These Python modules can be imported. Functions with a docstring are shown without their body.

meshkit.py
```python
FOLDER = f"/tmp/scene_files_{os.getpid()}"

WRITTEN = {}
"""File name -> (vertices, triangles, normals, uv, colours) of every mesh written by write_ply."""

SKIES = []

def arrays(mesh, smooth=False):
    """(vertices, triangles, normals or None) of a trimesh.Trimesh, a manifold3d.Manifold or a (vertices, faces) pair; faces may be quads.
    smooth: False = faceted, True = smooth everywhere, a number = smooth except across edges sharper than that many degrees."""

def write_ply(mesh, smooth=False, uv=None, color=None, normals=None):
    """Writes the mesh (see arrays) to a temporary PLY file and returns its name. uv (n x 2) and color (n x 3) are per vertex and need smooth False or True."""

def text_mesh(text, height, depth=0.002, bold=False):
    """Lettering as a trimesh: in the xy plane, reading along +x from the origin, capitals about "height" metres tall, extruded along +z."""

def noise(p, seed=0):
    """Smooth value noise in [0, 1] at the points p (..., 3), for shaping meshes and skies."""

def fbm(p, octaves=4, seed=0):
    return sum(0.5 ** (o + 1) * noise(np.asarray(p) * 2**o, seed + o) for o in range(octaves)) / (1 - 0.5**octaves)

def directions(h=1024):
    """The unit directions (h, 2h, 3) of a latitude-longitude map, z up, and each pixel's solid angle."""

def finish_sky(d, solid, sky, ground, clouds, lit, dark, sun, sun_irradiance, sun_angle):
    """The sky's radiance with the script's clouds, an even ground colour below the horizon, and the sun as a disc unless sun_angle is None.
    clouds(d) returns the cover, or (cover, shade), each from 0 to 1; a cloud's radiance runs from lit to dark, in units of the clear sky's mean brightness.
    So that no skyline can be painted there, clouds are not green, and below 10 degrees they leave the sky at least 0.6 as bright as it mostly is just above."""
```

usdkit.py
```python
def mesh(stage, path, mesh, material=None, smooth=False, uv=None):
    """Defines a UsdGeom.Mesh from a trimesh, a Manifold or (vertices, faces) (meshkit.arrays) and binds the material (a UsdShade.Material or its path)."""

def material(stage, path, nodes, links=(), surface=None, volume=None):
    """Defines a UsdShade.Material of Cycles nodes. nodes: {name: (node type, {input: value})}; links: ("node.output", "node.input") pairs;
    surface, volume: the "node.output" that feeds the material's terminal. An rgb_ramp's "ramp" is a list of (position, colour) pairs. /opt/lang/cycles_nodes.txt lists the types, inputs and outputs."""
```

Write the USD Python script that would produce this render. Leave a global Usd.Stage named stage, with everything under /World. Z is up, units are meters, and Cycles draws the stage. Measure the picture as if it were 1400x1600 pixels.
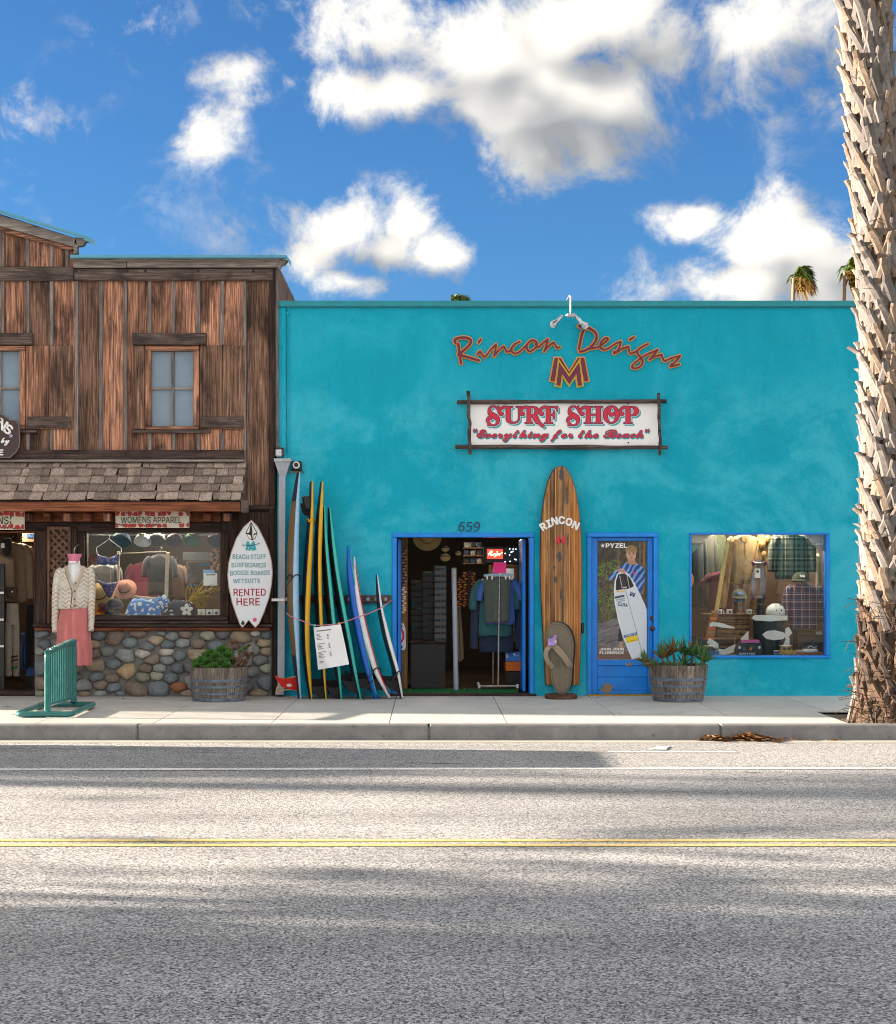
import math, random, glob, re
import numpy as np, trimesh, usdkit
from pxr import Usd, UsdGeom, UsdLux, UsdShade, Gf, Sdf, Vt
from shapely import box as sbox, union_all, affinity, contains_xy
from shapely.geometry import Polygon, LineString, Point, MultiPolygon
from scipy.spatial import Voronoi
from meshkit import fbm, noise

random.seed(7)
rng = np.random.default_rng(7)
stage = Usd.Stage.CreateInMemory()
UsdGeom.SetStageUpAxis(stage, 'Z')
UsdGeom.SetStageMetersPerUnit(stage, 1.0)
world = UsdGeom.Xform.Define(stage, '/World')
stage.SetDefaultPrim(world.GetPrim())
UsdGeom.Scope.Define(stage, '/World/Looks')
LK = '/World/Looks/'

# ------------------------------------------------------------------ camera, sky, sun, exposure
EYE, DIST = 1.72, 20.0                     # eye height and distance to the shop fronts (plane y = 0)
EXPOSURE = 3.0
cam = UsdGeom.Camera.Define(stage, '/World/camera')
cam.AddTranslateOp().Set(Gf.Vec3d(0, -DIST, EYE))
cam.AddRotateXYZOp().Set(Gf.Vec3f(90, 0, 0))
cam.CreateHorizontalApertureAttr(36.0)
cam.CreateVerticalApertureAttr(36.0 * 1024 / 896)
cam.CreateFocalLengthAttr(2400 / 1400 * 36.0)
cam.CreateHorizontalApertureOffsetAttr(30 / 1400 * 36.0)
cam.CreateVerticalApertureOffsetAttr(100 / 1400 * 36.0)
cam.CreateExposureAttr(EXPOSURE)
cam.CreateClippingRangeAttr(Gf.Vec2f(0.1, 5000))

SUN_AZ, SUN_EL = math.radians(5.8), math.radians(13.0)      # a low sun from the left, a touch behind the fronts
SUN = np.array([-math.cos(SUN_EL) * math.cos(SUN_AZ), math.cos(SUN_EL) * math.sin(SUN_AZ), math.sin(SUN_EL)])
sun = UsdLux.DistantLight.Define(stage, '/World/sun')
zx = SUN; xx = np.cross([0, 0, 1.0], zx); xx /= np.linalg.norm(xx); yx = np.cross(zx, xx)
sun.AddTransformOp().Set(Gf.Matrix4d(*xx, 0, *yx, 0, *zx, 0, 0, 0, 0, 1))
sun.CreateIntensityAttr(0.74)
sun.CreateAngleAttr(0.5)
sun.CreateNormalizeAttr(True)
sun.CreateColorAttr(Gf.Vec3f(1.0, 0.84, 0.66))

SKY_STRENGTH = 0.06
def px_dir(px, py):
    v = np.array([(px - 670) / 2400, 1.0, (900 - py) / 2400])
    return v / np.linalg.norm(v)
def make_sky():
    n = {'geo': ('geometry', {}),
         'sky': ('sky_texture', {'sky_type': 'single_scattering', 'sun_disc': False, 'sun_elevation': SUN_EL,
                                 'sun_rotation': math.atan2(SUN[0], SUN[1]), 'altitude': 10.0, 'air_density': 1.0, 'aerosol_density': 0.6, 'ozone_density': 2.0})}
    L = []
    # cumulus banks: position, half size (in thousandths of the view distance), tilt, weight
    banks = [(800, 80, 120, 75, 0, 1.0), (880, 50, 130, 70, 0, 1.0), (905, 140, 115, 85, 0, 1.05), (830, 160, 130, 70, 0, 1.0), (850, 245, 85, 75, 0, .95),
             (905, 225, 75, 65, 0, .9), (610, 140, 140, 42, -3, .8), (530, 128, 70, 34, 0, .8), (1030, 70, 90, 80, 0, .62), (960, 20, 120, 60, 0, .8),
             (570, 12, 120, 48, 0, .62), (430, 10, 90, 35, 0, .35), (1230, 60, 110, 95, 0, .85), (1200, 115, 75, 50, 20, .5), (1330, 90, 90, 80, 0, .7),
             (350, 118, 70, 38, 5, .62), (318, 212, 54, 48, -30, .56), (437, 122, 25, 22, 0, .5),
             (520, 340, 95, 50, 0, .72), (622, 320, 50, 48, 10, .8), (690, 392, 66, 46, 0, .85), (600, 385, 95, 42, 0, .72), (485, 400, 55, 58, 0, .72),
             (548, 452, 55, 24, 0, .8), (1070, 338, 54, 42, 0, .95), (1175, 385, 90, 58, 0, .95), (1255, 372, 95, 62, 0, 1.0), (1180, 440, 170, 52, 0, 1.0),
             (920, 70, 330, 140, 0, .36), (1110, 110, 150, 120, 0, .40), (540, 370, 170, 110, 0, .36), (610, 60, 240, 90, 0, .36), (40, 190, 80, 70, 0, .46), (1080, 430, 60, 40, 0, .7), (210, 20, 80, 40, 0, .3)]
    def density(tag, src):
        if tag == 'A': n[tag + 'n1'] = ('noise_texture', {'scale': 17.0, 'detail': 7.5, 'roughness': 0.67, 'distortion': 0.3})
        if tag == 'A': L.append((src, 'An1.vector'))
        if tag == 'A':
            n['w'] = ('noise_texture', {'scale': 9.0, 'detail': 2.0, 'roughness': .55})
            n['ws'] = ('mix', {'mix_type': 'subtract', 'fac': 1.0, 'color2': (.5, .5, .5)})
            n['wm'] = ('mix', {'mix_type': 'multiply', 'fac': 1.0, 'color2': (.05, .0, .05)})
            L.extend([(src, 'w.vector'), ('w.color', 'ws.color1'), ('ws.color', 'wm.color1')])
        n[tag + 'wa'] = ('mix', {'mix_type': 'add', 'fac': 1.0})
        L.extend([(src, tag + 'wa.color1'), ('wm.color', tag + 'wa.color2')])
        prev = None
        for i, (px, py, rx, rz, rot, wgt) in enumerate(banks):
            if tag == 'B' and rx < 88: continue                 # the small ones are shaded by their texture alone
            c = px_dir(px, py)
            n[f'{tag}m{i}'] = ('mapping', {'mapping_type': 'texture', 'location': tuple(c), 'rotation': (0, math.radians(rot), 0),
                                           'scale': (rx * 1.6 / 2400, .3, rz * 1.6 / 2400)})
            n[f'{tag}g{i}'] = ('gradient_texture', {'gradient_type': 'spherical'})
            L.extend([(tag + 'wa.color', f'{tag}m{i}.vector'), (f'{tag}m{i}.vector', f'{tag}g{i}.vector')])
            n[f'{tag}a{i}'] = ('math', {'math_type': 'multiply_add' if prev is None else 'multiply', 'value2': wgt, 'value3': 0.0})
            L.append((f'{tag}g{i}.fac', f'{tag}a{i}.value1'))
            if prev is None:
                prev = f'{tag}a{i}.value'
            else:
                n[f'{tag}s{i}'] = ('math', {'math_type': 'smoothmax', 'value3': 0.12})
                L.extend([(prev, f'{tag}s{i}.value1'), (f'{tag}a{i}.value', f'{tag}s{i}.value2')])
                prev = f'{tag}s{i}.value'
        # outside the frame: unseen cloud, thicker and brighter, added to fill the shade
        n[tag + 'nL'] = ('noise_texture', {'scale': 17.0, 'detail': 1.6, 'roughness': 0.5, 'distortion': 0.25})
        n[tag + 'nm'] = ('math', {'math_type': 'multiply_add', 'value2': 1.3})
        L.extend([(src, tag + 'nL.vector'), (tag + 'nL.fac', tag + 'nm.value1'), (prev, tag + 'nm.value3')])
        if tag == 'B': return None, 'Bnm.value'
        n['Ann'] = ('math', {'math_type': 'multiply_add', 'value2': 1.9, 'value3': -0.93})
        n['Ad'] = ('math', {'math_type': 'add'})
        L.extend([('An1.fac', 'Ann.value1'), ('Ann.value', 'Ad.value1')])
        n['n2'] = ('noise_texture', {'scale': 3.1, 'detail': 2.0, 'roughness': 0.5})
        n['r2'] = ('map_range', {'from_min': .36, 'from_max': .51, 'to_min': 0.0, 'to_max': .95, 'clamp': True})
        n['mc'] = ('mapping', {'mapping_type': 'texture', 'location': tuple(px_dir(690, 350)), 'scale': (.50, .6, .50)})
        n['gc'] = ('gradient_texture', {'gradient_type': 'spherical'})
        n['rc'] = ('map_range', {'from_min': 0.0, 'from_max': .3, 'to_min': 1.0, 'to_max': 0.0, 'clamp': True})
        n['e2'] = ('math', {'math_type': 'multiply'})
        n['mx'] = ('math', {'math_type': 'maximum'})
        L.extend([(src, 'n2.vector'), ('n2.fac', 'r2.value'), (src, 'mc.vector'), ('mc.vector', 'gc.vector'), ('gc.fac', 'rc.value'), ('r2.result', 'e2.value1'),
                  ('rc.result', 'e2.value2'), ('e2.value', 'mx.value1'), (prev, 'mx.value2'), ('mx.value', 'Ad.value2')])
        return 'Ad.value', 'mx.value'
    dA, mA = density('A', 'geo.position')
    n['off'] = ('mix', {'mix_type': 'add', 'fac': 1.0, 'color2': (-.022, 0, .026)})       # towards the light
    L.append(('geo.position', 'off.color1'))
    dB, mB = density('B', 'off.color')
    n['cov'] = ('map_range', {'range_type': 'smoothstep', 'from_min': .17, 'from_max': .66, 'to_min': 0.0, 'to_max': 1.0})
    n['gate'] = ('map_range', {'from_min': .02, 'from_max': .22, 'to_min': 0.0, 'to_max': 1.0, 'clamp': True})
    n['cg'] = ('math', {'math_type': 'multiply'})
    n['dif0'] = ('math', {'math_type': 'subtract'})
    n['dif'] = ('math', {'math_type': 'multiply_add', 'value2': .40})  # lifts the added out-of-frame clouds so they brighten shaded surfaces
    n['lit'] = ('map_range', {'from_min': -.30, 'from_max': .34, 'to_min': 0.0, 'to_max': 1.0, 'clamp': True})
    n['ramp'] = ('rgb_ramp', {'ramp': [(0, (.19, .20, .215)), (.34, (.28, .285, .285)), (.64, (.41, .40, .385)), (1, (.56, .54, .495))]})
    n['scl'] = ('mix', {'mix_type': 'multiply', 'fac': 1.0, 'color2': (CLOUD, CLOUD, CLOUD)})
    n['grade'] = ('mix', {'mix_type': 'multiply', 'fac': 1.0, 'color2': SKY_TINT})
    n['mixc'] = ('mix', {})
    n['bg'] = ('background_shader', {'strength': SKY_STRENGTH})
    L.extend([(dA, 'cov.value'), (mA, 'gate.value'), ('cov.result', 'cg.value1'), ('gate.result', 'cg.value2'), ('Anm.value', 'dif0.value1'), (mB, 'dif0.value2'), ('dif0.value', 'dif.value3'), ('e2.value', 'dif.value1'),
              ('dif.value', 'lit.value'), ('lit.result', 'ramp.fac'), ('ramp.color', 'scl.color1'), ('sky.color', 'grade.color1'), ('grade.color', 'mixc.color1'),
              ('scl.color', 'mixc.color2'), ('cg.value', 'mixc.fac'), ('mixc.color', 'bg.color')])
    return usdkit.material(stage, LK + 'sky_look', n, L, surface='bg.background')
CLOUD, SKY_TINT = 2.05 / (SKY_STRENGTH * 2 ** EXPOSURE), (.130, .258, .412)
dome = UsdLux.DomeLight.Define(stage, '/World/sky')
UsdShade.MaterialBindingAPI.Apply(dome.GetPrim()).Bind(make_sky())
dome.GetPrim().SetCustomDataByKey('kind', 'structure')

# ------------------------------------------------------------------ helpers: prims
F120 = 2400.0
def P(px, py, d=20.0):
    """World point seen at a pixel of the photograph, d metres in front of the eye."""
    return np.array([(px - 670) * d / F120, d - DIST, EYE - (py - 900) * d / F120])
def X(px, d=20.0): return (px - 670) * d / F120
def Z(py, d=20.0): return EYE - (py - 900) * d / F120
SW = 0.16                                   # pavement height

taken = {}
def free(parent, name):
    k = taken.get((parent, name), -1) + 1
    taken[(parent, name)] = k
    return f'{parent}/{name}' if k == 0 else f'{parent}/{name}_{k:03d}'
class Node:
    def __init__(s, path, loc): s.path, s.loc = path, np.asarray(loc, float)
def tag(prim, label=None, cat=None, group=None, kind=None):
    for k, v in (('label', label), ('category', cat), ('group', group), ('kind', kind)):
        if v: prim.SetCustomDataByKey(k, v)
def thing(name, label, cat, loc=(0, 0, 0), group=None, kind=None):
    path = free('/World', name)
    x = UsdGeom.Xform.Define(stage, path); x.AddTranslateOp().Set(Gf.Vec3d(*map(float, loc)))
    tag(x.GetPrim(), label, cat, group, kind)
    return Node(path, loc)
def obj(name, mesh, mat, parent=None, label=None, cat=None, group=None, kind=None, smooth=False, tint=None):
    if isinstance(mesh, MB): mesh = mesh.get()
    v, f = (np.asarray(mesh.vertices), np.asarray(mesh.faces)) if hasattr(mesh, 'vertices') else (np.asarray(mesh[0], float), np.asarray(mesh[1], int))
    if f.shape[1] == 4: f = np.vstack([f[:, [0, 1, 2]], f[:, [0, 2, 3]]])
    loc = parent.loc if parent is not None else np.zeros(3)
    path = free(parent.path if parent is not None else '/World', name)
    m = usdkit.mesh(stage, path, (v - loc, f), mat, smooth=smooth)
    if tint is not None:
        UsdGeom.PrimvarsAPI(m).CreatePrimvar('tint', Sdf.ValueTypeNames.Color3fArray, 'vertex').Set(Vt.Vec3fArray.FromNumpy(np.asarray(tint, np.float32)))
    tag(m.GetPrim(), label, cat, group, kind)
    return Node(path, loc)
def sub(name, parent):
    path = free(parent.path, name)
    UsdGeom.Xform.Define(stage, path)
    return Node(path, parent.loc)

# ------------------------------------------------------------------ helpers: meshes
def _cbox_topology():
    pts = np.array([[sx * (1 - .1 * (a != 0)), sy * (1 - .1 * (a != 1)), sz * (1 - .1 * (a != 2))] for a in range(3) for sx in (-1, 1) for sy in (-1, 1) for sz in (-1, 1)])
    h = trimesh.convex.convex_hull(pts)
    from scipy.spatial import cKDTree
    idx = cKDTree(pts).query(h.vertices)[1]
    return idx[h.faces]
CB_F = _cbox_topology()
CB_S = np.array([[a, sx, sy, sz] for a in range(3) for sx in (-1, 1) for sy in (-1, 1) for sz in (-1, 1)])
BX_F = np.array([[0, 2, 3], [0, 3, 1], [4, 5, 7], [4, 7, 6], [0, 1, 5], [0, 5, 4], [2, 6, 7], [2, 7, 3], [0, 4, 6], [0, 6, 2], [1, 3, 7], [1, 7, 5]])
class MB:
    def __init__(s): s.v, s.f, s.n = [], [], 0
    def add(s, v, f):
        v, f = np.asarray(v, float), np.asarray(f, int)
        if f.shape[1] == 4: f = np.vstack([f[:, [0, 1, 2]], f[:, [0, 2, 3]]])
        s.v.append(v); s.f.append(f + s.n); s.n += len(v); return s
    def get(s): return np.vstack(s.v), np.vstack(s.f)
    def obox(s, c, h, R=None, ch=0.0):
        """box: centre, half sizes, rotation, chamfer"""
        h = np.asarray(h, float)
        if ch > 0:
            ch = min(ch, .45 * h.min())
            v = CB_S[:, 1:] * (h - ch * (np.arange(3)[None] != CB_S[:, :1])); f = CB_F
        else:
            v = np.array([[x, y, z] for x in (-1, 1) for y in (-1, 1) for z in (-1, 1)]) * h; f = BX_F[:, ::-1]
        if R is not None: v = v @ np.asarray(R).T
        return s.add(v + np.asarray(c, float), f)
    def box(s, x0, x1, y0, y1, z0, z1, ch=0.0):
        return s.obox(((x0 + x1) / 2, (y0 + y1) / 2, (z0 + z1) / 2), (abs(x1 - x0) / 2, abs(y1 - y0) / 2, abs(z1 - z0) / 2), None, ch)
    def beam(s, a, b, w, t, up=(0, -1, 0), ch=0.0):
        """rectangular bar from a to b: w across, t along up"""
        a, b = np.asarray(a, float), np.asarray(b, float); d = b - a; l = np.linalg.norm(d); d /= l
        u = np.asarray(up, float); u = u - d * (u @ d); u /= np.linalg.norm(u); k = np.cross(d, u)
        return s.obox((a + b) / 2, (l / 2, t / 2, w / 2), np.stack([d, u, k], 1), ch)
    def tube(s, pts, r, n=8, cap=True, ry=None):
        pts = np.asarray(pts, float); m = len(pts); r = np.broadcast_to(np.asarray(r, float), (m,)); ry = r if ry is None else np.broadcast_to(np.asarray(ry, float), (m,))
        t = np.gradient(pts, axis=0); t /= np.maximum(np.linalg.norm(t, axis=1, keepdims=True), 1e-9)
        u = np.array([0, 0, 1.0]) if abs(t[0][2]) < .9 else np.array([1.0, 0, 0])
        a = np.linspace(0, 2 * np.pi, n, endpoint=False); V = []
        for i in range(m):
            u = u - t[i] * (u @ t[i]); u /= np.linalg.norm(u); w = np.cross(t[i], u)
            V.append(pts[i] + r[i] * np.cos(a)[:, None] * u + ry[i] * np.sin(a)[:, None] * w)
        return s.rings(V, cap)
    def rings(s, R, cap=True, closed=True):
        R = [np.asarray(r, float) for r in R]; n = len(R[0]); V = np.vstack(R); f = []
        i = np.arange(n if closed else n - 1); j = (i + 1) % n
        for k in range(len(R) - 1):
            f.append(np.stack([k * n + i, k * n + j, (k + 1) * n + j, (k + 1) * n + i], 1))
        f = np.vstack(f); f = np.vstack([f[:, [0, 1, 2]], f[:, [0, 2, 3]]])
        if cap:
            V = np.vstack([V, R[0].mean(0), R[-1].mean(0)]); c0, c1 = len(V) - 2, len(V) - 1; b = (len(R) - 1) * n
            f = np.vstack([f, np.stack([np.full(n, c0), (np.arange(n) + 1) % n, np.arange(n)], 1), np.stack([np.full(n, c1), b + np.arange(n), b + (np.arange(n) + 1) % n], 1)])
        return s.add(V, f)
    def lathe(s, prof, n=24, c=(0, 0, 0), R=None, cap=True):
        a = np.linspace(0, 2 * np.pi, n, endpoint=False)
        r = [np.stack([p[0] * np.cos(a), p[0] * np.sin(a), np.full(n, p[1])], 1) for p in prof]
        if R is not None: r = [q @ np.asarray(R).T for q in r]
        return s.rings([q + np.asarray(c, float) for q in r], cap)
    def prism(s, poly, y0, y1, o=(0, 0)):
        """a flat (x, z) shape given thickness from y0 to y1"""
        for g in getattr(poly, 'geoms', [poly]):
            if g.is_empty or g.geom_type != 'Polygon' or g.area < 1e-9: continue
            m = trimesh.creation.extrude_polygon(g, abs(y1 - y0), engine='earcut'); v = np.asarray(m.vertices)
            s.add(np.stack([v[:, 0] + o[0], min(y0, y1) + v[:, 2], v[:, 1] + o[1]], 1), np.asarray(m.faces)[:, ::-1])
        return s
    def plate(s, poly, M, t):
        """a flat (u, v) shape placed by M: (origin, u axis, v axis, normal), thickness t along the normal"""
        o, eu, ev, en = [np.asarray(q, float) for q in M]
        for g in getattr(poly, 'geoms', [poly]):
            if g.is_empty or g.geom_type != 'Polygon' or g.area < 1e-9: continue
            m = trimesh.creation.extrude_polygon(g, t, engine='earcut'); v = np.asarray(m.vertices)
            f = np.asarray(m.faces)
            if np.cross(eu, ev) @ en < 0: f = f[:, ::-1]
            s.add(o + v[:, :1] * eu + v[:, 1:2] * ev + v[:, 2:] * en, f)
        return s
    def ball(s, c, r, sub=1, R=None):
        m = trimesh.creation.icosphere(subdivisions=sub); v = np.asarray(m.vertices) * np.asarray(r, float)
        if R is not None: v = v @ np.asarray(R).T
        return s.add(v + np.asarray(c, float), m.faces)
def rot(axis, deg):
    return trimesh.transformations.rotation_matrix(math.radians(deg), axis)[:3, :3]
def RZ(d): return rot([0, 0, 1], d)
def RX(d): return rot([1, 0, 0], d)
def RY(d): return rot([0, 1, 0], d)
def spline(pts, n=8):
    """Catmull-Rom through the points"""
    p = np.asarray(pts, float); p = np.vstack([2 * p[0] - p[1], p, 2 * p[-1] - p[-2]]); out = []
    t = np.linspace(0, 1, n, endpoint=False)[:, None]
    for i in range(1, len(p) - 2):
        a, b, c, d = p[i - 1], p[i], p[i + 1], p[i + 2]
        out.append(.5 * (2 * b + (c - a) * t + (2 * a - 5 * b + 4 * c - d) * t ** 2 + (3 * b - a - 3 * c + d) * t ** 3))
    return np.vstack(out + [p[-2][None]])
def sheet(fn, nu, nv, double=0.0):
    """grid of fn(u, v) -> points; returns vertices, faces, u, v"""
    u, v = np.meshgrid(np.linspace(0, 1, nu), np.linspace(0, 1, nv)); u, v = u.ravel(), v.ravel()
    p = fn(u, v); i = np.arange(nu * nv).reshape(nv, nu)
    f = np.stack([i[:-1, :-1].ravel(), i[:-1, 1:].ravel(), i[1:, 1:].ravel(), i[1:, :-1].ravel()], 1)
    return p, f, u, v

# ------------------------------------------------------------------ helpers: lettering
_fonts = {}
def font(kind, weight=400):
    from PIL import ImageFont
    if (kind, weight) not in _fonts:
        f = ImageFont.truetype(glob.glob(f'/opt/blender-*/*/datafiles/fonts/{kind}*.woff2')[0], 120)
        if kind == 'Inter':
            f.set_variation_by_axes([14, weight])
        _fonts[(kind, weight)] = f
    return _fonts[(kind, weight)]
def text_poly(text, height, kind='Inter', weight=400, cap=None, track=0.0):
    """lettering as flat (x, z) shapes on a baseline at the origin, capitals about height tall"""
    f = font(kind, weight); out = []; x = 0.0
    k = {'Inter': 87.0, 'NotoSansMath': 81.0}.get(kind, 85.0)
    for ch in text:
        if ch != ' ':
            m = f.getmask(ch, 'L'); w, h = m.size
            if w and h:
                b = f.getbbox(ch, anchor='ls'); a = np.array(m, np.uint8).reshape(h, w)
                on = np.pad(a > 127, ((0, 0), (1, 1))).astype(np.int8)
                r, st = np.nonzero(np.diff(on, axis=1) == 1); en = np.nonzero(np.diff(on, axis=1) == -1)[1]
                g = union_all(sbox(st, -r - 1, en, -r)).buffer(.9).buffer(-.9).simplify(.55)
                out.append(affinity.translate(g, x + b[0], -b[1]))
            else: out.append(Polygon())
        x += f.getlength(ch) * (1 + track)
    s = height / k
    return [affinity.scale(g, s, s, origin=(0, 0)) for g in out if not g.is_empty], x * s
def script_math(t): return ''.join(chr(0x1D4D0 + ord(c) - 65) if c.isupper() else chr(0x1D4EA + ord(c) - 97) if c.islower() else c for c in t)
def serif_math(t): return ''.join(chr(0x1D400 + ord(c) - 65) if c.isupper() else c for c in t)
def brush(pts, w0, w1=None, n=8):
    """a brush stroke through the points; half width from w0 to w1, swelling with the downstroke"""
    p = spline(pts, n); w1 = w0 if w1 is None else w1; k = np.linspace(w0, w1, len(p))
    return union_all([LineString(p[i:i + 2]).buffer((k[i] + k[i + 1]) / 2, quad_segs=4) for i in range(len(p) - 1)]).simplify(w0 * .05)
def letters(parent, polys, o, y, t, mat, name='letter', sx=1.0, sz=1.0):
    for g in polys:
        obj(name, MB().prism(affinity.scale(g, sx, sz, origin=(0, 0)), y, y - t, o), mat, parent)
LAMP_K = 70.0                               # the shops' own ceiling lamps, which are on in the photograph

# ------------------------------------------------------------------ materials
def surf(name, col, rough=.6, var=.12, vs=7.0, bump=.15, bs=80.0, metal=0.0, spec=.5, obj_rand=0.0, sheen=0.0, coat=0.0):
    """one plain stuff with a little unevenness and wear"""
    c = np.array(col, float)
    n = {'geo': ('geometry', {}), 'no': ('noise_texture', {'scale': vs, 'detail': 5.0, 'roughness': .62}),
         'ramp': ('rgb_ramp', {'ramp': [(.28, tuple(c * (1 - var))), (.72, tuple(np.minimum(c * (1 + var), 1)))]}),
         'bn': ('noise_texture', {'scale': bs, 'detail': 3.0}), 'bu': ('bump', {'strength': bump, 'distance': .004}),
         'rr': ('map_range', {'from_min': .3, 'from_max': .7, 'to_min': max(rough - .1, .02), 'to_max': min(rough + .1, 1), 'clamp': True}),
         'p': ('principled_bsdf', {'metallic': metal, 'specular_ior_level': spec, 'sheen_weight': sheen, 'coat_weight': coat})}
    L = [('geo.position', 'no.vector'), ('geo.position', 'bn.vector'), ('no.fac', 'ramp.fac'), ('bn.fac', 'bu.height'), ('bu.normal', 'p.normal'), ('no.fac', 'rr.value'), ('rr.result', 'p.roughness')]
    if obj_rand:
        n['oi'] = ('object_info', {}); n['vr'] = ('map_range', {'to_min': 1 - obj_rand, 'to_max': 1 + obj_rand}); n['hs'] = ('hsv', {})
        L += [('oi.random', 'vr.value'), ('vr.result', 'hs.value'), ('ramp.color', 'hs.color'), ('hs.color', 'p.base_color')]
    else: L.append(('ramp.color', 'p.base_color'))
    return usdkit.material(stage, LK + name, n, L, surface='p.BSDF')
def wood(name, cols, axis='z', grain=55.0, stretch=.045, rough=.8, stain=.6, stain_scale=2.2, bump=.6, rnd=.25, patch=None):
    """sawn or weathered timber: long grain along axis, darker water stains, each piece cut from another place"""
    sc = [grain] * 3; sc['xyz'.index(axis)] = grain * stretch
    s2 = [stain_scale * 3] * 3; s2['xyz'.index(axis)] = stain_scale
    k = len(cols)
    n = {'geo': ('geometry', {}), 'oi': ('object_info', {}), 'm1': ('math', {'math_type': 'multiply', 'value2': 87.0}), 'cx': ('combine_xyz', {}),
         'ad': ('mix', {'mix_type': 'add', 'fac': 1.0}), 'mp': ('mapping', {'mapping_type': 'point', 'scale': tuple(sc)}), 'ms': ('mapping', {'mapping_type': 'point', 'scale': tuple(s2)}),
         'g': ('noise_texture', {'scale': 1.0, 'detail': 6.0, 'roughness': .68, 'distortion': .5}),
         's': ('noise_texture', {'scale': 1.0, 'detail': 5.0, 'roughness': .6, 'distortion': .6}),
         'ramp': ('rgb_ramp', {'ramp': [(.30 + .42 * i / max(k - 1, 1), c) for i, c in enumerate(cols)]}),
         'sr': ('map_range', {'from_min': .46, 'from_max': .66, 'to_min': 0.0, 'to_max': stain, 'clamp': True}),
         'mx': ('mix', {'mix_type': 'mix', 'color2': tuple(np.array(cols[0]) * .45)}),
         'vr': ('map_range', {'to_min': 1 - rnd, 'to_max': 1 + rnd}), 'hs': ('hsv', {}),
         'bu': ('bump', {'strength': bump, 'distance': .006}), 'p': ('principled_bsdf', {'roughness': rough, 'specular_ior_level': .25})}
    L = [('oi.random', 'm1.value1'), ('m1.value', 'cx.x'), ('m1.value', 'cx.y'), ('m1.value', 'cx.z'), ('geo.position', 'ad.color1'), ('cx.vector', 'ad.color2'),
         ('ad.color', 'mp.vector'), ('mp.vector', 'g.vector'), ('ad.color', 'ms.vector'), ('ms.vector', 's.vector'), ('g.fac', 'ramp.fac'), ('s.fac', 'sr.value'),
         ('ramp.color', 'mx.color1'), ('sr.result', 'mx.fac'), ('oi.random', 'vr.value'), ('vr.result', 'hs.value'), ('mx.color', 'hs.color'), ('hs.color', 'p.base_color'),
         ('g.fac', 'bu.height'), ('bu.normal', 'p.normal')]
    return usdkit.material(stage, LK + name, n, L, surface='p.BSDF')
def tinted(name, rough=.7, spec=.3, bump=.0, translucent=0.0, coat=0.0):
    """printed or woven colour carried by the mesh itself"""
    n = {'at': ('attribute', {'attribute': 'tint'}), 'p': ('principled_bsdf', {'roughness': rough, 'specular_ior_level': spec, 'coat_weight': coat}), 'geo': ('geometry', {}),
         'bn': ('noise_texture', {'scale': 160.0, 'detail': 2.0}), 'bu': ('bump', {'strength': bump, 'distance': .003})}
    L = [('at.color', 'p.base_color'), ('geo.position', 'bn.vector'), ('bn.fac', 'bu.height'), ('bu.normal', 'p.normal')]
    return usdkit.material(stage, LK + name, n, L, surface='p.BSDF')
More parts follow.
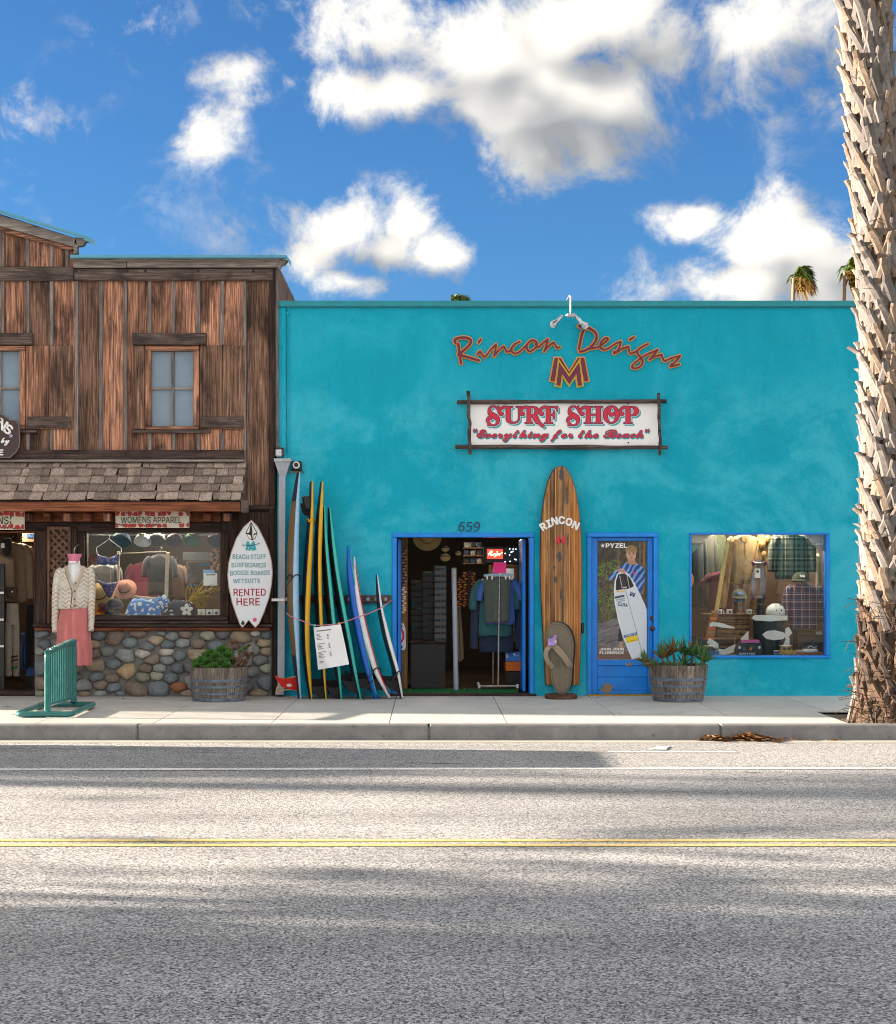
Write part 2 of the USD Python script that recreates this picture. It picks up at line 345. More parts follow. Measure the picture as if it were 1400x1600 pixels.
def glass_pane(name, tint=(.96, .98, .98), rough=.0):
    n = {'f': ('fresnel', {'IOR': 1.5}), 'fm': ('math', {'math_type': 'multiply', 'value2': .85}), 't': ('transparent_bsdf', {'color': tint}), 'g': ('glossy_bsdf', {'color': (1, 1, 1), 'roughness': rough}), 'm': ('mix_closure', {})}
    return usdkit.material(stage, LK + name, n, [('f.fac', 'fm.value1'), ('fm.value', 'm.fac'), ('t.BSDF', 'm.closure1'), ('g.BSDF', 'm.closure2')], surface='m.closure')
def leaf(name, col, col2, rough=.5):
    n = {'geo': ('geometry', {}), 'ramp': ('rgb_ramp', {'ramp': [(0, col), (1, col2)]}), 'p': ('principled_bsdf', {'roughness': rough, 'specular_ior_level': .35}),
         't': ('translucent_bsdf', {}), 'm': ('mix_closure', {'fac': .25})}
    return usdkit.material(stage, LK + name, n, [('geo.random_per_island', 'ramp.fac'), ('ramp.color', 'p.base_color'), ('ramp.color', 't.color'), ('p.BSDF', 'm.closure1'), ('t.BSDF', 'm.closure2')], surface='m.closure')
def emit(name, col, k):
    return usdkit.material(stage, LK + name, {'e': ('emission', {'color': col, 'strength': k})}, [], surface='e.emission')

TEAL = (.001, .455, .65)
def make_stucco():
    n = {'geo': ('geometry', {}), 'sx': ('separate_xyz', {}),
         'big': ('noise_texture', {'scale': .9, 'detail': 6.0, 'roughness': .62, 'distortion': .8}), 'mid': ('noise_texture', {'scale': 5.5, 'detail': 8.0, 'roughness': .72, 'distortion': .4}),
         'fine': ('noise_texture', {'scale': 60.0, 'detail': 6.0, 'roughness': .7}), 'grit': ('noise_texture', {'scale': 190.0, 'detail': 3.0}),
         'zr': ('map_range', {'from_min': 3.9, 'from_max': 4.25, 'to_min': 1.0, 'to_max': .35, 'clamp': True}),
         'sum': ('math', {'math_type': 'multiply_add', 'value2': .55}), 'cr': ('map_range', {'range_type': 'smoothstep', 'from_min': .70, 'from_max': .95, 'to_min': 0.0, 'to_max': .85}),
         'cm': ('math', {'math_type': 'multiply'}),
         'mx': ('mix', {'color1': TEAL, 'color2': (.05, .55, .73)}), 'tone': ('map_range', {'from_min': .3, 'from_max': .7, 'to_min': .92, 'to_max': 1.08, 'clamp': True}),
         'hs': ('hsv', {}), 'fr': ('map_range', {'from_min': .3, 'from_max': .7, 'to_min': .84, 'to_max': 1.16}), 'hs2': ('hsv', {}),
         'vor': ('voronoi_texture', {'feature': 'distance_to_edge', 'scale': .75, 'randomness': 1.0}), 'vd': ('noise_texture', {'scale': 4.0, 'detail': 6.0, 'roughness': .7}),
         'vm': ('mix', {'mix_type': 'linear_light', 'fac': .12}), 'ck': ('map_range', {'from_min': .0015, 'from_max': .0045, 'to_min': .87, 'to_max': 1.0, 'clamp': True}),
         'ckm': ('mix', {'mix_type': 'multiply', 'fac': 1.0}), 'sm': ('mapping', {'mapping_type': 'point', 'scale': (7.0, 7.0, .45)}), 'sn': ('noise_texture', {'scale': 1.0, 'detail': 6.0, 'roughness': .65}), 'st': ('map_range', {'from_min': .36, 'from_max': .68, 'to_min': .965, 'to_max': 1.03, 'clamp': True}), 'hs3': ('hsv', {}), 'gm': ('math', {'math_type': 'multiply_add', 'value2': .5}), 'hm': ('math', {'math_type': 'multiply_add', 'value2': .8}),
         'bu': ('bump', {'strength': .9, 'distance': .017}), 'p': ('principled_bsdf', {'roughness': .72, 'specular_ior_level': .3})}
    L = [('geo.position', q + '.vector') for q in ('big', 'mid', 'fine', 'grit', 'sx', 'vd')]
    L += [('sx.z', 'zr.value'), ('mid.fac', 'sum.value1'), ('big.fac', 'sum.value3'), ('sum.value', 'cr.value'), ('cr.result', 'cm.value1'), ('zr.result', 'cm.value2'), ('cm.value', 'mx.fac'),
          ('big.fac', 'tone.value'), ('mx.color', 'hs.color'), ('tone.result', 'hs.value'), ('hs.color', 'hs2.color'), ('fine.fac', 'fr.value'), ('fr.result', 'hs2.value'),
          ('geo.position', 'vm.color1'), ('vd.color', 'vm.color2'), ('vm.color', 'vor.vector'), ('vor.distance', 'ck.value'), ('hs2.color', 'ckm.color1'), ('ck.result', 'ckm.color2'),
          ('geo.position', 'sm.vector'), ('sm.vector', 'sn.vector'), ('sn.fac', 'st.value'), ('st.result', 'hs3.value'), ('ckm.color', 'hs3.color'), ('hs3.color', 'p.base_color'), ('fine.fac', 'gm.value1'), ('mid.fac', 'gm.value3'), ('grit.fac', 'hm.value1'), ('gm.value', 'hm.value3'), ('hm.value', 'bu.height'), ('bu.normal', 'p.normal')]
    return usdkit.material(stage, LK + 'turquoise_stucco', n, L, surface='p.BSDF')
def make_asphalt():
    n = {'geo': ('geometry', {}), 'v': ('voronoi_texture', {'scale': 105.0, 'randomness': 1.0}), 'sep': ('separate_color', {}), 'v2': ('voronoi_texture', {'scale': 33.0, 'randomness': 1.0}),
         'ramp': ('rgb_ramp', {'ramp': [(0, (.07, .07, .08)), (.2, (.175, .178, .19)), (.5, (.38, .378, .39)), (.85, (.585, .58, .59)), (1, (.74, .73, .73))]}),
         'big': ('noise_texture', {'scale': .35, 'detail': 5.0, 'roughness': .6}), 'ms': ('mapping', {'mapping_type': 'point', 'scale': (.12, 1.6, 1)}), 'str': ('noise_texture', {'scale': 1.0, 'detail': 4.0}),
         'add': ('math', {'math_type': 'add'}), 'vr': ('map_range', {'from_min': .7, 'from_max': 1.3, 'to_min': .80, 'to_max': 1.2, 'clamp': True}), 'hs': ('hsv', {}),
         'pit': ('map_range', {'from_min': .0, 'from_max': .6, 'to_min': 1.0, 'to_max': .0, 'clamp': True}), 'pn': ('noise_texture', {'scale': 120.0, 'detail': 2.0}), 'hsum': ('math', {'math_type': 'add'}),
         'bu': ('bump', {'strength': 1.0, 'distance': .008}), 'p': ('principled_bsdf', {'roughness': .9, 'specular_ior_level': .2})}
    L = [('geo.position', q + '.vector') for q in ('v', 'v2', 'big', 'ms', 'pn')]
    L += [('v.color', 'sep.color'), ('sep.r', 'ramp.fac'), ('ms.vector', 'str.vector'), ('big.fac', 'add.value1'), ('str.fac', 'add.value2'), ('add.value', 'vr.value'), ('ramp.color', 'hs.color'), ('vr.result', 'hs.value'),
          ('hs.color', 'p.base_color'), ('v.distance', 'pit.value'), ('pit.result', 'hsum.value1'), ('pn.fac', 'hsum.value2'), ('hsum.value', 'bu.height'), ('bu.normal', 'p.normal')]
    return usdkit.material(stage, LK + 'chip_seal_asphalt', n, L, surface='p.BSDF')
def worn_paint(name, col, wear=.42):
    """road paint rubbed through to the stone"""
    n = {'geo': ('geometry', {}), 'v': ('voronoi_texture', {'scale': 78.0}), 'sep': ('separate_color', {}), 'big': ('noise_texture', {'scale': 2.5, 'detail': 5.0}), 'a': ('math', {'math_type': 'add'}),
         'r': ('map_range', {'from_min': wear + .42, 'from_max': wear + .52, 'clamp': True}), 'm': ('mix', {'color1': (.22, .21, .2), 'color2': col}), 'bu': ('bump', {'strength': .8, 'distance': .006}), 'p': ('principled_bsdf', {'roughness': .8})}
    return usdkit.material(stage, LK + name, n, [('geo.position', 'v.vector'), ('geo.position', 'big.vector'), ('v.color', 'sep.color'), ('sep.r', 'a.value1'), ('big.fac', 'a.value2'), ('a.value', 'r.value'), ('r.result', 'm.fac'),
                           ('m.color', 'p.base_color'), ('v.distance', 'bu.height'), ('bu.normal', 'p.normal')], surface='p.BSDF')
def concrete(name, c0, c1, stain=.3, scale=1.6):
    n = {'geo': ('geometry', {}), 'a': ('noise_texture', {'scale': scale, 'detail': 8.0, 'roughness': .68, 'distortion': .5}), 'b': ('noise_texture', {'scale': 130.0, 'detail': 3.0}),
         'ramp': ('rgb_ramp', {'ramp': [(.3, c0), (.7, c1)]}), 'm': ('mix', {'mix_type': 'overlay', 'fac': .35}), 'st': ('noise_texture', {'scale': scale * 4, 'detail': 8.0, 'roughness': .75}),
         'sr': ('map_range', {'from_min': .56, 'from_max': .72, 'to_min': 0.0, 'to_max': stain, 'clamp': True}), 'm2': ('mix', {'color2': tuple(np.array(c0) * .5)}), 'vg': ('voronoi_texture', {'scale': 2.6}), 'vl': ('map_range', {'from_min': .035, 'from_max': .06, 'to_min': .55, 'to_max': 0.0, 'clamp': True}), 'm3': ('mix', {'color2': tuple(np.array(c0) * .35)}),
         'oi': ('object_info', {}), 'vr': ('map_range', {'to_min': .93, 'to_max': 1.07}), 'hs': ('hsv', {}),
         'bu': ('bump', {'strength': .5, 'distance': .003}), 'p': ('principled_bsdf', {'roughness': .85, 'specular_ior_level': .25})}
    return usdkit.material(stage, LK + name, n, [('geo.position', 'a.vector'), ('geo.position', 'b.vector'), ('geo.position', 'st.vector'), ('a.fac', 'ramp.fac'), ('ramp.color', 'm.color1'), ('b.color', 'm.color2'), ('st.fac', 'sr.value'),
                           ('sr.result', 'm2.fac'), ('m.color', 'm2.color1'), ('geo.position', 'vg.vector'), ('vg.distance', 'vl.value'), ('vl.result', 'm3.fac'), ('m2.color', 'm3.color1'), ('m3.color', 'hs.color'), ('oi.random', 'vr.value'), ('vr.result', 'hs.value'), ('hs.color', 'p.base_color'), ('b.fac', 'bu.height'), ('bu.normal', 'p.normal')], surface='p.BSDF')
def plaid(name, base, bands, freq=9.0, rough=.9):
    """woven check: bands of (axis, position, width, colour)"""
    n = {'geo': ('geometry', {}), 'sx': ('separate_xyz', {}), 'p': ('principled_bsdf', {'roughness': rough, 'specular_ior_level': .15, 'sheen_weight': .2}), 'c0': ('color', {'value': base})}
    L = [('geo.position', 'sx.vector')]; prev = 'c0.color'
    for ax in 'xz':
        n['m' + ax] = ('math', {'math_type': 'multiply', 'value2': freq}); n['f' + ax] = ('math', {'math_type': 'fraction'})
        n['o' + ax] = ('math', {'math_type': 'add', 'value2': 50.0})
        L += [('sx.' + ax, 'm' + ax + '.value1'), ('m' + ax + '.value', 'o' + ax + '.value1'), ('o' + ax + '.value', 'f' + ax + '.value1')]
    for i, (ax, pos, w, col, k) in enumerate(bands):
        n[f'c{i}x'] = ('math', {'math_type': 'compare', 'value2': pos, 'value3': w}); n[f'k{i}'] = ('math', {'math_type': 'multiply', 'value2': k}); n[f'x{i}'] = ('mix', {'color2': col})
        L += [('f' + ax + '.value', f'c{i}x.value1'), (f'c{i}x.value', f'k{i}.value1'), (f'k{i}.value', f'x{i}.fac'), (prev, f'x{i}.color1')]; prev = f'x{i}.color'
    L.append((prev, 'p.base_color'))
    return usdkit.material(stage, LK + name, n, L, surface='p.BSDF')
def knit(name):
    """cream chevron knit"""
    n = {'geo': ('geometry', {}), 'sx': ('separate_xyz', {}), 'mx_': ('math', {'math_type': 'multiply', 'value2': 11.0}), 'pp': ('math', {'math_type': 'pingpong', 'value2': .5}),
         'zz': ('math', {'math_type': 'multiply_add', 'value2': 19.0}), 'pm': ('math', {'math_type': 'multiply', 'value2': 1.6}), 'fr': ('math', {'math_type': 'fraction'}),
         'no': ('noise_texture', {'scale': 7.0, 'detail': 2.0}), 'th': ('map_range', {'from_min': .50, 'from_max': .62, 'to_min': 0.0, 'to_max': 1.0, 'clamp': True}), 'pt': ('math', {'math_type': 'multiply'}),
         'nr': ('map_range', {'from_min': .36, 'from_max': .55, 'to_min': 0.0, 'to_max': .8, 'clamp': True}), 'o': ('math', {'math_type': 'add', 'value2': 30.0}),
         'm': ('mix', {'color1': (.76, .72, .65), 'color2': (.50, .36, .28)}), 'bu': ('bump', {'strength': .6, 'distance': .006}), 'p': ('principled_bsdf', {'roughness': .95, 'sheen_weight': .3})}
    L = [('geo.position', 'sx.vector'), ('geo.position', 'no.vector'), ('sx.x', 'mx_.value1'), ('mx_.value', 'pp.value1'), ('pp.value', 'pm.value1'), ('sx.z', 'zz.value1'), ('pm.value', 'zz.value3'), ('zz.value', 'o.value1'), ('o.value', 'fr.value1'),
         ('fr.value', 'th.value'), ('no.fac', 'nr.value'), ('th.result', 'pt.value1'), ('nr.result', 'pt.value2'), ('pt.value', 'm.fac'), ('m.color', 'p.base_color'), ('fr.value', 'bu.height'), ('bu.normal', 'p.normal')]
    return usdkit.material(stage, LK + name, n, L, surface='p.BSDF')
def floral(name, base, cols, scale=16.0, th=.33):
    """printed flowers and leaves on cloth"""
    n = {'geo': ('geometry', {}), 'd': ('noise_texture', {'scale': scale * .8, 'detail': 2.0}), 'ml': ('mix', {'mix_type': 'linear_light', 'fac': .06}), 'v': ('voronoi_texture', {'scale': scale}), 'sep': ('separate_color', {}),
         'ramp': ('rgb_ramp', {'ramp': [(i / len(cols), c) for i, c in enumerate(cols)], 'interpolate': False}), 'lt': ('math', {'math_type': 'less_than', 'value2': th}), 'm': ('mix', {'color1': base}), 'p': ('principled_bsdf', {'roughness': .8})}
    return usdkit.material(stage, LK + name, n, [('geo.position', 'd.vector'), ('geo.position', 'ml.color1'), ('d.color', 'ml.color2'), ('ml.color', 'v.vector'), ('v.color', 'sep.color'), ('sep.r', 'ramp.fac'), ('v.distance', 'lt.value1'),
                           ('lt.value', 'm.fac'), ('ramp.color', 'm.color2'), ('m.color', 'p.base_color')], surface='p.BSDF')

STUCCO = make_stucco(); ASPHALT = make_asphalt()
W_BOARD = wood('barn_board', [(0.049, 0.031, 0.029), (0.219, 0.111, 0.078), (0.614, 0.291, 0.177), (0.900, 0.547, 0.346)], 'z', 60, .035, stain=.85, stain_scale=1.1, rnd=.3)
W_BOARD2 = wood('barn_board_dark', [(0.031, 0.022, 0.017), (0.131, 0.074, 0.053), (0.331, 0.184, 0.125), (0.551, 0.328, 0.223)], 'z', 60, .035, stain=.85, stain_scale=1.1, rnd=.3)
W_BOARDX = wood('barn_trim', [(0.049, 0.031, 0.029), (0.219, 0.111, 0.078), (0.614, 0.291, 0.177), (0.900, 0.547, 0.346)], 'x', 60, .035, stain=.85, stain_scale=1.1, rnd=.2)
W_GREY = wood('weathered_batten', [(0.060, 0.054, 0.054), (0.210, 0.180, 0.173), (0.405, 0.360, 0.345)], 'z', 70, .04, stain=.4, rnd=.2)
W_BEAM = wood('weathered_beam', [(0.030, 0.022, 0.021), (0.112, 0.083, 0.075), (0.270, 0.195, 0.165)], 'x', 50, .05, stain=.7, rnd=.15)
W_GREYX = wood('weathered_fascia', [(0.105, 0.090, 0.083), (0.285, 0.247, 0.225), (0.480, 0.420, 0.375)], 'x', 60, .05, stain=.4, rnd=.12)
W_DARK = wood('dark_stained_timber', [(0.015, 0.009, 0.007), (0.053, 0.030, 0.024), (0.128, 0.075, 0.060)], 'z', 45, .05, stain=.5, rnd=.25)
W_DARKX = wood('dark_stained_rail', [(0.015, 0.011, 0.011), (0.053, 0.033, 0.030), (0.120, 0.075, 0.068)], 'x', 45, .05, stain=.5, rnd=.25)
W_RED = wood('redwood_fascia', [(0.068, 0.024, 0.013), (0.225, 0.075, 0.036), (0.420, 0.158, 0.075)], 'x', 40, .04, stain=.6, rnd=.1)
W_SHAKE = wood('cedar_shake', [(0.160, 0.125, 0.109), (0.410, 0.320, 0.271), (0.730, 0.590, 0.506)], 'y', 70, .06, stain=.3, rnd=.42, bump=.8)
W_LATT = wood('lattice_wood', [(0.075, 0.039, 0.027), (0.195, 0.105, 0.075), (0.315, 0.188, 0.135)], 'z', 60, .08, stain=.3, rnd=.15)
W_PLANK = [wood(f'board_plank_{k}', c, 'z', 42, .035, rough=.45, stain=s, stain_scale=1.4, rnd=.1, bump=.4) for k, (c, s) in enumerate((
    ([(.16, .055, .015), (.42, .16, .045), (.66, .29, .09)], .3), ([(.12, .055, .02), (.36, .175, .07), (.60, .33, .14)], .6), ([(.05, .03, .02), (.22, .11, .055), (.46, .25, .12)], .85)))]
W_STRIP = wood('board_strip', [(0.368, 0.144, 0.040), (0.560, 0.272, 0.080), (0.640, 0.368, 0.144)], 'z', 60, .03, rough=.45, stain=.1, rnd=.05)
W_BARREL = wood('barrel_oak', [(0.075, 0.063, 0.057), (0.225, 0.188, 0.158), (0.420, 0.360, 0.300)], 'z', 60, .06, stain=.6, rnd=.2)
W_INT = wood('interior_pine', [(.10, .05, .02), (.27, .145, .06), (.42, .25, .11)], 'z', 50, .04, stain=.3, rnd=.2)
W_INTX = wood('crate_pine', [(.08, .045, .022), (.22, .125, .06), (.36, .22, .11)], 'x', 50, .04, stain=.3, rnd=.2)
W_FLOOR = wood('shop_floor', [(.012, .008, .006), (.04, .025, .018), (.08, .05, .035)], 'x', 20, .05, stain=.4, rnd=.2)
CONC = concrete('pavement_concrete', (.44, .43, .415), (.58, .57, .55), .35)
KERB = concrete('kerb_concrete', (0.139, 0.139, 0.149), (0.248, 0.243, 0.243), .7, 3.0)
DIRT = surf('planting_soil', (.13, .10, .07), .95, .4, 12, .8, 60)
MORTAR = surf('stone_mortar', (0.173, 0.168, 0.161), .95, .2, 12, .8, 90)
YELLOW = worn_paint('yellow_road_paint', (.74, .56, .20), .12); WHITE_RD = worn_paint('white_road_paint', (.75, .75, .74), .18)
BLUE = surf('blue_door_paint', (.002, .20, .70), .42, .18, 5, .25, 40)
BLUE_F = surf('blue_frame_paint', (.003, .23, .76), .45, .15, 6, .25, 50)
TURQ = surf('turquoise_metal_trim', (.03, .30, .40), .4, .15, 3, .05, 30, .0)
FLASH = surf('blue_metal_flashing', (.10, .33, .45), .35, .12, 3, .05, 30, .3)
DTEAL = surf('teal_trim_paint', (.01, .26, .32), .6, .15, 5, .3, 50)
MAROON = surf('maroon_sign_paint', (.14, .012, .045), .45, .12, 10); ORANGE = surf('orange_sign_edge', (.85, .33, .03), .5, .1, 10)
YEL_LINE = surf('yellow_sign_line', (.9, .65, .03), .5, .08, 10)
RED_L = surf('red_sign_paint', (.62, .015, .045), .4, .1, 20); NAVY_L = surf('navy_sign_paint', (.015, .03, .13), .5, .1, 20); TEAL_L = surf('teal_sign_paint', (.03, .36, .42), .5, .1, 20)
WHITE = surf('white_sign_board', (.86, .87, .89), .5, .04, 4, .05); WHITE_P = surf('white_paint', (.80, .80, .80), .45, .05, 8, .05)
BLACK = surf('black_plastic', (.012, .012, .014), .4, .2, 10); BLACK_P = surf('black_paint', (.01, .01, .012), .5, .1, 20)
GALV = surf('galvanised_metal', (.42, .44, .48), .38, .2, 14, .1, 30, .7); GALVP = surf('grey_painted_downspout', (.38, .41, .47), .5, .14, 9, .15, 40)
STEEL = surf('worn_steel', (.34, .31, .30), .35, .2, 20, .1, 40, .85); HOOP = surf('rusty_hoop', (.16, .20, .26), .5, .3, 20, .3, 60, .5)
CHROME = surf('bright_metal', (.62, .62, .64), .22, .08, 10, 0, 20, 1.0)
GREEN_M = surf('green_rack_enamel', (.004, .115, .115), .28, .15, 8, .1, 40, 0, .6, coat=.4)
PINK_F = surf('pink_skirt_cloth', (.60, .18, .18), .9, .08, 9, .3, 140, sheen=.3); PINK_C = surf('pink_cap_cloth', (.72, .22, .36), .85, .08, 20, .2, 140)
KNIT = knit('chevron_knit'); RIB = surf('knit_trim', (.50, .40, .31), .95, .12, 30, .5, 200)
STONES = [surf(f'river_stone_{k}', c, .75, .32, 22, .35, 70, obj_rand=.22) for k, c in enumerate(((0.218, 0.231, 0.231), (0.148, 0.174, 0.193), (0.307, 0.244, 0.174), (0.348, 0.142, 0.064), (0.193, 0.148, 0.122), (0.462, 0.436, 0.399), (0.257, 0.269, 0.206), (0.129, 0.129, 0.135), (0.423, 0.307, 0.180)))]
PAPER = surf('price_paper', (.76, .77, .80), .6, .04, 8, .2, 20); ROPE = surf('pink_rope', (.60, .22, .30), .9, .2, 60, .6, 200)
FOAM = {k: surf('foam_' + k, c, r, .12, 12, .12, 70) for k, c, r in (('brown', (.25, .145, .055), .7), ('pale_blue', (.30, .53, .78), .5), ('navy', (.022, .026, .055), .6), ('yellow', (.72, .40, .012), .5), ('plum', (.05, .036, .06), .65),
        ('aqua', (.04, .52, .45), .5), ('blue', (.012, .13, .62), .45), ('white', (.74, .75, .79), .4), ('black', (.014, .013, .016), .6), ('red', (.62, .02, .012), .4))}
SKIN_SOLE = surf('cork_sole', (.175, .15, .112), .9, .35, 60, .7, 120); STRAP = surf('tan_strap', (.30, .245, .18), .8, .2, 30, .4, 90); PURPLE = surf('purple_tag', (.42, .28, .66), .6, .1, 10)
ALOE = leaf('aloe_leaf', (.11, .25, .08), (.32, .45, .13)); ALOE_R = leaf('aloe_red_leaf', (.34, .16, .08), (.36, .34, .12)); AEON = leaf('aeonium_leaf', (.07, .20, .03), (.24, .44, .08)); AEON_D = leaf('aeonium_dark_leaf', (.24, .13, .06), (.55, .34, .10)); DRYLEAF = leaf('dry_leaf', (.16, .08, .03), (.40, .22, .08))
BOOT = [surf(f'palm_boot_{k}', c, .85, .3, 26, .6, 110, obj_rand=.22) for k, c in enumerate(((.185, .165, .155), (.135, .12, .115), (.20, .15, .115)))]
BOOT_D = [surf(f'palm_boot_old_{k}', c, .9, .35, 26, .7, 110, obj_rand=.22) for k, c in enumerate(((.075, .045, .032), (.042, .028, .022), (.095, .056, .036)))]
FIBRE = surf('palm_fibre', (.085, .055, .035), .95, .5, 40, 1.0, 150); BARK = wood('bark', [(.04, .03, .024), (.12, .095, .075), (.22, .18, .145)], 'z', 20, .2)
PALM_G = leaf('palm_frond', (.07, .11, .014), (.30, .27, .03)); PALM_Y = leaf('palm_frond_dry', (.22, .13, .03), (.34, .22, .06)); LEAF_G = leaf('tree_leaf', (.028, .06, .014), (.08, .12, .03))
TRUNK_W = surf('far_palm_trunk', (.26, .17, .11), .9, .25, 3, .5, 20)
PANE = glass_pane('window_glass'); SKY_PANE = surf('reflected_sky_pane', (.20, .28, .37), .18, .08, 3, .05, 200, 0, .6)  # pale blue paints the reflected sky into the upper panes
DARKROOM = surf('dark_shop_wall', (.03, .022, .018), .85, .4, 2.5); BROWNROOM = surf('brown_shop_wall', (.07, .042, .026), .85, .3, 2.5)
TINT = tinted('printed_surface', .55, .3); TINT_C = tinted('printed_cloth', .9, .15, .4)
CLOTH = {k: surf('cloth_' + k, c, .92, .16, 14, .35, 170, sheen=.15) for k, c in (('khaki', (.24, .15, .065)), ('beige', (.36, .26, .17)), ('cream', (.52, .45, .36)), ('black', (.018, .018, .022)), ('navy', (.02, .035, .075)), ('maroon', (.10, .012, .03)),
        ('olive', (.05, .058, .03)), ('grey_green', (.085, .10, .085)), ('teal', (.03, .13, .14)), ('white', (.68, .68, .70)), ('blue', (.05, .14, .42)), ('grey', (.20, .20, .21)), ('plum', (.05, .012, .04)), ('green', (.015, .17, .09)), ('straw', (.46, .29, .12)), ('pinkish', (.46, .22, .17)), ('orange', (.70, .22, .02)), ('brown', (.10, .06, .04)), ('drape', (.05, .05, .04)))}
HIBISCUS = floral('hibiscus_cloth', (.06, .22, .62), [(.72, .76, .82), (.55, .65, .8), (.06, .2, .6), (.72, .76, .82)], 15, .42)
HIB_D = floral('dark_floral_cloth', (.02, .03, .07), [(.6, .66, .75), (.3, .3, .28), (.02, .03, .07)], 13, .40)
BIKINI = floral('blue_floral_cloth', (.03, .04, .16), [(.65, .62, .75), (.10, .14, .55), (.5, .2, .4), (.06, .08, .35)], 42, .36)
FLANNEL = plaid('grey_flannel', (.05, .055, .045), [('x', .25, .16, (.13, .14, .12), .8), ('z', .25, .16, (.13, .14, .12), .8), ('x', .7, .03, (.36, .35, .28), .8), ('z', .7, .03, (.36, .35, .28), .8), ('x', .52, .05, (.015, .015, .02), .8), ('z', .52, .05, (.015, .015, .02), .8)], 7.0)
PLAIDP = plaid('purple_plaid', (.13, .02, .06), [('x', .3, .17, (.02, .025, .08), .75), ('z', .3, .17, (.02, .025, .08), .75), ('x', .75, .045, (.55, .52, .58), .75), ('z', .75, .045, (.55, .52, .58), .75), ('x', .05, .02, (.1, .3, .5), .8), ('z', .05, .02, (.1, .3, .5), .8)], 10.0)
GRASS_MAT = surf('green_mat', (.01, .12, .035), .95, .4, 60, .9, 200)
ORANGE_B = surf('orange_box', (.65, .14, .01), .6, .15, 10); PINK_S = surf('hot_pink_paper', (.85, .02, .22), .6, .04, 10); GOLD = surf('brass', (.55, .33, .08), .35, .1, 20, 0, 20, .9)
RUST = surf('oiled_bronze', (.10, .055, .035), .35, .25, 30, .1, 40, .7); CERAMIC = surf('white_ceramic', (.8, .8, .8), .15, .02, 5, 0, 10, 0, .6); STRAWM = surf('woven_straw', (.42, .28, .13), .85, .3, 60, .8, 160)
DARK_T = surf('dark_teal_box', (.012, .035, .045), .5, .2, 5); GREYP = surf('grey_plastic', (.12, .12, .125), .4, .1, 10)
LENS = surf('dark_lens', (.01, .012, .016), .08, .1, 5, 0, 10, 0, .7); LENS_B = surf('blue_mirror_lens', (.02, .22, .42), .1, .1, 5, 0, 10, .6)
LAMP = emit('lamp_glow', (1.0, .80, .55), LAMP_K); LAMP_W = emit('window_lamp_glow', (1.0, .84, .62), LAMP_K * 1.25)

# ================================================================== the setting: ground, road, kerb, pavement
def flat(poly, z0, z1):
    m = MB()
    for g in getattr(poly, 'geoms', [poly]):
        if g.is_empty: continue
        e = trimesh.creation.extrude_polygon(g, z1 - z0, engine='earcut'); v = np.asarray(e.vertices); v = v + [0, 0, z0]; m.add(v, e.faces)
    return m
obj('ground', MB().box(-500, 500, -500, 700, -1.0, -.30), surf('far_ground', (.20, .17, .13), .95, .3, .2), kind='structure')
road = thing('road', None, None, (0, -10, 0), kind='structure')
obj('road_surface', MB().box(-260, 260, -16.1, -3.93, -.29, 0.0), ASPHALT, road)
def stripe(name, y0, y1, x0, x1, mat, skew=0.0):
    p = np.array([[x0, y0 - skew * (x1 - x0) / 2, .004], [x1, y0 + skew * (x1 - x0) / 2, .004], [x1, y1 + skew * (x1 - x0) / 2, .004], [x0, y1 - skew * (x1 - x0) / 2, .004]])
    obj(name, (p, np.array([[0, 1, 2, 3]])), mat, road)
def yd(py): return 2400 * EYE / (py - 900) - DIST
stripe('yellow_line', yd(1323.0), yd(1319.3), -120, 120, YELLOW)
stripe('yellow_line', yd(1315.6), yd(1312.0), -120, 120, YELLOW)
stripe('parking_line', yd(1203.2), yd(1200.2), -120, 120, WHITE_RD, .012)
stripe('parking_tick', yd(1176.0), yd(1174.4), 1.75, 3.0, WHITE_RD)
obj('parking_tick', (np.array([[2.17, yd(1172), .008], [2.30, yd(1167), .008], [2.42, yd(1167), .008], [2.34, yd(1172.6), .008]]), np.array([[0, 1, 2, 3]])), WHITE_RD, road)
def crack(pts, w):
    p = spline([(X(a, 2400 * EYE / (b_ - 900)), yd(b_)) for a, b_ in pts], 7); p = p + np.stack([p[:, 0] * 0, .012 * (rng.random(len(p)) - .5)], 1); n = len(p); wv = w * (.5 + rng.random(n)) * np.sin(np.linspace(.15, 3.0, n))
    obj('road_crack', (np.vstack([np.stack([p[:, 0], p[:, 1] - wv, np.full(n, .003)], 1), np.stack([p[:, 0], p[:, 1] + wv, np.full(n, .003)], 1)]), np.array([[i, i + 1, n + i + 1, n + i] for i in range(n - 1)])), surf('crack_tar', (.05, .048, .046), .9, .3, 30) if len(pts) == 5 else '/World/Looks/crack_tar', road)
crack([(622, 1192.5), (655, 1192), (690, 1193.5), (720, 1193), (745, 1194)], .010); crack([(1160, 1206.5), (1175, 1207), (1192, 1206.5)], .012); crack([(-40, 1168), (120, 1170.5), (230, 1169), (330, 1172)], .008); crack([(190, 1178), (330, 1176.5), (470, 1178.5)], .006)
obj('gutter', MB().box(-120, 120, -4.19, -3.93, -.2, .006), concrete('gutter_concrete', (.36, .34, .31), (.50, .47, .43), .25), kind='structure')
kerb = thing('kerb', None, None, (0, -3.8, 0), kind='structure')
kx = [-120, -60, -30, -15.2] + [-12.2 + 3.05 * k for k in range(9)] + [30, 60, 120]
kx = sorted(set(round(v, 3) for v in kx))
for a, b in zip(kx[:-1], kx[1:]):
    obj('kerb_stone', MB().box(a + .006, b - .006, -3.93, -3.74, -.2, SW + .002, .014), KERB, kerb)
obj('joint_fill', MB().box(-120, 120, -3.91, -3.75, -.2, SW - .03), MORTAR, kerb)
pave = thing('pavement', None, None, (0, -1.9, 0), kind='structure')
pit = sbox(4.45, -3.72, 6.1, -2.35)
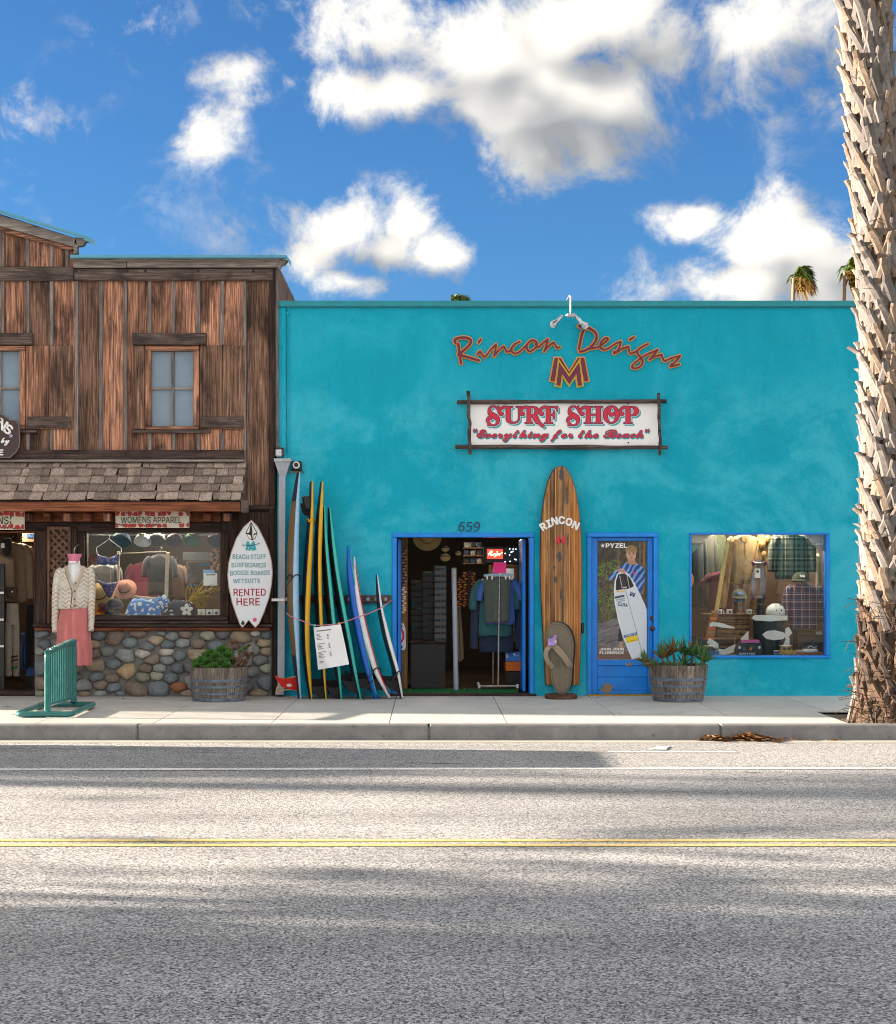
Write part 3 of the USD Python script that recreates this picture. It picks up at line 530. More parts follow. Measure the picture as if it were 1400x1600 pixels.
jx = [-120, -40, -20, -10.42] + [-9.17 + 1.25 * k for k in range(15)] + [20, 40, 120]
for a, b in zip(jx[:-1], jx[1:]):
    g = sbox(a + .005, -3.735, b - .005, 2.0 if a > 9 or a < -26 else .02).difference(pit)
    obj('paving_slab', flat(g, -.2, SW), CONC, pave)
obj('joint_fill', flat(sbox(-120, -3.735, 120, .02).difference(pit), -.2, SW - .008), MORTAR, pave)
# bare soil of the tree pit, slightly heaped
def soil(u, v):
    x = 4.45 + 1.65 * u; y = -3.72 + 1.37 * v; r = np.hypot(x - 5.0, y + 3.1)
    return np.stack([x, y, SW - .05 + .09 * np.exp(-(r / .5) ** 2) + .05 * (fbm(np.stack([x * 5, y * 5, x * 0], 1)) - .5)], 1)
p, f, _, _ = sheet(soil, 30, 26)
obj('tree_pit_soil', (p, f), DIRT, kind='structure', smooth=True)
obj('far_pavement', MB().box(-120, 120, -19.3, -16.1, -.28, .14), CONC, kind='structure')

# ================================================================== the turquoise surf shop
shop = thing('surf_shop_building', 'long low turquoise stucco surf shop with blue door frames', 'building', (1.8, 0, SW))
TL, TR, TT = X(433), X(1341), Z(473)
door_o = sbox(X(613), SW - .2, X(834), Z(833)); bdoor_o = sbox(X(917), SW - .2, X(1028), Z(832)); win_o = sbox(X(1077), Z(1028), X(1296), Z(832))
front = sbox(TL, SW - .1, TR, TT).difference(union_all([door_o, bdoor_o, win_o]))
obj('front_wall', MB().prism(front, 0, .2), STUCCO, shop)
obj('side_wall', MB().box(TR - .2, TR, .2, 11.8, SW - .1, TT - .003), STUCCO, shop)
obj('rear_wall', MB().box(TL, TR, 11.8, 12, SW - .1, TT - .003), STUCCO, shop)
obj('roof', MB().box(TL, TR - .203, .203, 11.797, TT - .35, TT - .2), surf('roof_felt', (.10, .10, .10), .9), shop)
obj('roof_flashing', MB().box(TL - .03, TR + .03, -.035, .235, TT - .004, TT + .02).box(TL - .03, TR + .03, -.035, -.004, TT - .055, TT - .004), DTEAL, shop)
obj('wall_trim', MB().box(TL, TR + .004, -.014, 0.001, TT - .068, TT - .058), DTEAL, shop)
obj('corner_trim', MB().box(TL + .002, X(447), -.02, -.001, Z(1080), TT - .07, .004), STUCCO, shop)
cond = obj('conduit', MB().tube([(X(450), -.022, Z(706)), (X(450), -.022, Z(480)), (X(450), .0, Z(477))], .011, 8), STUCCO, shop)
obj('clip', MB().box(X(447.5), X(452.5), -.036, -.0, Z(491), Z(488)), STUCCO, cond)
# plaster repairs and rust marks are thin skims on the wall
def jag(cx, cz, w, h, s):
    a = np.linspace(0, 2 * np.pi, 28, endpoint=False); r = .15 + 1.7 * fbm(np.stack([np.cos(a) * 1.9 + s, np.sin(a) * 1.9, a * 0 + s], 1), 3)
    return Polygon(np.stack([cx + w * r * np.cos(a), cz + h * r * np.sin(a)], 1)).buffer(0)
# entrance: blue frame, threshold
ent = sub('entrance', shop)
x0, x1, zt = X(613), X(834), Z(833)
obj('frame', MB().box(x0 - .004, x0 + .055, -.018, .21, SW, zt - .056, .006), BLUE_F, ent)
obj('frame', MB().box(x1 - .055, x1 + .004, -.018, .21, SW, zt - .056, .006), BLUE_F, ent)
obj('frame', MB().box(x0 - .004, x1 + .004, -.020, .21, zt - .054, zt + .004, .006), BLUE_F, ent)
obj('threshold', MB().box(x0 - .03, x1 + .03, -.06, .25, SW + .002, SW + .03, .008), W_DARKX, ent)
obj('open_door', MB().box(x0 + .062, x0 + .105, .22, 1.05, SW + .04, zt - .07, .006), BLUE, ent)
d2 = obj('open_door', MB().box(x1 - .135, x1 - .09, .22, 1.05, SW + .04, zt - .07, .006), BLUE, ent)
obj('door_handle', MB().tube([(x1 - .135, .9, 1.15), (x1 - .19, .9, 1.15), (x1 - .19, .8, 1.15)], .012, 8), GOLD, ent)
# house number over the entrance
num, w = text_poly('659', .115, 'NotoSansMath')
num = [affinity.skew(g, xs=8, origin=(0, 0)) for g in num]
for g in num: obj('house_number', MB().prism(g, -.012, .001, (X(714.5), Z(832) + .015)), NAVY_L, shop)
# blue door with its poster
bd = sub('blue_door', shop)
x0, x1, zt, zb = X(917), X(1028), Z(832), SW + .02
obj('frame', MB().box(x0, x0 + .06, -.02, .14, SW, zt - .06, .006), BLUE_F, bd)
obj('frame', MB().box(x1 - .06, x1, -.02, .14, SW, zt - .06, .006), BLUE_F, bd)
obj('frame', MB().box(x0, x1, -.022, .14, zt - .058, zt, .006), BLUE_F, bd)
gx0, gx1, gz0, gz1 = X(934), X(1012), Z(1031), Z(845)
obj('stile', MB().box(x0 + .063, gx0, .03, .075, zb, zt - .062, .004), BLUE, bd)
obj('stile', MB().box(gx1, x1 - .063, .03, .075, zb, zt - .062, .004), BLUE, bd)
obj('rail', MB().box(gx0 + .002, gx1 - .002, .032, .075, gz1, zt - .062, .004), BLUE, bd)
obj('rail', MB().box(gx0 + .002, gx1 - .002, .032, .075, Z(1040), gz0, .004), BLUE, bd)
obj('rail', MB().box(gx0 + .002, gx1 - .002, .032, .075, zb, Z(1079), .004), BLUE, bd)
obj('panel', MB().box(gx0 + .002, gx1 - .002, .046, .07, Z(1079) + .001, Z(1058) - .004, .003), BLUE, bd)
obj('panel', MB().box(gx0 + .002, gx1 - .002, .047, .07, Z(1058), Z(1040) - .001, .003), BLUE, bd)
obj('worn_patch', MB().prism(jag(X(949), Z(1075), .10, .045, 3), .029, .0315), surf('bare_wood_patch', (.24, .18, .13), .9, .3, 30), bd)
obj('worn_patch', MB().prism(jag(X(985), Z(1038), .05, .02, 5), .029, .0315), surf('bare_wood_patch_b', (.24, .18, .13), .9, .3, 30), bd)
obj('doorstep', MB().box(x0 - .01, x1 + .02, -.04, .14, SW + .001, SW + .018, .004), surf('yellow_doorstep', (.42, .25, .05), .7, .3, 20), bd)
for py in (966, 982):
    k = obj('door_knob' if py > 970 else 'deadbolt', MB().lathe([(.0, 0), (.03, 0), (.034, .012), (.02, .02), (.026, .045), (.028, .06), (.018, .07), (0, .07)] if py > 970 else [(0, 0), (.034, 0), (.034, .012), (.024, .022), (0, .024)], 16, (X(1020), .03, Z(py)), RX(90)), RUST, bd)
# display window: frame, glass
dw = sub('display_window', shop)
x0, x1, z0, z1 = X(1077), X(1296), Z(1028), Z(832)
for a in ((x0, x0 + .03, z0 + .032, z1 - .03), (x1 - .045, x1, z0 + .032, z1 - .03)): obj('frame', MB().box(a[0], a[1], -.016, .12, a[2], a[3], .005), BLUE_F, dw)
obj('frame', MB().box(x0, x1, -.018, .12, z1 - .028, z1, .005), BLUE_F, dw)
obj('sill', MB().box(x0 - .006, x1 + .01, -.03, .12, z0, z0 + .03, .006), BLUE_F, dw)
obj('pane', MB().box(x0 + .03, x1 - .045, .06, .064, z0 + .03, z1 - .028), PANE, dw)
# rooms behind
rm = sub('interior', shop)
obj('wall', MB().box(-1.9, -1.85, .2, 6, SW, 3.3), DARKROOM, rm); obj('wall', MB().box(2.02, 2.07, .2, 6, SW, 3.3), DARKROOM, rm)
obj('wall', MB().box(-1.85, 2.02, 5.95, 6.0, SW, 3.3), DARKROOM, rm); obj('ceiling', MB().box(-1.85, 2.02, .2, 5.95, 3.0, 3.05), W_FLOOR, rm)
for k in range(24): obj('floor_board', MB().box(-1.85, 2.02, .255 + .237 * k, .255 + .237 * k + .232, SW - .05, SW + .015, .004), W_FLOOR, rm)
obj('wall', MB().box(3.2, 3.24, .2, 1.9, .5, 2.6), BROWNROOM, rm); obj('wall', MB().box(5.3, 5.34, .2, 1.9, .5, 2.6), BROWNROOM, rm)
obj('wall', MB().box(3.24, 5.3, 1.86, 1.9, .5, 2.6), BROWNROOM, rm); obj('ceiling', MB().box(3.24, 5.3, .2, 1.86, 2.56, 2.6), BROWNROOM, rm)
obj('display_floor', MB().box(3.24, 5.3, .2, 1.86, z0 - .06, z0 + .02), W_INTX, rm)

# ================================================================== the timber building
barn = thing('timber_building', 'two storey weathered wooden shop with shake awning and cobblestone base', 'building', (-5, 0, SW))
BL = -14.0; BR = TL - .004
par = Z(420)
gable = [(X(118), par), (X(118), Z(372)), (X(-14), Z(330)), (X(-150), Z(372)), (X(-150), par)]
wall = union_all([sbox(BL, SW - .1, BR, Z(408)), Polygon(gable)])
holes = union_all([sbox(X(-75), SW - .3, X(55), Z(830)), sbox(X(133), Z(962), X(345), Z(832)), sbox(X(236), Z(666), X(304), Z(549)), sbox(X(-31), Z(666), X(34), Z(549))])
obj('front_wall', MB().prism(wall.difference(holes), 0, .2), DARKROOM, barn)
obj('side_wall', MB().box(BL, BL + .2, .2, 12, SW - .1, Z(410)), W_BOARD2, barn); obj('side_wall', MB().box(BR - .2, BR, .203, 12, SW - .1, Z(410)), W_BOARD2, barn)
obj('rear_wall', MB().box(BL + .2, BR - .2, 11.8, 12, SW - .1, Z(410)), W_BOARD2, barn)
obj('roof', MB().box(BL + .2, BR - .2, .2, 11.8, Z(430), Z(424)), surf('barn_roof', (.10, .1, .1), .9), barn)
bat = [-184, -147, -109, -71, -33, 6, 45, 82, 121, 159, 197, 235, 272, 311, 348, 385]
# board-and-batten cladding of the upper storey
opening = union_all([sbox(X(226), Z(676), X(314), Z(536)), sbox(X(-40), Z(676), X(42), Z(536))])
for i, (a, b) in enumerate(zip(bat[:-1], bat[1:])):
    g = sbox(X(a) + .004, Z(719), X(b) - .004, Z(440)).difference(opening)
    for q in getattr(g, 'geoms', [g]):
        y = -.026 - .004 * rng.random()
        obj('board', MB().prism(q, y, -.001), W_BOARD if rng.random() < .72 else W_BOARD2, barn)
obj('board', MB().box(X(386) + .003, X(421) - .003, -.04, -.001, Z(790), Z(440), .003), W_BOARD2, barn)
for a in bat[:-1] + [383]:
    rng_y = [(704 if not (a == 383) else 790, 440)]
    if 226 < a < 390 and a not in (383,): rng_y = [(540, 440), (719, 677)]
    if -45 < a < 60: rng_y = [(540, 440), (704, 677)]
    if a == 82: rng_y = [(541, 440), (704, 671)]
    for lo, hi in rng_y:
        obj('batten', MB().box(X(a) - .023, X(a) + .023, -.056 - .006 * rng.random(), -.031, Z(lo), Z(hi) - .002, .004), W_GREY, barn)
obj('corner_board', MB().box(X(421), X(430.5), -.075, .0, Z(790), Z(421), .006), W_DARK, barn)
obj('corner_board', MB().box(X(431), X(436) + .0, -.06, -.024, Z(700), Z(415), .004), W_GREY, barn)
# gable boards
for a, b in ((-147, -109), (-109, -71), (-71, -33), (-33, 6), (6, 45), (45, 82), (82, 106), (106, 118)):
    def gz(p): return Z(330 + abs(p + 14) * 42 / 132 + 22)
    obj('board', MB().prism(Polygon([(X(a) + .004, par), (X(b) - .004, par), (X(b) - .004, gz(b)), (X(a) + .004, gz(a))]), -.028, -.001), W_BOARD, barn)
    obj('batten', MB().box(X(a) - .023, X(a) + .023, -.055, -.03, par, gz(a), .004), W_GREY, barn)
# long beam across the front, drilled fixings, fascia and flashing above
obj('beam', MB().box(X(118), X(428), -.085, -.001, Z(440), Z(421.5), .012), W_BEAM, barn)
obj('beam', MB().box(X(-260), X(117), -.075, -.001, Z(440.5), Z(418), .012), W_BEAM, barn)
for px in (121, 200, 229, 311, 397): obj('bolt', MB().lathe([(0, 0), (.022, 0), (.018, .012), (0, .014)], 10, (X(px), -.085, Z(425)), RX(90)), BLACK, barn)
obj('fascia', MB().box(X(117), X(200), -.10, -.001, Z(420.5), Z(407), .008), W_GREYX, barn)
obj('fascia', MB().box(X(200.6), X(436), -.105, -.001, Z(420), Z(407), .008), W_GREYX, barn)
obj('fascia', MB().box(X(117), X(438), -.125, -.107, Z(411), Z(407), .004), W_GREYX, barn)
def flashing(a, b, o=.0):
    m = MB(); prof = [(-.19, -.045), (-.20, -.03), (-.19, .0), (.1, .03), (.1, .0), (-.16, -.02)]
    m.rings([[(a[0], y, a[1] + z) for y, z in prof], [(b[0], y, b[1] + z) for y, z in prof]]); return m
obj('roof_flashing', flashing((X(115), Z(403)), (X(449), Z(403))), FLASH, barn)
obj('roof_flashing', MB().rings([[(X(449), y, Z(403) + z) for y, z in ((-.19, -.045), (-.19, .0), (.1, .03), (.1, -.02))], [(X(454), y, Z(409) + z) for y, z in ((-.17, -.06), (-.17, .0), (.1, .02), (.1, -.05))]]), FLASH, barn)
obj('eave_return', MB().prism(Polygon([(X(436), Z(407)), (X(451), Z(409)), (X(446), Z(415)), (X(441), Z(417)), (X(438), Z(422)), (X(436), Z(422))]), -.10, -.0), W_GREYX, barn)
obj('roof_flashing', flashing((X(-14), Z(327)), (X(136), Z(372))), FLASH, barn)
obj('roof_flashing', flashing((X(-164), Z(372)), (X(-14.5), Z(327))), FLASH, barn)
obj('roof_flashing', MB().rings([[(X(136), y, Z(372) + z) for y, z in ((-.19, -.06), (-.19, .0), (.1, .03), (.1, -.02))], [(X(147), y, Z(376) + z) for y, z in ((-.16, -.07), (-.16, .0), (.1, .02), (.1, -.05))]]), FLASH, barn)
for s in (1, -1):
    a, b = X(-14), X(-14 + s * 132); za, zb2 = Z(333), Z(375)
    obj('gable_fascia', MB().prism(Polygon([(a, za), (b + s * .02, zb2), (b, zb2 - .11), (a, za - .15)]), -.11, -.001), W_GREYX, barn)
    obj('gable_fascia', MB().prism(Polygon([(a, za - .155), (b, zb2 - .115), (b - s * .05, zb2 - .15), (a, za - .21)]), -.075, -.001), W_BOARDX, barn)
obj('eave_return', MB().prism(Polygon([(X(117), Z(383)), (X(124), Z(384)), (X(122), Z(397)), (X(118), Z(400))]), -.10, -.0), W_GREYX, barn)
obj('eave_return', MB().prism(Polygon([(X(120), Z(373)), (X(146), Z(377)), (X(141), Z(379)), (X(136), Z(380)), (X(132), Z(386)), (X(124), Z(387))]), -.10, -.0), W_GREYX, barn)
# upper windows: header, shutters, frame, sash bars, panes, sill
def upper_window(wx0, wx1, name, shut_l, shut_r):
    w = sub(name, barn)
    obj('header', MB().box(X(wx0 - 23 - 5), X(wx1 + 21), -.10, -.03, Z(540), Z(522), .008), W_BEAM, w)
    fr = [(wx0 - 9, wx0, 549, 666), (wx1, wx1 + 9, 549, 666)]
    for a, b, c, d in fr: obj('frame', MB().box(X(a), X(b), -.062, .06, Z(d), Z(c), .008), W_BOARD, w)
    obj('frame', MB().box(X(wx0 - 9), X(wx1 + 9), -.064, .06, Z(548.6), Z(541), .008), W_BOARDX, w); obj('frame', MB().box(X(wx0 - 9), X(wx1 + 9), -.064, .06, Z(672), Z(666.4), .008), W_BOARDX, w)
    xm = (wx0 + wx1) / 2
    obj('glazing_bar', MB().box(X(xm) - .02, X(xm) + .02, -.02, .012, Z(666), Z(549), .004), W_GREY, w)
    obj('glazing_bar', MB().box(X(wx0), X(xm) - .021, -.015, .012, Z(609), Z(605.5), .003), W_GREYX, w); obj('glazing_bar', MB().box(X(xm) + .021, X(wx1), -.015, .012, Z(609), Z(605.5), .003), W_GREYX, w)
    for a, b in ((wx0, xm), (xm, wx1)):
        for c, d in ((549, 606), (608, 666)): obj('pane', MB().box(X(a), X(b), .014, .02, Z(d), Z(c)), SKY_PANE, w)
    obj('sill', MB().box(X(wx0 - 28), X(wx1 + 28), -.09, -.03, Z(677.5), Z(672.5), .008), W_BEAM, w)
    for a, b in shut_l + shut_r:
        s = obj('shutter_board', MB().box(X(a) + .003, X(b) - .003, -.058, -.031, Z(671), Z(541), .005), W_BOARD if rng.random() < .5 else W_BOARD2, w)
    if len(shut_r) > 1: obj('shutter_ledge', MB().box(X(shut_r[0][0]) + .03, X(shut_r[-1][1]) - .02, -.078, -.059, Z(669), Z(652), .005), W_BEAM, w)
upper_window(237, 303, 'window', [(210, 227.5)], [(312.5, 348), (348, 384)])
upper_window(-31, 32, 'window', [], [(41.5, 78), (78, 115)])
obj('belt_beam', MB().box(X(-260), X(382), -.10, -.03, Z(718.5), Z(704), .008), W_DARKX, barn)
# awning of cedar shakes
aw = sub('awning', barn)
AX1 = X(386); zt_, ze_ = Z(722), Z(783, 19.5); dep = .5
obj('ridge_board', MB().box(X(-260), X(383), -.115, -.03, Z(722.5), Z(718.8), .006), W_GREYX, aw)
obj('deck', MB().rings([[(x, -.02, zt_ - .05), (x, -.02, zt_), (x, -dep, ze_), (x, -dep, ze_ - .05)] for x in (X(-260), AX1 - .03)]), W_DARK, aw)
sl = np.array([0, -(dep - .02), ze_ - zt_]); Ls = np.linalg.norm(sl); sl /= Ls; nrm = np.cross([1, 0, 0], sl); nrm = nrm if nrm[2] > 0 else -nrm
rows = 5; ex = Ls / rows
for r in range(rows):
    x = -5.95 - .12 * rng.random()
    while x < AX1 - .07:
        w = float(rng.choice([.085, .11, .14, .17, .20])) * (1 + .15 * rng.random()); w = min(w, AX1 - x); tilt = .010 * rng.standard_normal()
        down = .018 * rng.random() - .004
        s0, s1 = r * ex - .04 if r else 0.0, (r + 1) * ex + down; th = .018 + .010 * rng.random()
        base = np.array([0, -.02, zt_])
        c0 = base + sl * s0 + nrm * (.012); c1 = base + sl * s1 + nrm * (.040 + .014 * rng.random())
        a0, a1 = x + .003, x + w - .003
        v = [(*(c0 + [a0, 0, 0]),), (*(c0 + [a1, 0, 0]),), (*(c1 + [a1 + tilt, 0, 0] - sl * .012 * rng.random()),), (*(c1 + [a0 + tilt, 0, 0] - sl * .012 * rng.random()),)]
        v = np.array(v); v2 = v - nrm * np.array([.012, .012, th, th])[:, None]
        obj('shake', MB().rings([v2, v]), W_SHAKE, aw); x += w
obj('awning_fascia', MB().box(X(-300, 19.48), X(376, 19.48), -dep - .02, -dep + .025, Z(799, 19.48), Z(784.5, 19.48), .006), W_RED, aw)
obj('awning_fascia', MB().box(X(376.5, 19.48), X(388, 19.48), -dep - .03, -dep + .03, Z(801, 19.48), Z(782, 19.48), .008), W_BEAM, aw)
obj('barge_board', MB().rings([[(AX1 - .028 + k, -.02, zt_ - .10), (AX1 - .028 + k, -.02, zt_ + .03), (AX1 - .028 + k, -dep - .0, ze_ + .03), (AX1 - .028 + k, -dep - .0, ze_ - .11)] for k in (0, .045)]), W_BEAM, aw)
obj('soffit', MB().box(X(-260), AX1 - .03, -dep + .03, -.012, Z(800), Z(797)), W_DARKX, aw)
for px in range(-20, 370, 31): obj('rafter_tail', MB().box(X(px), X(px + 11), -.19, -.012, Z(815), Z(803), .005), W_RED if px % 2 else W_BOARD, aw)
# shop front under the awning
fr = sub('shop_front', barn)
obj('header', MB().box(X(-120), X(345), -.03, -.001, Z(831), Z(816), .006), W_DARKX, fr); obj('header', MB().box(X(-120), X(345), -.018, -.001, Z(815.5), Z(800), .004), W_RED, fr)
obj('post', MB().box(X(57), X(75), -.06, -.001, Z(984), Z(829), .008), W_DARK, fr)
obj('post', MB().box(X(112.5), X(122), -.05, -.001, Z(974), Z(824), .006), W_DARK, fr); obj('post', MB().box(X(122.3), X(133), -.035, .1, Z(962), Z(831.5), .006), W_DARK, fr)
obj('backing_board', MB().box(X(75.3), X(112.2), -.012, -.001, Z(974), Z(824)), DARKROOM, fr)
obj('post', MB().box(X(345), X(358), -.05, .1, Z(973), Z(831.5), .006), W_DARK, fr)
for a, b in ((345.3, 371), (371.5, 398), (398.5, 421)): obj('board', MB().box(X(a if a > 346 else 358.4), X(b), -.026 - .008 * rng.random(), -.001, Z(974), Z(800), .004), W_DARK, fr)
obj('corner_board', MB().box(X(421.4), X(428.5), -.07, -.001, Z(974), Z(791), .006), W_DARK, fr)
obj('belt_trim', MB().box(X(387), X(430), -.08, -.042, Z(796), Z(790.4), .005), W_DARKX, fr)
obj('sill', MB().box(X(122.5), X(358), -.12, .1, Z(969), Z(962.4), .008), W_DARKX, fr); obj('sill', MB().box(X(122.5), X(358), -.09, -.001, Z(974), Z(969.3), .006), W_BEAM, fr)
obj('ledge', MB().box(X(56), X(428), -.17, -.001, Z(979.5), Z(974.4), .008), W_DARKX, fr); obj('ledge', MB().box(X(58), X(424), -.14, -.001, Z(985), Z(979.9), .006), W_RED, fr)
obj('pane', MB().box(X(133), X(345), .05, .054, Z(962), Z(831.5)), PANE, fr)
obj('door_jamb', MB().box(X(54), X(56.6), -.045, .2, SW, Z(830), .004), W_DARK, fr)
obj('door_lintel', MB().box(X(-75), X(53.6), -.03, .2, Z(832.5), Z(828.5), .004), W_RED, fr)
obj('doorstep', MB().box(X(-75), X(56), -.05, .25, SW + .002, Z(1079), .006), W_DARKX, fr)
# garden lattice beside the window
la = sub('lattice', barn)
lx0, lx1, lz0, lz1 = X(75.5), X(112), Z(974), Z(823)
for a in ((lx0, lx0 + .03, lz0, lz1 - .04), (lx1 - .03, lx1, lz0, lz1 - .04)): obj('frame', MB().box(a[0], a[1], -.06, -.013, a[2], a[3], .004), W_LATT, la)
obj('frame', MB().box(lx0, lx1, -.062, -.013, lz1 - .04, lz1, .004), W_LATT, la)
inner = sbox(lx0 + .03, lz0, lx1 - .03, lz1 - .04); st = .098
for s, y in ((1, -.022), (-1, -.034)):
    k = -3
    while True:
        c = lz0 + k * st
        if c > lz1 + .4: break
        g = LineString([(lx0 - .1, c), (lx1 + .1, c + s * (lx1 - lx0 + .2))]).buffer(.0155, cap_style=2).intersection(inner)
        if not g.is_empty and g.area > 1e-4: obj('slat', MB().prism(g, y, y + .010), W_LATT, la)
        k += 1
# river-stone base wall
sw_ = sub('stone_wall', barn)
sx0, sx1, sz0, sz1 = X(57), X(425), SW, Z(985)
obj('mortar', MB().box(sx0, sx1, -.075, -.001, sz0 - .02, sz1), MORTAR, sw_)
r2 = np.random.default_rng(21)
asp = 1.55                                   # stones lie flat: wider than tall
pts = []
area = sbox(sx0, sz0 * asp, sx1, sz1 * asp)
cand = []
for _ in range(6000):
    p = np.array([r2.uniform(sx0, sx1), r2.uniform(sz0 * asp, sz1 * asp)]); rad = r2.choice([.075, .115, .15, .17], p=[.30, .36, .24, .10])
    if all(np.hypot(*(p - q)) > .94 * (rad + s) for q, s in cand): cand.append((p, rad))
C = np.array([c[0] for c in cand]); Rr = np.array([c[1] for c in cand])
mir = np.vstack([C, C * [-1, 1] + [2 * sx0, 0], C * [-1, 1] + [2 * sx1, 0], C * [1, -1] + [0, 2 * sz0 * asp], C * [1, -1] + [0, 2 * sz1 * asp]])
vor = Voronoi(mir)
for i in range(len(C)):
    cell = Polygon(vor.vertices[vor.regions[vor.point_region[i]]]).intersection(Point(C[i]).buffer(Rr[i] * 1.45))
    cell = cell.buffer(-.056).buffer(.054)
    cell = affinity.scale(cell, 1, 1 / asp, origin=(0, 0))
    if cell.is_empty or cell.geom_type != 'Polygon' or cell.area < .0012: continue
    b = np.array([cell.exterior.interpolate(t, normalized=True).coords[0] for t in np.linspace(0, 1, 17)[:-1]]); b = b if Polygon(b).exterior.is_ccw else b[::-1]
    c = b.mean(0); hgt = .035 + .22 * math.sqrt(cell.area) * r2.uniform(.6, 1.0); R_ = []
    for s, dpt in ((1.0, -.01), (1.02, .25), (.93, .62), (.72, .88), (.38, .99)):
        q = c + (b - c) * s; R_.append(np.stack([q[:, 0], -.075 - hgt * dpt + .01 * (fbm(np.stack([q[:, 0] * 12, q[:, 1] * 12, q[:, 0] * 0 + i], 1), 2) - .5), q[:, 1]], 1))
    obj('stone', MB().rings(R_), STONES[int(r2.choice(9, p=[.21, .24, .11, .04, .15, .06, .08, .08, .03]))], sw_, smooth=True)
obj('base_course', MB().box(sx0, sx1, -.10, -.076, sz0 - .01, sz0 + .012), MORTAR, sw_)
# rooms behind the women's shop
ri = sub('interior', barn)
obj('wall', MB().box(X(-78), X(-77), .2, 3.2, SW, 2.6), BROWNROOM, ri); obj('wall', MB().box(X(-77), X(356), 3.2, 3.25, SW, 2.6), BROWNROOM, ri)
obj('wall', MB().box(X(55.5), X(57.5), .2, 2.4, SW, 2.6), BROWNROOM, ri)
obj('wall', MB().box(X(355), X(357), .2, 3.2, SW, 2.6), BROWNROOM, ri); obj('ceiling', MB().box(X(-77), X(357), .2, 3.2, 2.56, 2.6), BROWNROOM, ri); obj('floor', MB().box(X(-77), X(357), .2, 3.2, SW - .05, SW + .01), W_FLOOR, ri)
obj('display_shelf', MB().box(X(130), X(355), .12, .85, Z(962) - .06, Z(962) + .004), W_INTX, ri)
# the taller house that the street goes on with, out of the picture to the left
nb = thing('corner_house', 'plain two storey stucco house standing beyond the timber building', 'building', (-20, 0, SW))
obj('wall', MB().box(-26, -14.2, 0, 12, SW - .1, 8.0), surf('pale_stucco', (.45, .40, .33), .9, .1, 2), nb); obj('roof', MB().box(-26.05, -14.15, -.05, 12.05, 8.003, 8.12), surf('roof_edge', (.2, .18, .16), .9), nb)
for k in range(4): obj('window', MB().box(-25 + 2.7 * k, -23.8 + 2.7 * k, -.03, -.002, 5.2, 6.6), SKY_PANE, nb)

# ================================================================== signs and lettering
def zpt(pts, k, ox, oy, d=20.0):
    """points read off an enlarged part of the photograph -> (x, z) at distance d"""
    return [(X(ox + a / k, d), Z(oy + b / k, d)) for a, b in pts]
def fit_text(parent, text, bb, y, mat, kind='Inter', weight=400, d=20.0, jit=0.0, t=.003, skew=0.0, fat=0.0, name='letter', turn=0.0, seed=1):
    """lettering stretched to the pixel box bb = x0, top, x1, baseline"""
    g, w = text_poly(text, 1.0, kind, weight)
    b = union_all(g).bounds; x0, x1, z1, z0 = X(bb[0], d), X(bb[2], d), Z(bb[1], d), Z(bb[3], d)
    sx, sz = (x1 - x0) / (b[2] - b[0]), (z1 - z0); q = np.random.default_rng(seed)
    for p in g:
        p = affinity.translate(affinity.scale(p, sx, sz, origin=(0, 0)), x0 - b[0] * sx, z0)
        if skew: p = affinity.skew(p, xs=skew, origin=(p.centroid.x, z0))
        if jit: p = affinity.translate(affinity.rotate(p, q.normal() * jit * 50), 0, q.normal() * jit * (z1 - z0))
        if turn: p = affinity.rotate(p, turn, origin=((x0 + x1) / 2, (z0 + z1) / 2))
        if fat: p = p.buffer(fat)
        obj(name, MB().prism(p, y, y - t), mat, parent)

rs = thing('script_wall_sign', 'maroon cut-out script lettering with orange edges reading Rincon Designs', 'sign', (X(890), 0, Z(545)))
R_ = [[(80, 252), (72, 225), (105, 202), (180, 194), (238, 212), (250, 248), (222, 290), (160, 345), (112, 384)], [(112, 265), (120, 330), (130, 400), (143, 478)], [(112, 378), (190, 402), (270, 425), (338, 445)]]
inc = [[(318, 382), (348, 345), (362, 362), (395, 405), (430, 378), (470, 322), (527, 268)], [(527, 268), (520, 320), (503, 398)], [(503, 398), (545, 345), (605, 293), (625, 318), (645, 352), (690, 325), (730, 270), (785, 238)],
       [(735, 262), (692, 310), (700, 352), (742, 370), (795, 338), (850, 285), (900, 232), (930, 220)], [(925, 222), (880, 250), (860, 300), (885, 345), (930, 330), (968, 285), (968, 242), (930, 222)], [(955, 262), (985, 302), (1040, 250), (1092, 213)],
       [(1092, 213), (1078, 270), (1050, 345)], [(1050, 345), (1100, 290), (1150, 250), (1170, 272), (1192, 308), (1220, 298)]]
De = [[(222, 105), (196, 190), (170, 318)], [(172, 66), (205, 88), (270, 90), (340, 130), (366, 185), (345, 245), (290, 305), (230, 338), (180, 348)]]
es = [[(285, 318), (370, 302), (402, 288), (452, 250), (490, 213), (470, 198), (432, 220), (404, 270), (415, 315), (462, 325), (520, 296), (572, 260), (627, 238)], [(627, 238), (618, 285), (590, 338), (552, 368), (556, 345)], [(556, 368), (600, 348), (650, 312), (711, 293)],
      [(711, 293), (716, 332), (732, 370), (790, 348), (830, 318), (870, 290), (926, 263)], [(850, 300), (812, 335), (812, 372), (842, 410), (867, 452), (850, 502), (800, 530), (750, 520), (768, 482), (830, 432), (900, 386), (962, 358), (1032, 328)],
      [(1032, 328), (1000, 372), (940, 436)], [(940, 436), (1000, 402), (1072, 380)], [(1072, 380), (1086, 422), (1108, 450), (1180, 420), (1276, 393)], [(1276, 393), (1250, 432), (1190, 490), (1168, 514), (1180, 482)], [(1168, 512), (1222, 500), (1266, 486)]]
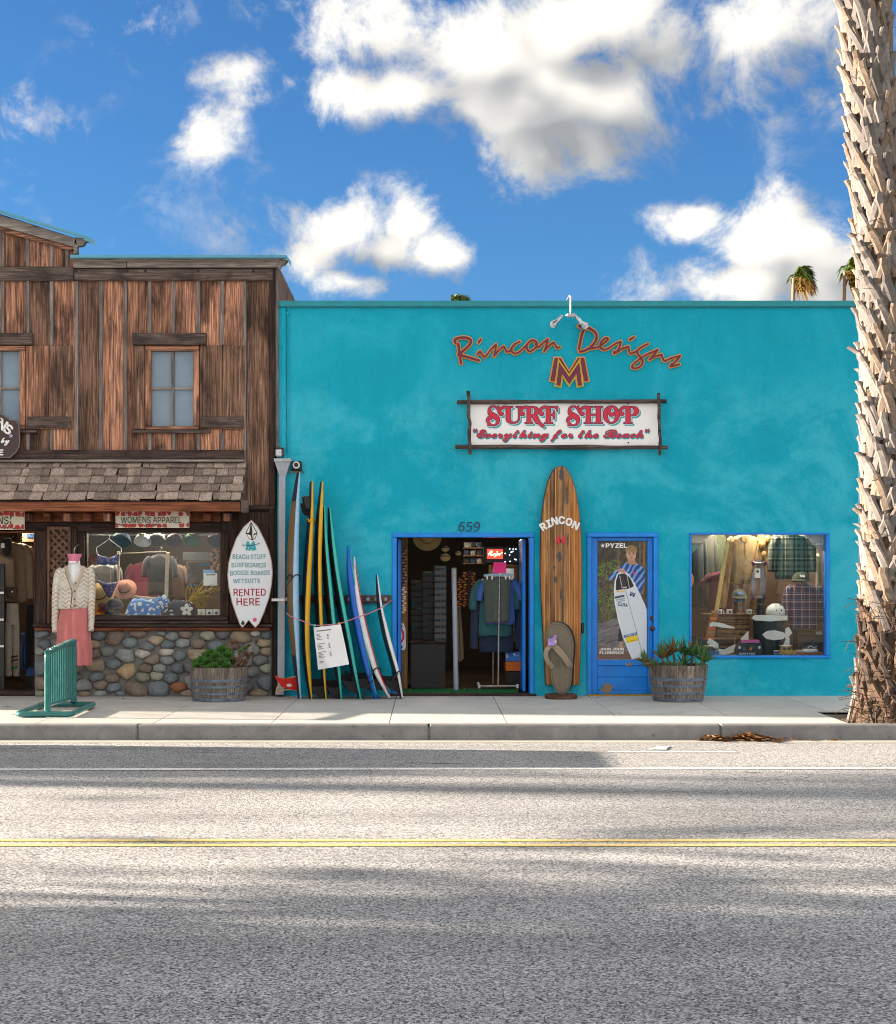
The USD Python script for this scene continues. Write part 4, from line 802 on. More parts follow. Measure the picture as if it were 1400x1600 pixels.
def script_word(strokes, ox, dots, width=1.75):
    k = width / 120
    g = [brush(zpt(s, 7, ox, 500), k * w, k * w * .92) for s, w in strokes] + [brush(zpt(s, 7, ox, 500), k * 1.05, k * .8) for s in dots]
    return union_all(g)
def raised(parent, g, y, edge, fill_m, edge_m, name, extra=0.0):
    p = obj(name, MB().prism(g.simplify(.0006), y - .02, y - .034), fill_m, parent)
    obj('edge', MB().prism(g.buffer(edge).simplify(.0008), y - .004, y - .0195), edge_m, p)
w1 = union_all([script_word([(s, 1.12) for s in R_] + [(s, .80) for s in inc], 700, [[(335, 248), (358, 214)]])])
w2 = union_all([script_word([(s, 1.12) for s in De] + [(s, .82) for s in es], 880, [[(728, 216), (770, 190)]])])
for w in (w1, w2): raised(rs, w, 0, .0125, MAROON, ORANGE, 'lettering')
ml = thing('monogram_wall_sign', 'maroon double M emblem edged in yellow above the white sign board', 'sign', (X(889), 0, Z(582)))
def pl(pts, w, join=2): return LineString(zpt(pts, 3.043, 660, 440)).buffer(w / 3.043 / 120 / 2, cap_style=2, join_style=2, mitre_limit=3)
mA = pl([(617, 474), (636, 374), (652, 374), (697, 452), (744, 374), (760, 374), (779, 474)], 21)
mB = pl([(645, 496), (656, 412), (697, 472), (738, 412), (748, 496)], 21)
obj('edge', MB().prism(mA.buffer(.014, join_style=2), -.003, -.016), ORANGE, ml); obj('letter', MB().prism(mA.buffer(-.002).difference(mB.buffer(.022, join_style=2)), -.0163, -.030), MAROON, ml)
obj('edge', MB().prism(mB.buffer(.018, join_style=2), -.0165, -.026), YEL_LINE, ml); obj('line', MB().prism(mB.buffer(.011, join_style=2), -.0262, -.029), BLACK_P, ml)
obj('edge', MB().prism(mB.buffer(.007, join_style=2), -.0292, -.031), YEL_LINE, ml); obj('letter', MB().prism(mB, -.0312, -.037), MAROON, ml)

sb = thing('white_sign_board', 'white board with red lettering SURF SHOP in a rough timber frame', 'sign', (X(876), 0, Z(662)))
obj('panel', MB().box(X(735), X(1029), -.045, -.004, Z(697), Z(627), .003), WHITE, sb)
def bar(a, b, r, y, seed):
    q = np.random.default_rng(seed); n = 9; t = np.linspace(0, 1, n)[:, None]; A, B = P(*a), P(*b); A[1] = B[1] = y
    p = A + (B - A) * t; p[1:-1] += q.normal(size=(n - 2, 3)) * .004; return MB().tube(p, r * (1 + .08 * q.normal(size=n)), 8)
obj('frame_bar', bar((714, 629.5), (1040, 628), .027, -.075, 1), W_BEAM, sb); obj('frame_bar', bar((711, 699), (1042, 700), .028, -.075, 2), W_BEAM, sb)
obj('frame_bar', bar((731, 613), (734, 711), .021, -.122, 3), W_BEAM, sb); obj('frame_bar', bar((1027, 616), (1029, 713), .021, -.122, 4), W_BEAM, sb)
for a, b in ((791, 632), (981, 632), (791, 690.5), (981, 692)): obj('screw', MB().lathe([(0, 0), (.011, 0), (.009, .006), (0, .008)], 8, (X(a), -.045, Z(b)), RX(90)), NAVY_L, sb)
def big_letter(ch, x0, y0, x1, y1, hook, extra=()):
    g, _ = text_poly(serif_math(ch), 1.0, 'NotoSansMath'); g = g[0]; b = g.bounds
    g = affinity.translate(affinity.scale(g, (x1 - x0) / (b[2] - b[0]), (y1 - y0) / (b[3] - b[1]), origin=(0, 0)), 0, 0); b = g.bounds
    g = affinity.translate(g, x0 - b[0], -y1 - b[1])                    # in pixels, z up
    if hook is not None:
        hx = hook
        g = union_all([g, brush([(hx + 4, -y0 - 1.2), (hx - 2, -y0 - .8), (hx - 7, -y0 - 3.6), (hx - 9.0, -y0 - 8.5), (hx - 6.8, -y0 - 11.8)], 1.35, 2.1), Point(hx - 5.2, -y0 - 11.2).buffer(2.5)])
    for e in extra: g = union_all([g, brush([(a, -c) for a, c in e], 1.6, 2.1)])
    return affinity.affine_transform(g, [1 / 120, 0, 0, 1 / 120, X(0), EYE + 900 / 120])
SL = [big_letter('S', 762, 635, 780, 666, None, [[(764, 662), (761.5, 658), (763, 654), (766.5, 654)]]), big_letter('U', 787, 636, 815, 662, 789), big_letter('R', 820, 636, 845, 662, 822, [[(838, 652), (843, 662), (848, 666)]]), big_letter('F', 850, 636, 871, 662, 852),
      big_letter('S', 887, 635, 905, 666, None, [[(889, 662), (886.5, 658), (888, 654), (891.5, 654)]]), big_letter('H', 912, 636, 941, 662, 915), big_letter('O', 942, 635, 967, 662, None, [[(953, 637), (951, 644), (954, 649), (958, 647)]]), big_letter('P', 974, 636, 997, 662, 977)]
obj('lettering_shadow', MB().prism(affinity.translate(union_all([g.buffer(.010) for g in SL]), .020, -.022), -.0455, -.0475), TEAL_L, sb)
obj('lettering_gap', MB().prism(union_all([g.buffer(.016) for g in SL]), -.0477, -.0495), WHITE_P, sb)
obj('lettering_outline', MB().prism(union_all([g.buffer(.0085) for g in SL]), -.0497, -.0515), NAVY_L, sb)
for g in SL: obj('letter', MB().prism(g.buffer(.0005).difference(union_all([h.buffer(.006) for h in SL if h is not g and h.centroid.x < g.centroid.x])), -.0517, -.0535), RED_L, sb)
g, w = text_poly(script_math('Everything for the Beach'), 1.0, 'NotoSansMath'); b = union_all(g).bounds
kx_, kz_ = (X(1004) - X(745)) / (b[2] - b[0]), 13.0 / 120 / 1.0
SC = [affinity.translate(affinity.scale(q, kx_, kz_, origin=(0, 0)), X(745) - b[0] * kx_, Z(684.3)).buffer(.0018) for q in g]
for qx in (740, 743.6, 1008, 1011.6): SC.append(brush([(X(qx + 1), Z(672)), (X(qx), Z(675.5))], .009, .005))
obj('lettering_shadow', MB().prism(affinity.translate(union_all([q.buffer(.003) for q in SC]), .012, -.016), -.0455, -.0472), TEAL_L, sb, kind='stuff')
obj('lettering_outline', MB().prism(union_all([q.buffer(.0042) for q in SC]), -.0474, -.0492), NAVY_L, sb, kind='stuff')
prev = Polygon()
for q in SC:
    obj('letter', MB().prism(q.difference(prev.buffer(.001)), -.0494, -.0512), RED_L, sb); prev = q

# twin spot lamp on the parapet
lp = thing('twin_spot_lamp', 'grey twin spotlight on a pipe above the script lettering', 'lamp', (X(890), -.1, TT))
obj('pipe', MB().tube([(X(887), .06, TT + .02), (X(887), .0, TT + .05), (X(889), -.10, TT + .075), (X(890), -.15, TT + .05), (X(890), -.15, Z(491, 19.85))], .012, 8), GALV, lp)
cz = Z(493, 19.85)
obj('junction_box', MB().tube([(X(882), -.15, cz), (X(885), -.15, cz), (X(896), -.15, cz), (X(899), -.15, cz)], [.012, .03, .03, .012], 10), GALV, lp)
for s, a, b, c in ((-1, (879, 493), (871, 501), (863, 509)), (1, (900, 494), (908, 504), (915, 511))):
    A, B, C = [np.array([X(q[0], 19.85), -.15, Z(q[1], 19.85)]) for q in (a, b, c)]; B[1] -= .02; C[1] -= .03
    h = obj('lamp_head', MB().tube([A, A + (B - A) * .5, B, B + (C - B) * .15, C - (C - B) * .1, C], [.014, .026, .026, .030, .062, .058], 14), CHROME, lp)
    d = (C - B) / np.linalg.norm(C - B); obj('bulb', MB().ball(C - d * .02, .048, 2), WHITE_P, h, smooth=True)

# downspout, floodlight, meter glass between the two buildings
ds = thing('downspout', 'grey rainwater downspout with funnel head between the two shops', 'downspout', (X(441), -.1, SW))
obj('funnel_head', MB().rings([[(X(a, 19.9), y0, Z(c, 19.9)), (X(b, 19.9), y0, Z(c, 19.9)), (X(b, 19.9), y1, Z(c, 19.9)), (X(a, 19.9), y1, Z(c, 19.9))] for a, b, c, y0, y1 in ((437, 446, 745, -.11, -.04), (430, 454, 722, -.17, -.03), (430, 454, 721.8, -.18, -.03), (429, 455, 721.6, -.185, -.03), (429, 455, 717, -.185, -.03))]), GALVP, ds)
obj('pipe', MB().rings([[(X(a, 19.9), -.12, z), (X(b, 19.9), -.12, z), (X(b, 19.9), -.035, z), (X(a, 19.9), -.035, z)] for a, b, z in ((436, 446, Z(745, 19.9)), (434, 444.5, SW + .12))]), GALVP, ds)
obj('shoe', MB().rings([[(X(432, 19.9), -.13, SW + .12), (X(444.5, 19.9), -.13, SW + .12), (X(444.5, 19.9), -.03, SW + .12), (X(432, 19.9), -.03, SW + .12)], [(X(431, 19.9), -.2, SW + .03), (X(444, 19.9), -.2, SW + .03), (X(444, 19.9), -.05, SW + .004), (X(431, 19.9), -.05, SW + .004)]]), GALVP, ds)
obj('strap', MB().box(X(426), X(446), -.127, -.034, Z(939), Z(935)), CHROME, ds); obj('strap', MB().box(X(433.5), X(446), -.126, -.034, Z(1075), Z(1072)), CHROME, ds)
mb_ = thing('utility_light', 'small glass utility light in a metal cage above the downspout', 'lamp', (X(438), -.05, Z(708)))
obj('cage', MB().box(X(431), X(444), -.10, -.025, Z(701.5), Z(700), .002).box(X(442.4), X(444), -.10, -.025, Z(715), Z(701.6)), RUST, mb_)
obj('globe', MB().box(X(431.5), X(442), -.09, -.03, Z(714), Z(702), .012), surf('milky_glass', (.55, .60, .66), .15, .25, 60, 0, 10, 0, .7), mb_)
fl = thing('security_floodlight', 'black round security floodlight beside the downspout head', 'lamp', (X(464), -.08, Z(728)))
obj('housing', MB().box(X(456.5), X(472), -.09, -.003, Z(736), Z(721), .012), BLACK, fl)
obj('lens_ring', MB().lathe([(.028, 0), (.046, 0), (.046, .03), (.036, .034), (.028, .03)], 20, (X(464), -.09, Z(727.5)), RX(90), cap=False), WHITE_P, fl)
obj('lens', MB().lathe([(0, 0), (.03, 0), (.02, .012), (0, .016)], 16, (X(464), -.09, Z(727.5)), RX(90)), LENS, fl)
obj('bracket', MB().box(X(453), X(472), -.04, -.002, Z(738.5), Z(736.4)), surf('rusty_bracket', (.3, .24, .15), .8, .3, 30), fl)
obj('cable', MB().tube([(X(470), -.07, Z(733)), (X(474), -.06, Z(738)), (X(475), -.02, Z(740))], .005, 6), BLACK, fl)

# fish-shaped rental sign on the pilaster
fs = thing('fish_surfboard_sign', 'white fish-tail surfboard sign listing beach things rented here', 'sign', (X(392), -.06, Z(980)))
o8 = [(425, 105), (330, 190), (240, 330), (178, 500), (143, 640), (131, 800), (147, 950), (187, 1130), (237, 1280), (280, 1395), (310, 1440), (350, 1398), (392, 1345), (430, 1393), (475, 1440), (520, 1388), (580, 1250), (640, 1080), (674, 900), (685, 760), (674, 620), (640, 480), (580, 340), (505, 190)]
fish = Polygon(zpt(o8, 8, 340, 800, 19.78)).buffer(.012).buffer(-.012)
obj('board', MB().prism(fish, -.215, -.245), surf('white_sign_fish', (.72, .76, .82), .4, .05, 6), fs); obj('rail', MB().prism(fish.buffer(.006), -.205, -.2148).prism(fish.buffer(.006).difference(fish.buffer(-.004)), -.215, -.248), surf('sign_edge', (.5, .35, .33), .5), fs)
INKT = surf('teal_ink', (.01, .22, .25), .6, .2, 30); INKR = surf('maroon_ink', (.38, .03, .06), .6, .2, 30)
for t, bb in (('BEACH STUFF', (190, 530, 605, 588)), ('SURFBOARDS', (175, 634, 605, 690)), ('BOOGIE BOARDS', (160, 732, 655, 787)), ('WETSUITS', (195, 835, 530, 887))):
    fit_text(fs, t, (340 + bb[0] / 8, 800 + bb[1] / 8, 340 + bb[2] / 8, 800 + bb[3] / 8), -.2452, INKT, weight=440, jit=.05, seed=len(t), d=19.76)
fit_text(fs, 'RENTED', (365, 920, 415.5, 931), -.2452, INKR, weight=560, jit=.04, d=19.76); fit_text(fs, 'HERE', (369.5, 934.5, 406, 946), -.2452, INKR, weight=560, jit=.04, d=19.76)
dia = Polygon(zpt([(418, 122), (350, 262), (395, 340), (432, 352), (470, 335), (500, 262)], 8, 340, 800, 19.76))
emb = obj('emblem', MB().prism(dia, -.2452, -.2468), BLACK_P, fs)
for f_ in ([(425, 150), (436, 240), (432, 330), (455, 268), (488, 262)], [(412, 150), (362, 262), (392, 260), (400, 240)], [(366, 275), (398, 332), (425, 340), (410, 290)], [(440, 335), (466, 326), (486, 280), (455, 290)]): obj('facet', MB().prism(Polygon(zpt(f_, 8, 340, 800, 19.76)).buffer(0), -.247, -.248), WHITE_P, emb)
mm = union_all([LineString(zpt(q, 8, 340, 800, 19.76)).buffer(.016, cap_style=1) for q in ([(365, 465), (378, 380), (412, 450), (448, 380), (468, 465)], [(398, 470), (415, 430), (440, 470)])])
obj('emblem', MB().prism(mm, -.2452, -.2468), TEAL_L, fs); obj('signature', MB().prism(brush(zpt([(315, 400), (322, 425), (350, 412), (400, 420), (460, 412), (525, 392)], 8, 340, 800, 19.76), .004), -.247, -.248), NAVY_L, fs)
obj('emblem', MB().prism(Polygon(zpt([(315, 1350), (292, 1395), (318, 1420), (342, 1388)], 8, 340, 800, 19.76)), -.2452, -.2468), BLACK_P, fs); obj('emblem', MB().prism(Point(*zpt([(466, 1347)], 8, 340, 800, 19.76)[0]).buffer(.026), -.2452, -.2468), surf('pink_sticker', (.62, .08, .22), .5), fs)

# two rose-patterned name boards and the carved sign
def rose_sign(name, label, x0, x1, y0, y1, text, tb, seed):
    s = thing(name, label, 'sign', (X((x0 + x1) / 2), -.1, Z(y1)))
    yy = -.20; d = 19.8
    a, b, c, e = X(x0, d), X(x1, d), Z(y1, d), Z(y0, d)
    obj('board', MB().box(a, b, yy - .02, yy, c, e, .003), surf(name + '_cream', (.70, .66, .56), .6, .06, 6), s)
    obj('hook', MB().tube([(a + .2, yy - .005, e), (a + .2, yy, e + .04), (a + .2, -.19, Z(797, d))], .005, 6), BLACK, s)
    q = np.random.default_rng(seed); rect = sbox(a + .004, c + .004, b - .004, e - .004); roses, cores, leaves = [], [], []
    x = a + .03
    while x < b:
        for zz in (c + .035, e - .03):
            if q.random() < .86:
                cx, cz = x + q.normal() * .015, zz + q.normal() * .008; r = .026 + .010 * q.random()
                roses.append(union_all([Point(cx + r * .62 * math.cos(k * 1.257 + x * 9), cz + r * .62 * math.sin(k * 1.257 + x * 9)).buffer(r * .52, quad_segs=4) for k in range(5)]))
                cores += [Point(cx, cz).buffer(r * .5, quad_segs=3).difference(Point(cx, cz).buffer(r * .36, quad_segs=3)), Point(cx, cz).buffer(r * .16, quad_segs=3)]
                for k in range(2):
                    th = q.uniform(0, 6.28); leaves.append(affinity.rotate(affinity.scale(Point(cx + r * 1.35 * math.cos(th), cz + r * 1.35 * math.sin(th)).buffer(r * .42, quad_segs=3), 1.5, .7), math.degrees(th)))
        x += .075
    tb_ = sbox(X(tb[0] - 2, d), Z(tb[3] + 1, d), X(tb[2] + 2, d), Z(tb[1] - 1, d))
    rose = union_all(roses).intersection(rect).difference(tb_)
    obj('leaf_print', MB().prism(union_all(leaves).intersection(rect).difference(rose.buffer(.002)).difference(tb_), yy - .0203, yy - .0215), surf(name + '_leaf', (.02, .07, .06), .6), s)
    obj('rose_print', MB().prism(rose, yy - .0203, yy - .0225), surf(name + '_rose', (.52, .05, .05), .6, .3, 60), s); obj('rose_centre', MB().prism(union_all(cores).intersection(rect).intersection(rose), yy - .0227, yy - .0237), surf(name + '_core', (.25, .01, .02), .6), s)
    fit_text(s, text, tb, yy - .0226, BLACK_P, weight=430, d=d, jit=.03, seed=seed)
rose_sign('rose_sign', 'cream board with red roses reading WOMENS APPAREL', 181, 296, 799, 825, 'WOMENS APPAREL', (189.5, 807.5, 284, 817.5), 5)
rose_sign('rose_sign', 'cream rose board over the open doorway, its wording ending in NS', -30, 39, 799, 828, 'ENS', (-10, 807, 14, 819), 9)
cs = thing('carved_sign', 'dark brown carved sign with white lettering beside the left upper window', 'sign', (X(0), -.2, Z(717)))
g = Polygon([(X(a), Z(b)) for a, b in ((-70, 640), (-30, 646), (-5, 644), (10, 650), (22, 658), (30, 658), (36, 665), (37, 690), (36, 700), (31, 709), (26, 713), (22, 717), (-70, 717))]).buffer(.01).buffer(-.01)
obj('panel', MB().prism(g, -.13, -.175), surf('carved_sign_brown', (.055, .03, .032), .6, .3, 12), cs); obj('edge', MB().prism(g.difference(g.buffer(-.012)), -.1752, -.183), surf('carved_sign_edge', (.16, .13, .13), .6), cs); obj('bracket', MB().box(X(-20), X(-10), -.128, -.085, Z(716), Z(700)), BLACK, cs)
for ch, cx, cy, h, a in (('E', 1, 662, 15, -28), ('N', 9.5, 665.5, 16, -32), ('S', 19, 673, 15, -34)):
    q, w = text_poly(ch, h / 120, 'Inter', 800); q = affinity.rotate(q[0], a); bb = q.bounds; obj('letter', MB().prism(affinity.translate(q, X(cx) - (bb[0] + bb[2]) / 2, Z(cy) - (bb[1] + bb[3]) / 2), -.1752, -.188), WHITE_P, cs)
fit_text(cs, 'S', (-5, 689, 3, 699), -.1752, WHITE_P, weight=800); g, w = text_poly(script_math('by'), .075, 'NotoSansMath')
for q in g: obj('letter', MB().prism(affinity.translate(q, X(7), Z(694)).buffer(.002), -.1752, -.186), WHITE_P, cs)
fit_text(cs, 'RE', (-6, 704, 11, 713), -.1752, WHITE_P, weight=800)
for k in range(5): obj('carved_flower', MB().prism(affinity.rotate(affinity.scale(Point(X(23), Z(683) + .012).buffer(.013, quad_segs=4), .6, 1.1), 72 * k, origin=(X(23), Z(683))), -.1752, -.182), surf('lilac_paint', (.45, .4, .6), .6), cs)

# framed surfer poster filling the blue door's glass: one flat print
po = thing('door_poster', 'surf poster of a man holding a white board in the blue door', 'poster', (X(973), .03, gz0))
def inpoly(zx, zy, pts): return contains_xy(Polygon(pts).buffer(0), zx, zy)
def poster_colour(u, v):
    zx, zy = 85 + 482 * u, 1225 - 1135 * v; n1 = fbm(np.stack([zx / 34, zy / 34, zx * 0], 1), 4, 3); n2 = fbm(np.stack([zx / 13, zy / 13, zx * 0 + 4], 1), 3, 8); n3 = fbm(np.stack([zx / 90, zy / 90, zx * 0 + 9], 1), 3, 2)
    c = np.array([.03, .028, .022]) + n1[:, None] ** 2 * np.array([.10, .085, .06])
    def put(m, col, k=1.0): c[m] = c[m] * (1 - k) + np.asarray(col) * k
    put((n2 > .54) & (zx < 330) & (zy > 270) & (zy < 860) & (n3 > .42), (.09, .17, .03), .8); put((n2 > .62) & (zx < 300) & (zy > 300) & (n3 > .40) & (zy < 850), (.17, .24, .06), .6); put((n2 < .36) & (zx < 320) & (zy > 400) & (zy < 860), (.22, .14, .09), .7)
    put((np.abs(zx - 292 - 6 * np.sin(zy / 60)) < 9) & (zy < 330), (.20, .11, .06), .8); put((np.abs(zx - 545 + zy * .03) < 12) & (zy < 600), (.28, .13, .06), .7); put((np.abs(zx - 500) < 8) & (zy < 330), (.18, .14, .05), .6)
    low = zy > 862 + 20 * np.sin(zx / 50); k = fbm(np.stack([zx / 60, (zy + zx * .35) / 7, zx * 0], 1), 3, 6)
    c[low] = (np.array([.16, .15, .155]) + (k[low, None] - .5) * .30); put(zy > 1085 + (zx - 85) * .22, (.16, .09, .06), .85)
    put(inpoly(zx, zy, [(292, 930), (326, 945), (330, 1050), (284, 1050)]), (.02, .02, .03)); put(inpoly(zx, zy, [(298, 1056), (325, 1056), (336, 1112), (300, 1118)]), (.45, .24, .16))
    sh = inpoly(zx, zy, [(300, 335), (370, 292), (412, 318), (462, 302), (515, 330), (545, 362), (550, 440), (528, 540), (505, 600), (470, 580), (440, 480), (340, 370), (262, 440), (198, 466), (186, 440), (245, 380)])
    st_ = np.sin(zx / 9 + zy / 14 + 5 * n3); c[sh] = np.where(st_[sh, None] > .55, [.22, .36, .62], np.where(st_[sh, None] < -.5, [.012, .05, .20], [.025, .13, .46])); put((np.hypot(zx - 444, zy - 398) < 13), (.65, .05, .12)); put((np.hypot(zx - 292, zy - 343) < 9), (.6, .06, .15))
    put(inpoly(zx, zy, [(385, 255), (440, 258), (470, 305), (415, 322), (372, 300)]), (.40, .21, .14)); face = ((zx - 413) / 47) ** 2 + ((zy - 218) / 70) ** 2 < 1; put(face, (.52, .30, .22)); put(face & (zx > 432), (.60, .36, .27)); put(face & (zy > 252), (.36, .20, .13), .7)
    put(((zx - 414) / 56) ** 2 + ((zy - 178) / 48) ** 2 < 1, (.30, .19, .10)); put(((((zx - 414) / 46) ** 2 + ((zy - 222) / 52) ** 2) < 1) & (zy > 182), (.54, .31, .23)); put(((zx - 416) / 55) ** 2 + ((zy - 168) / 30) ** 2 + (n2 - .5) * .9 < .9, (.27, .17, .085), .9)
    for ex in (395, 434): put(((zx - ex) / 12) ** 2 + ((zy - 212) / 5) ** 2 < 1, (.10, .05, .04)); put(((zx - ex) / 14) ** 2 + ((zy - 200) / 3.5) ** 2 < 1, (.20, .11, .06))
    put(((zx - 418) / 8) ** 2 + ((zy - 232) / 9) ** 2 < 1, (.45, .24, .18)); put(((zx - 416) / 16) ** 2 + ((zy - 254) / 4.5) ** 2 < 1, (.30, .10, .09)); put(((zx - 366) / 7) ** 2 + ((zy - 222) / 15) ** 2 < 1, (.45, .24, .18))
    bd_ = inpoly(zx, zy, [(300, 380), (272, 410), (252, 470), (244, 560), (250, 680), (284, 850), (330, 1010), (420, 1222), (567, 1222), (567, 755), (545, 690), (500, 600), (440, 480), (390, 405), (345, 382)])
    put(bd_, (.62, .68, .76)); put(bd_ & inpoly(zx, zy, [(300, 380), (272, 410), (252, 470), (244, 560), (250, 680), (284, 850), (330, 1010), (420, 1222), (432, 1222), (342, 1010), (296, 850), (262, 680), (256, 560), (264, 470), (284, 410)]), (.75, .80, .86))
    put(inpoly(zx, zy, [(285, 408), (350, 400), (402, 440), (440, 522), (395, 545), (265, 562), (264, 470)]), (.018, .018, .022)); put(inpoly(zx, zy, [(312, 425), (338, 418), (365, 520), (322, 530)]) & (np.sin(zy / 3.2) > 0), (.05, .05, .055))
    for a in (300, 372): put((np.abs(zx - a - (zy - 420) * .2) < 3) & (zy > 420) & (zy < 545), (.5, .5, .5))
    put(inpoly(zx, zy, [(268, 568), (350, 566), (350, 576), (268, 580)]), (.75, .45, .02)); put((np.abs(zx - (358 + (zy - 560) * .268)) < 2.2) & (zy > 560) & (zy < 1160), (.12, .14, .18)); put(inpoly(zx, zy, [(330, 530), (370, 526), (370, 538), (330, 542)]), (.7, .5, .5))
    put(inpoly(zx, zy, [(250, 622), (345, 604), (347, 624), (252, 644)]), (.05, .07, .12)); 
    for r0 in (650, 668): put((np.abs(zy - r0 + (zx - 300) * .18) < 5.5) & (zx > 268) & (zx < 352) & (np.sin(zx * .55 + r0) > -.3), (.16, .18, .22))
    put(inpoly(zx, zy, [(355, 1015), (474, 990), (482, 1046), (366, 1072)]), (.78, .58, .02)); put(inpoly(zx, zy, [(336, 995), (470, 962), (474, 988), (340, 1020)]), (.07, .12, .36)); put(inpoly(zx, zy, [(350, 997), (455, 971), (457, 983), (352, 1010)]) & (np.sin(zx * .5) > .1), (.65, .68, .75)); put((np.abs(zy - 1046 + (zx - 420) * .2) < 7) & (zx > 370) & (zx < 476) & (np.sin(zx * .9) > 0), (.35, .26, .02))
    hand = inpoly(zx, zy, [(262, 372), (300, 352), (340, 356), (362, 380), (350, 404), (318, 398), (300, 372), (270, 384)]); put(hand, (.50, .29, .20))
    return np.clip(c * (1 + .14 * (n2[:, None] - .5)), .004, .85)
p, f, u, v = sheet(lambda u, v: np.stack([gx0 + .004 + (gx1 - gx0 - .008) * u, np.full_like(u, .040), gz0 + .004 + (gz1 - gz0 - .008) * v], 1), 124, 292)
obj('print', (p, f), tinted('poster_print', .35, .4), po, tint=poster_colour(u, v))
obj('backing', MB().box(gx0 + .003, gx1 - .003, .0402, .047, gz0 + .003, gz1 - .003), BLACK, po)
def pt(b): return (920 + b[0] / 6.15, 830 + b[1] / 6.15, 920 + b[2] / 6.15, 830 + b[3] / 6.15)
fit_text(po, 'PYZEL', pt((166, 114, 370, 160)), .0396, WHITE_P, weight=900, t=.0015); st5 = Polygon([(r * math.sin(k * math.pi / 5), r * math.cos(k * math.pi / 5)) for k in range(10) for r in ((.032 if k % 2 == 0 else .013),)])
obj('star', MB().prism(st5, .0396, .0381, (X(920 + 137 / 6.15), Z(830 + 138 / 6.15))), WHITE_P, po)
fit_text(po, 'JOHN JOHN', pt((106, 1122, 340, 1147)), .0396, WHITE_P, weight=800, t=.0015); fit_text(po, 'FLORENCE', pt((106, 1156, 340, 1182)), .0396, WHITE_P, weight=800, t=.0015)
fit_text(po, 'YETI', pt((284, 690, 380, 722)), .0396, NAVY_L, weight=800, t=.0015, turn=172); fit_text(po, 'M', pt((400, 588, 448, 628)), .0396, NAVY_L, weight=800, t=.0015, turn=160)

# ================================================================== things standing against the shop fronts
# rough rail with bolts on the wall behind the surfboards
ra = thing('board_rail', 'dark wooden rail bolted to the turquoise wall behind the surfboards', 'rail', (X(527), -.03, Z(936)))
obj('plank', MB().box(X(442, 19.95), X(611, 19.95), -.06, -.002, Z(942.5, 19.95), Z(930, 19.95), .006), wood('rail_purple_wood', [(.05, .03, .035), (.13, .08, .09), (.22, .15, .15)], 'x', 40, .05, stain=.5), ra)
for px in (447, 545, 575, 588, 602): obj('bolt', MB().lathe([(0, 0), (.026, 0), (.026, .012), (.012, .016), (0, .016)], 10, (X(px, 19.95), -.06, Z(936.5, 19.95)), RX(90)), GALV if px < 580 else STEEL, ra)

# leaning foam surfboards, seen edge on.  rows: pixel height, left edge, rail edge, right edge
BOARDS = [
 ('long brown and pale blue foam surfboard with black ends and a red fin', 'brown', 'pale_blue', [(738, 464, 467.5, 469.5), (770, 457, 463, 468), (830, 451, 459.5, 467), (900, 448.5, 457, 466.5), (960, 450, 457, 467), (1000, 453.5, 460.5, 467.5), (1050, 459, 464, 468.5), (1092, 465.5, 468.6, 471)], 'red', 1068, -.30, 'black'),
 ('yellow foam surfboard turned tail up with two dark fins near its top', 'navy', 'yellow', [(752, 484, 487, 489.5), (800, 481.5, 485.5, 490), (850, 477, 482, 488.5), (900, 473.5, 478.5, 486), (960, 471.5, 476, 483.5), (1000, 471.5, 475.6, 483), (1050, 474.5, 479.5, 485.5), (1092, 483, 486, 488)], 'black', 790, -.16, None),
 ('yellow foam surfboard standing tail down right of the tail-up board', 'navy', 'yellow', [(752, 500.5, 503, 505.2), (800, 494, 498.5, 504.5), (850, 491.5, 496.5, 502.5), (900, 491, 496.3, 502), (960, 493, 498.5, 503.7), (1000, 496, 501, 505.5), (1050, 500.5, 504.4, 508), (1092, 505.5, 508.2, 510.5)], 'black', 1072, -.28, None),
 ('aqua foam surfboard just right of the yellow ones, its dark side facing left', 'plum', 'aqua', [(791, 503.5, 506, 508), (850, 501.5, 507.5, 512), (900, 505, 511.8, 517), (960, 510, 517.4, 523), (1000, 515.5, 522, 527), (1050, 523, 527.6, 532), (1092, 529, 532.2, 534.5)], 'black', 1070, -.26, None),
 ('second aqua foam surfboard, standing beside the gap before the blue board', 'plum', 'aqua', [(793, 512, 514.6, 516.4), (850, 512.5, 518.7, 523.5), (900, 518, 525, 530.5), (960, 528.5, 535.5, 541), (1000, 536.5, 543.6, 549), (1050, 547, 552.6, 557), (1092, 559, 562.4, 565)], 'black', 1066, -.28, None),
 ('bright blue surfboard with a thin green edge between aqua and white boards', 'blue', 'blue', [(853, 542, 543, 545.2), (900, 541.2, 543.2, 551.8), (950, 547.5, 550, 559.4), (1000, 556.5, 559, 567.8), (1050, 569.5, 571.5, 579.2), (1092, 584.5, 585.5, 589.5)], 'black', 1062, -.34, None),
 ('white surfboard with a thin red pinstripe along its edge', 'white', 'white', [(870, 552, 552.6, 554.2), (900, 550.5, 551.6, 557), (950, 556, 557.6, 565.6), (1000, 566, 568, 577.4), (1050, 580.5, 582.5, 591), (1091, 606, 607, 610.6)], 'black', 1062, -.30, None),
 ('short black and white surfboard leaning beside the open entrance', 'black', 'white', [(898, 587, 589, 590.2), (950, 589, 594, 597.5), (1000, 598.5, 604.6, 610.4), (1050, 613, 619.4, 624.2), (1091, 624.5, 627.6, 630)], 'black', 1068, -.26, None)]
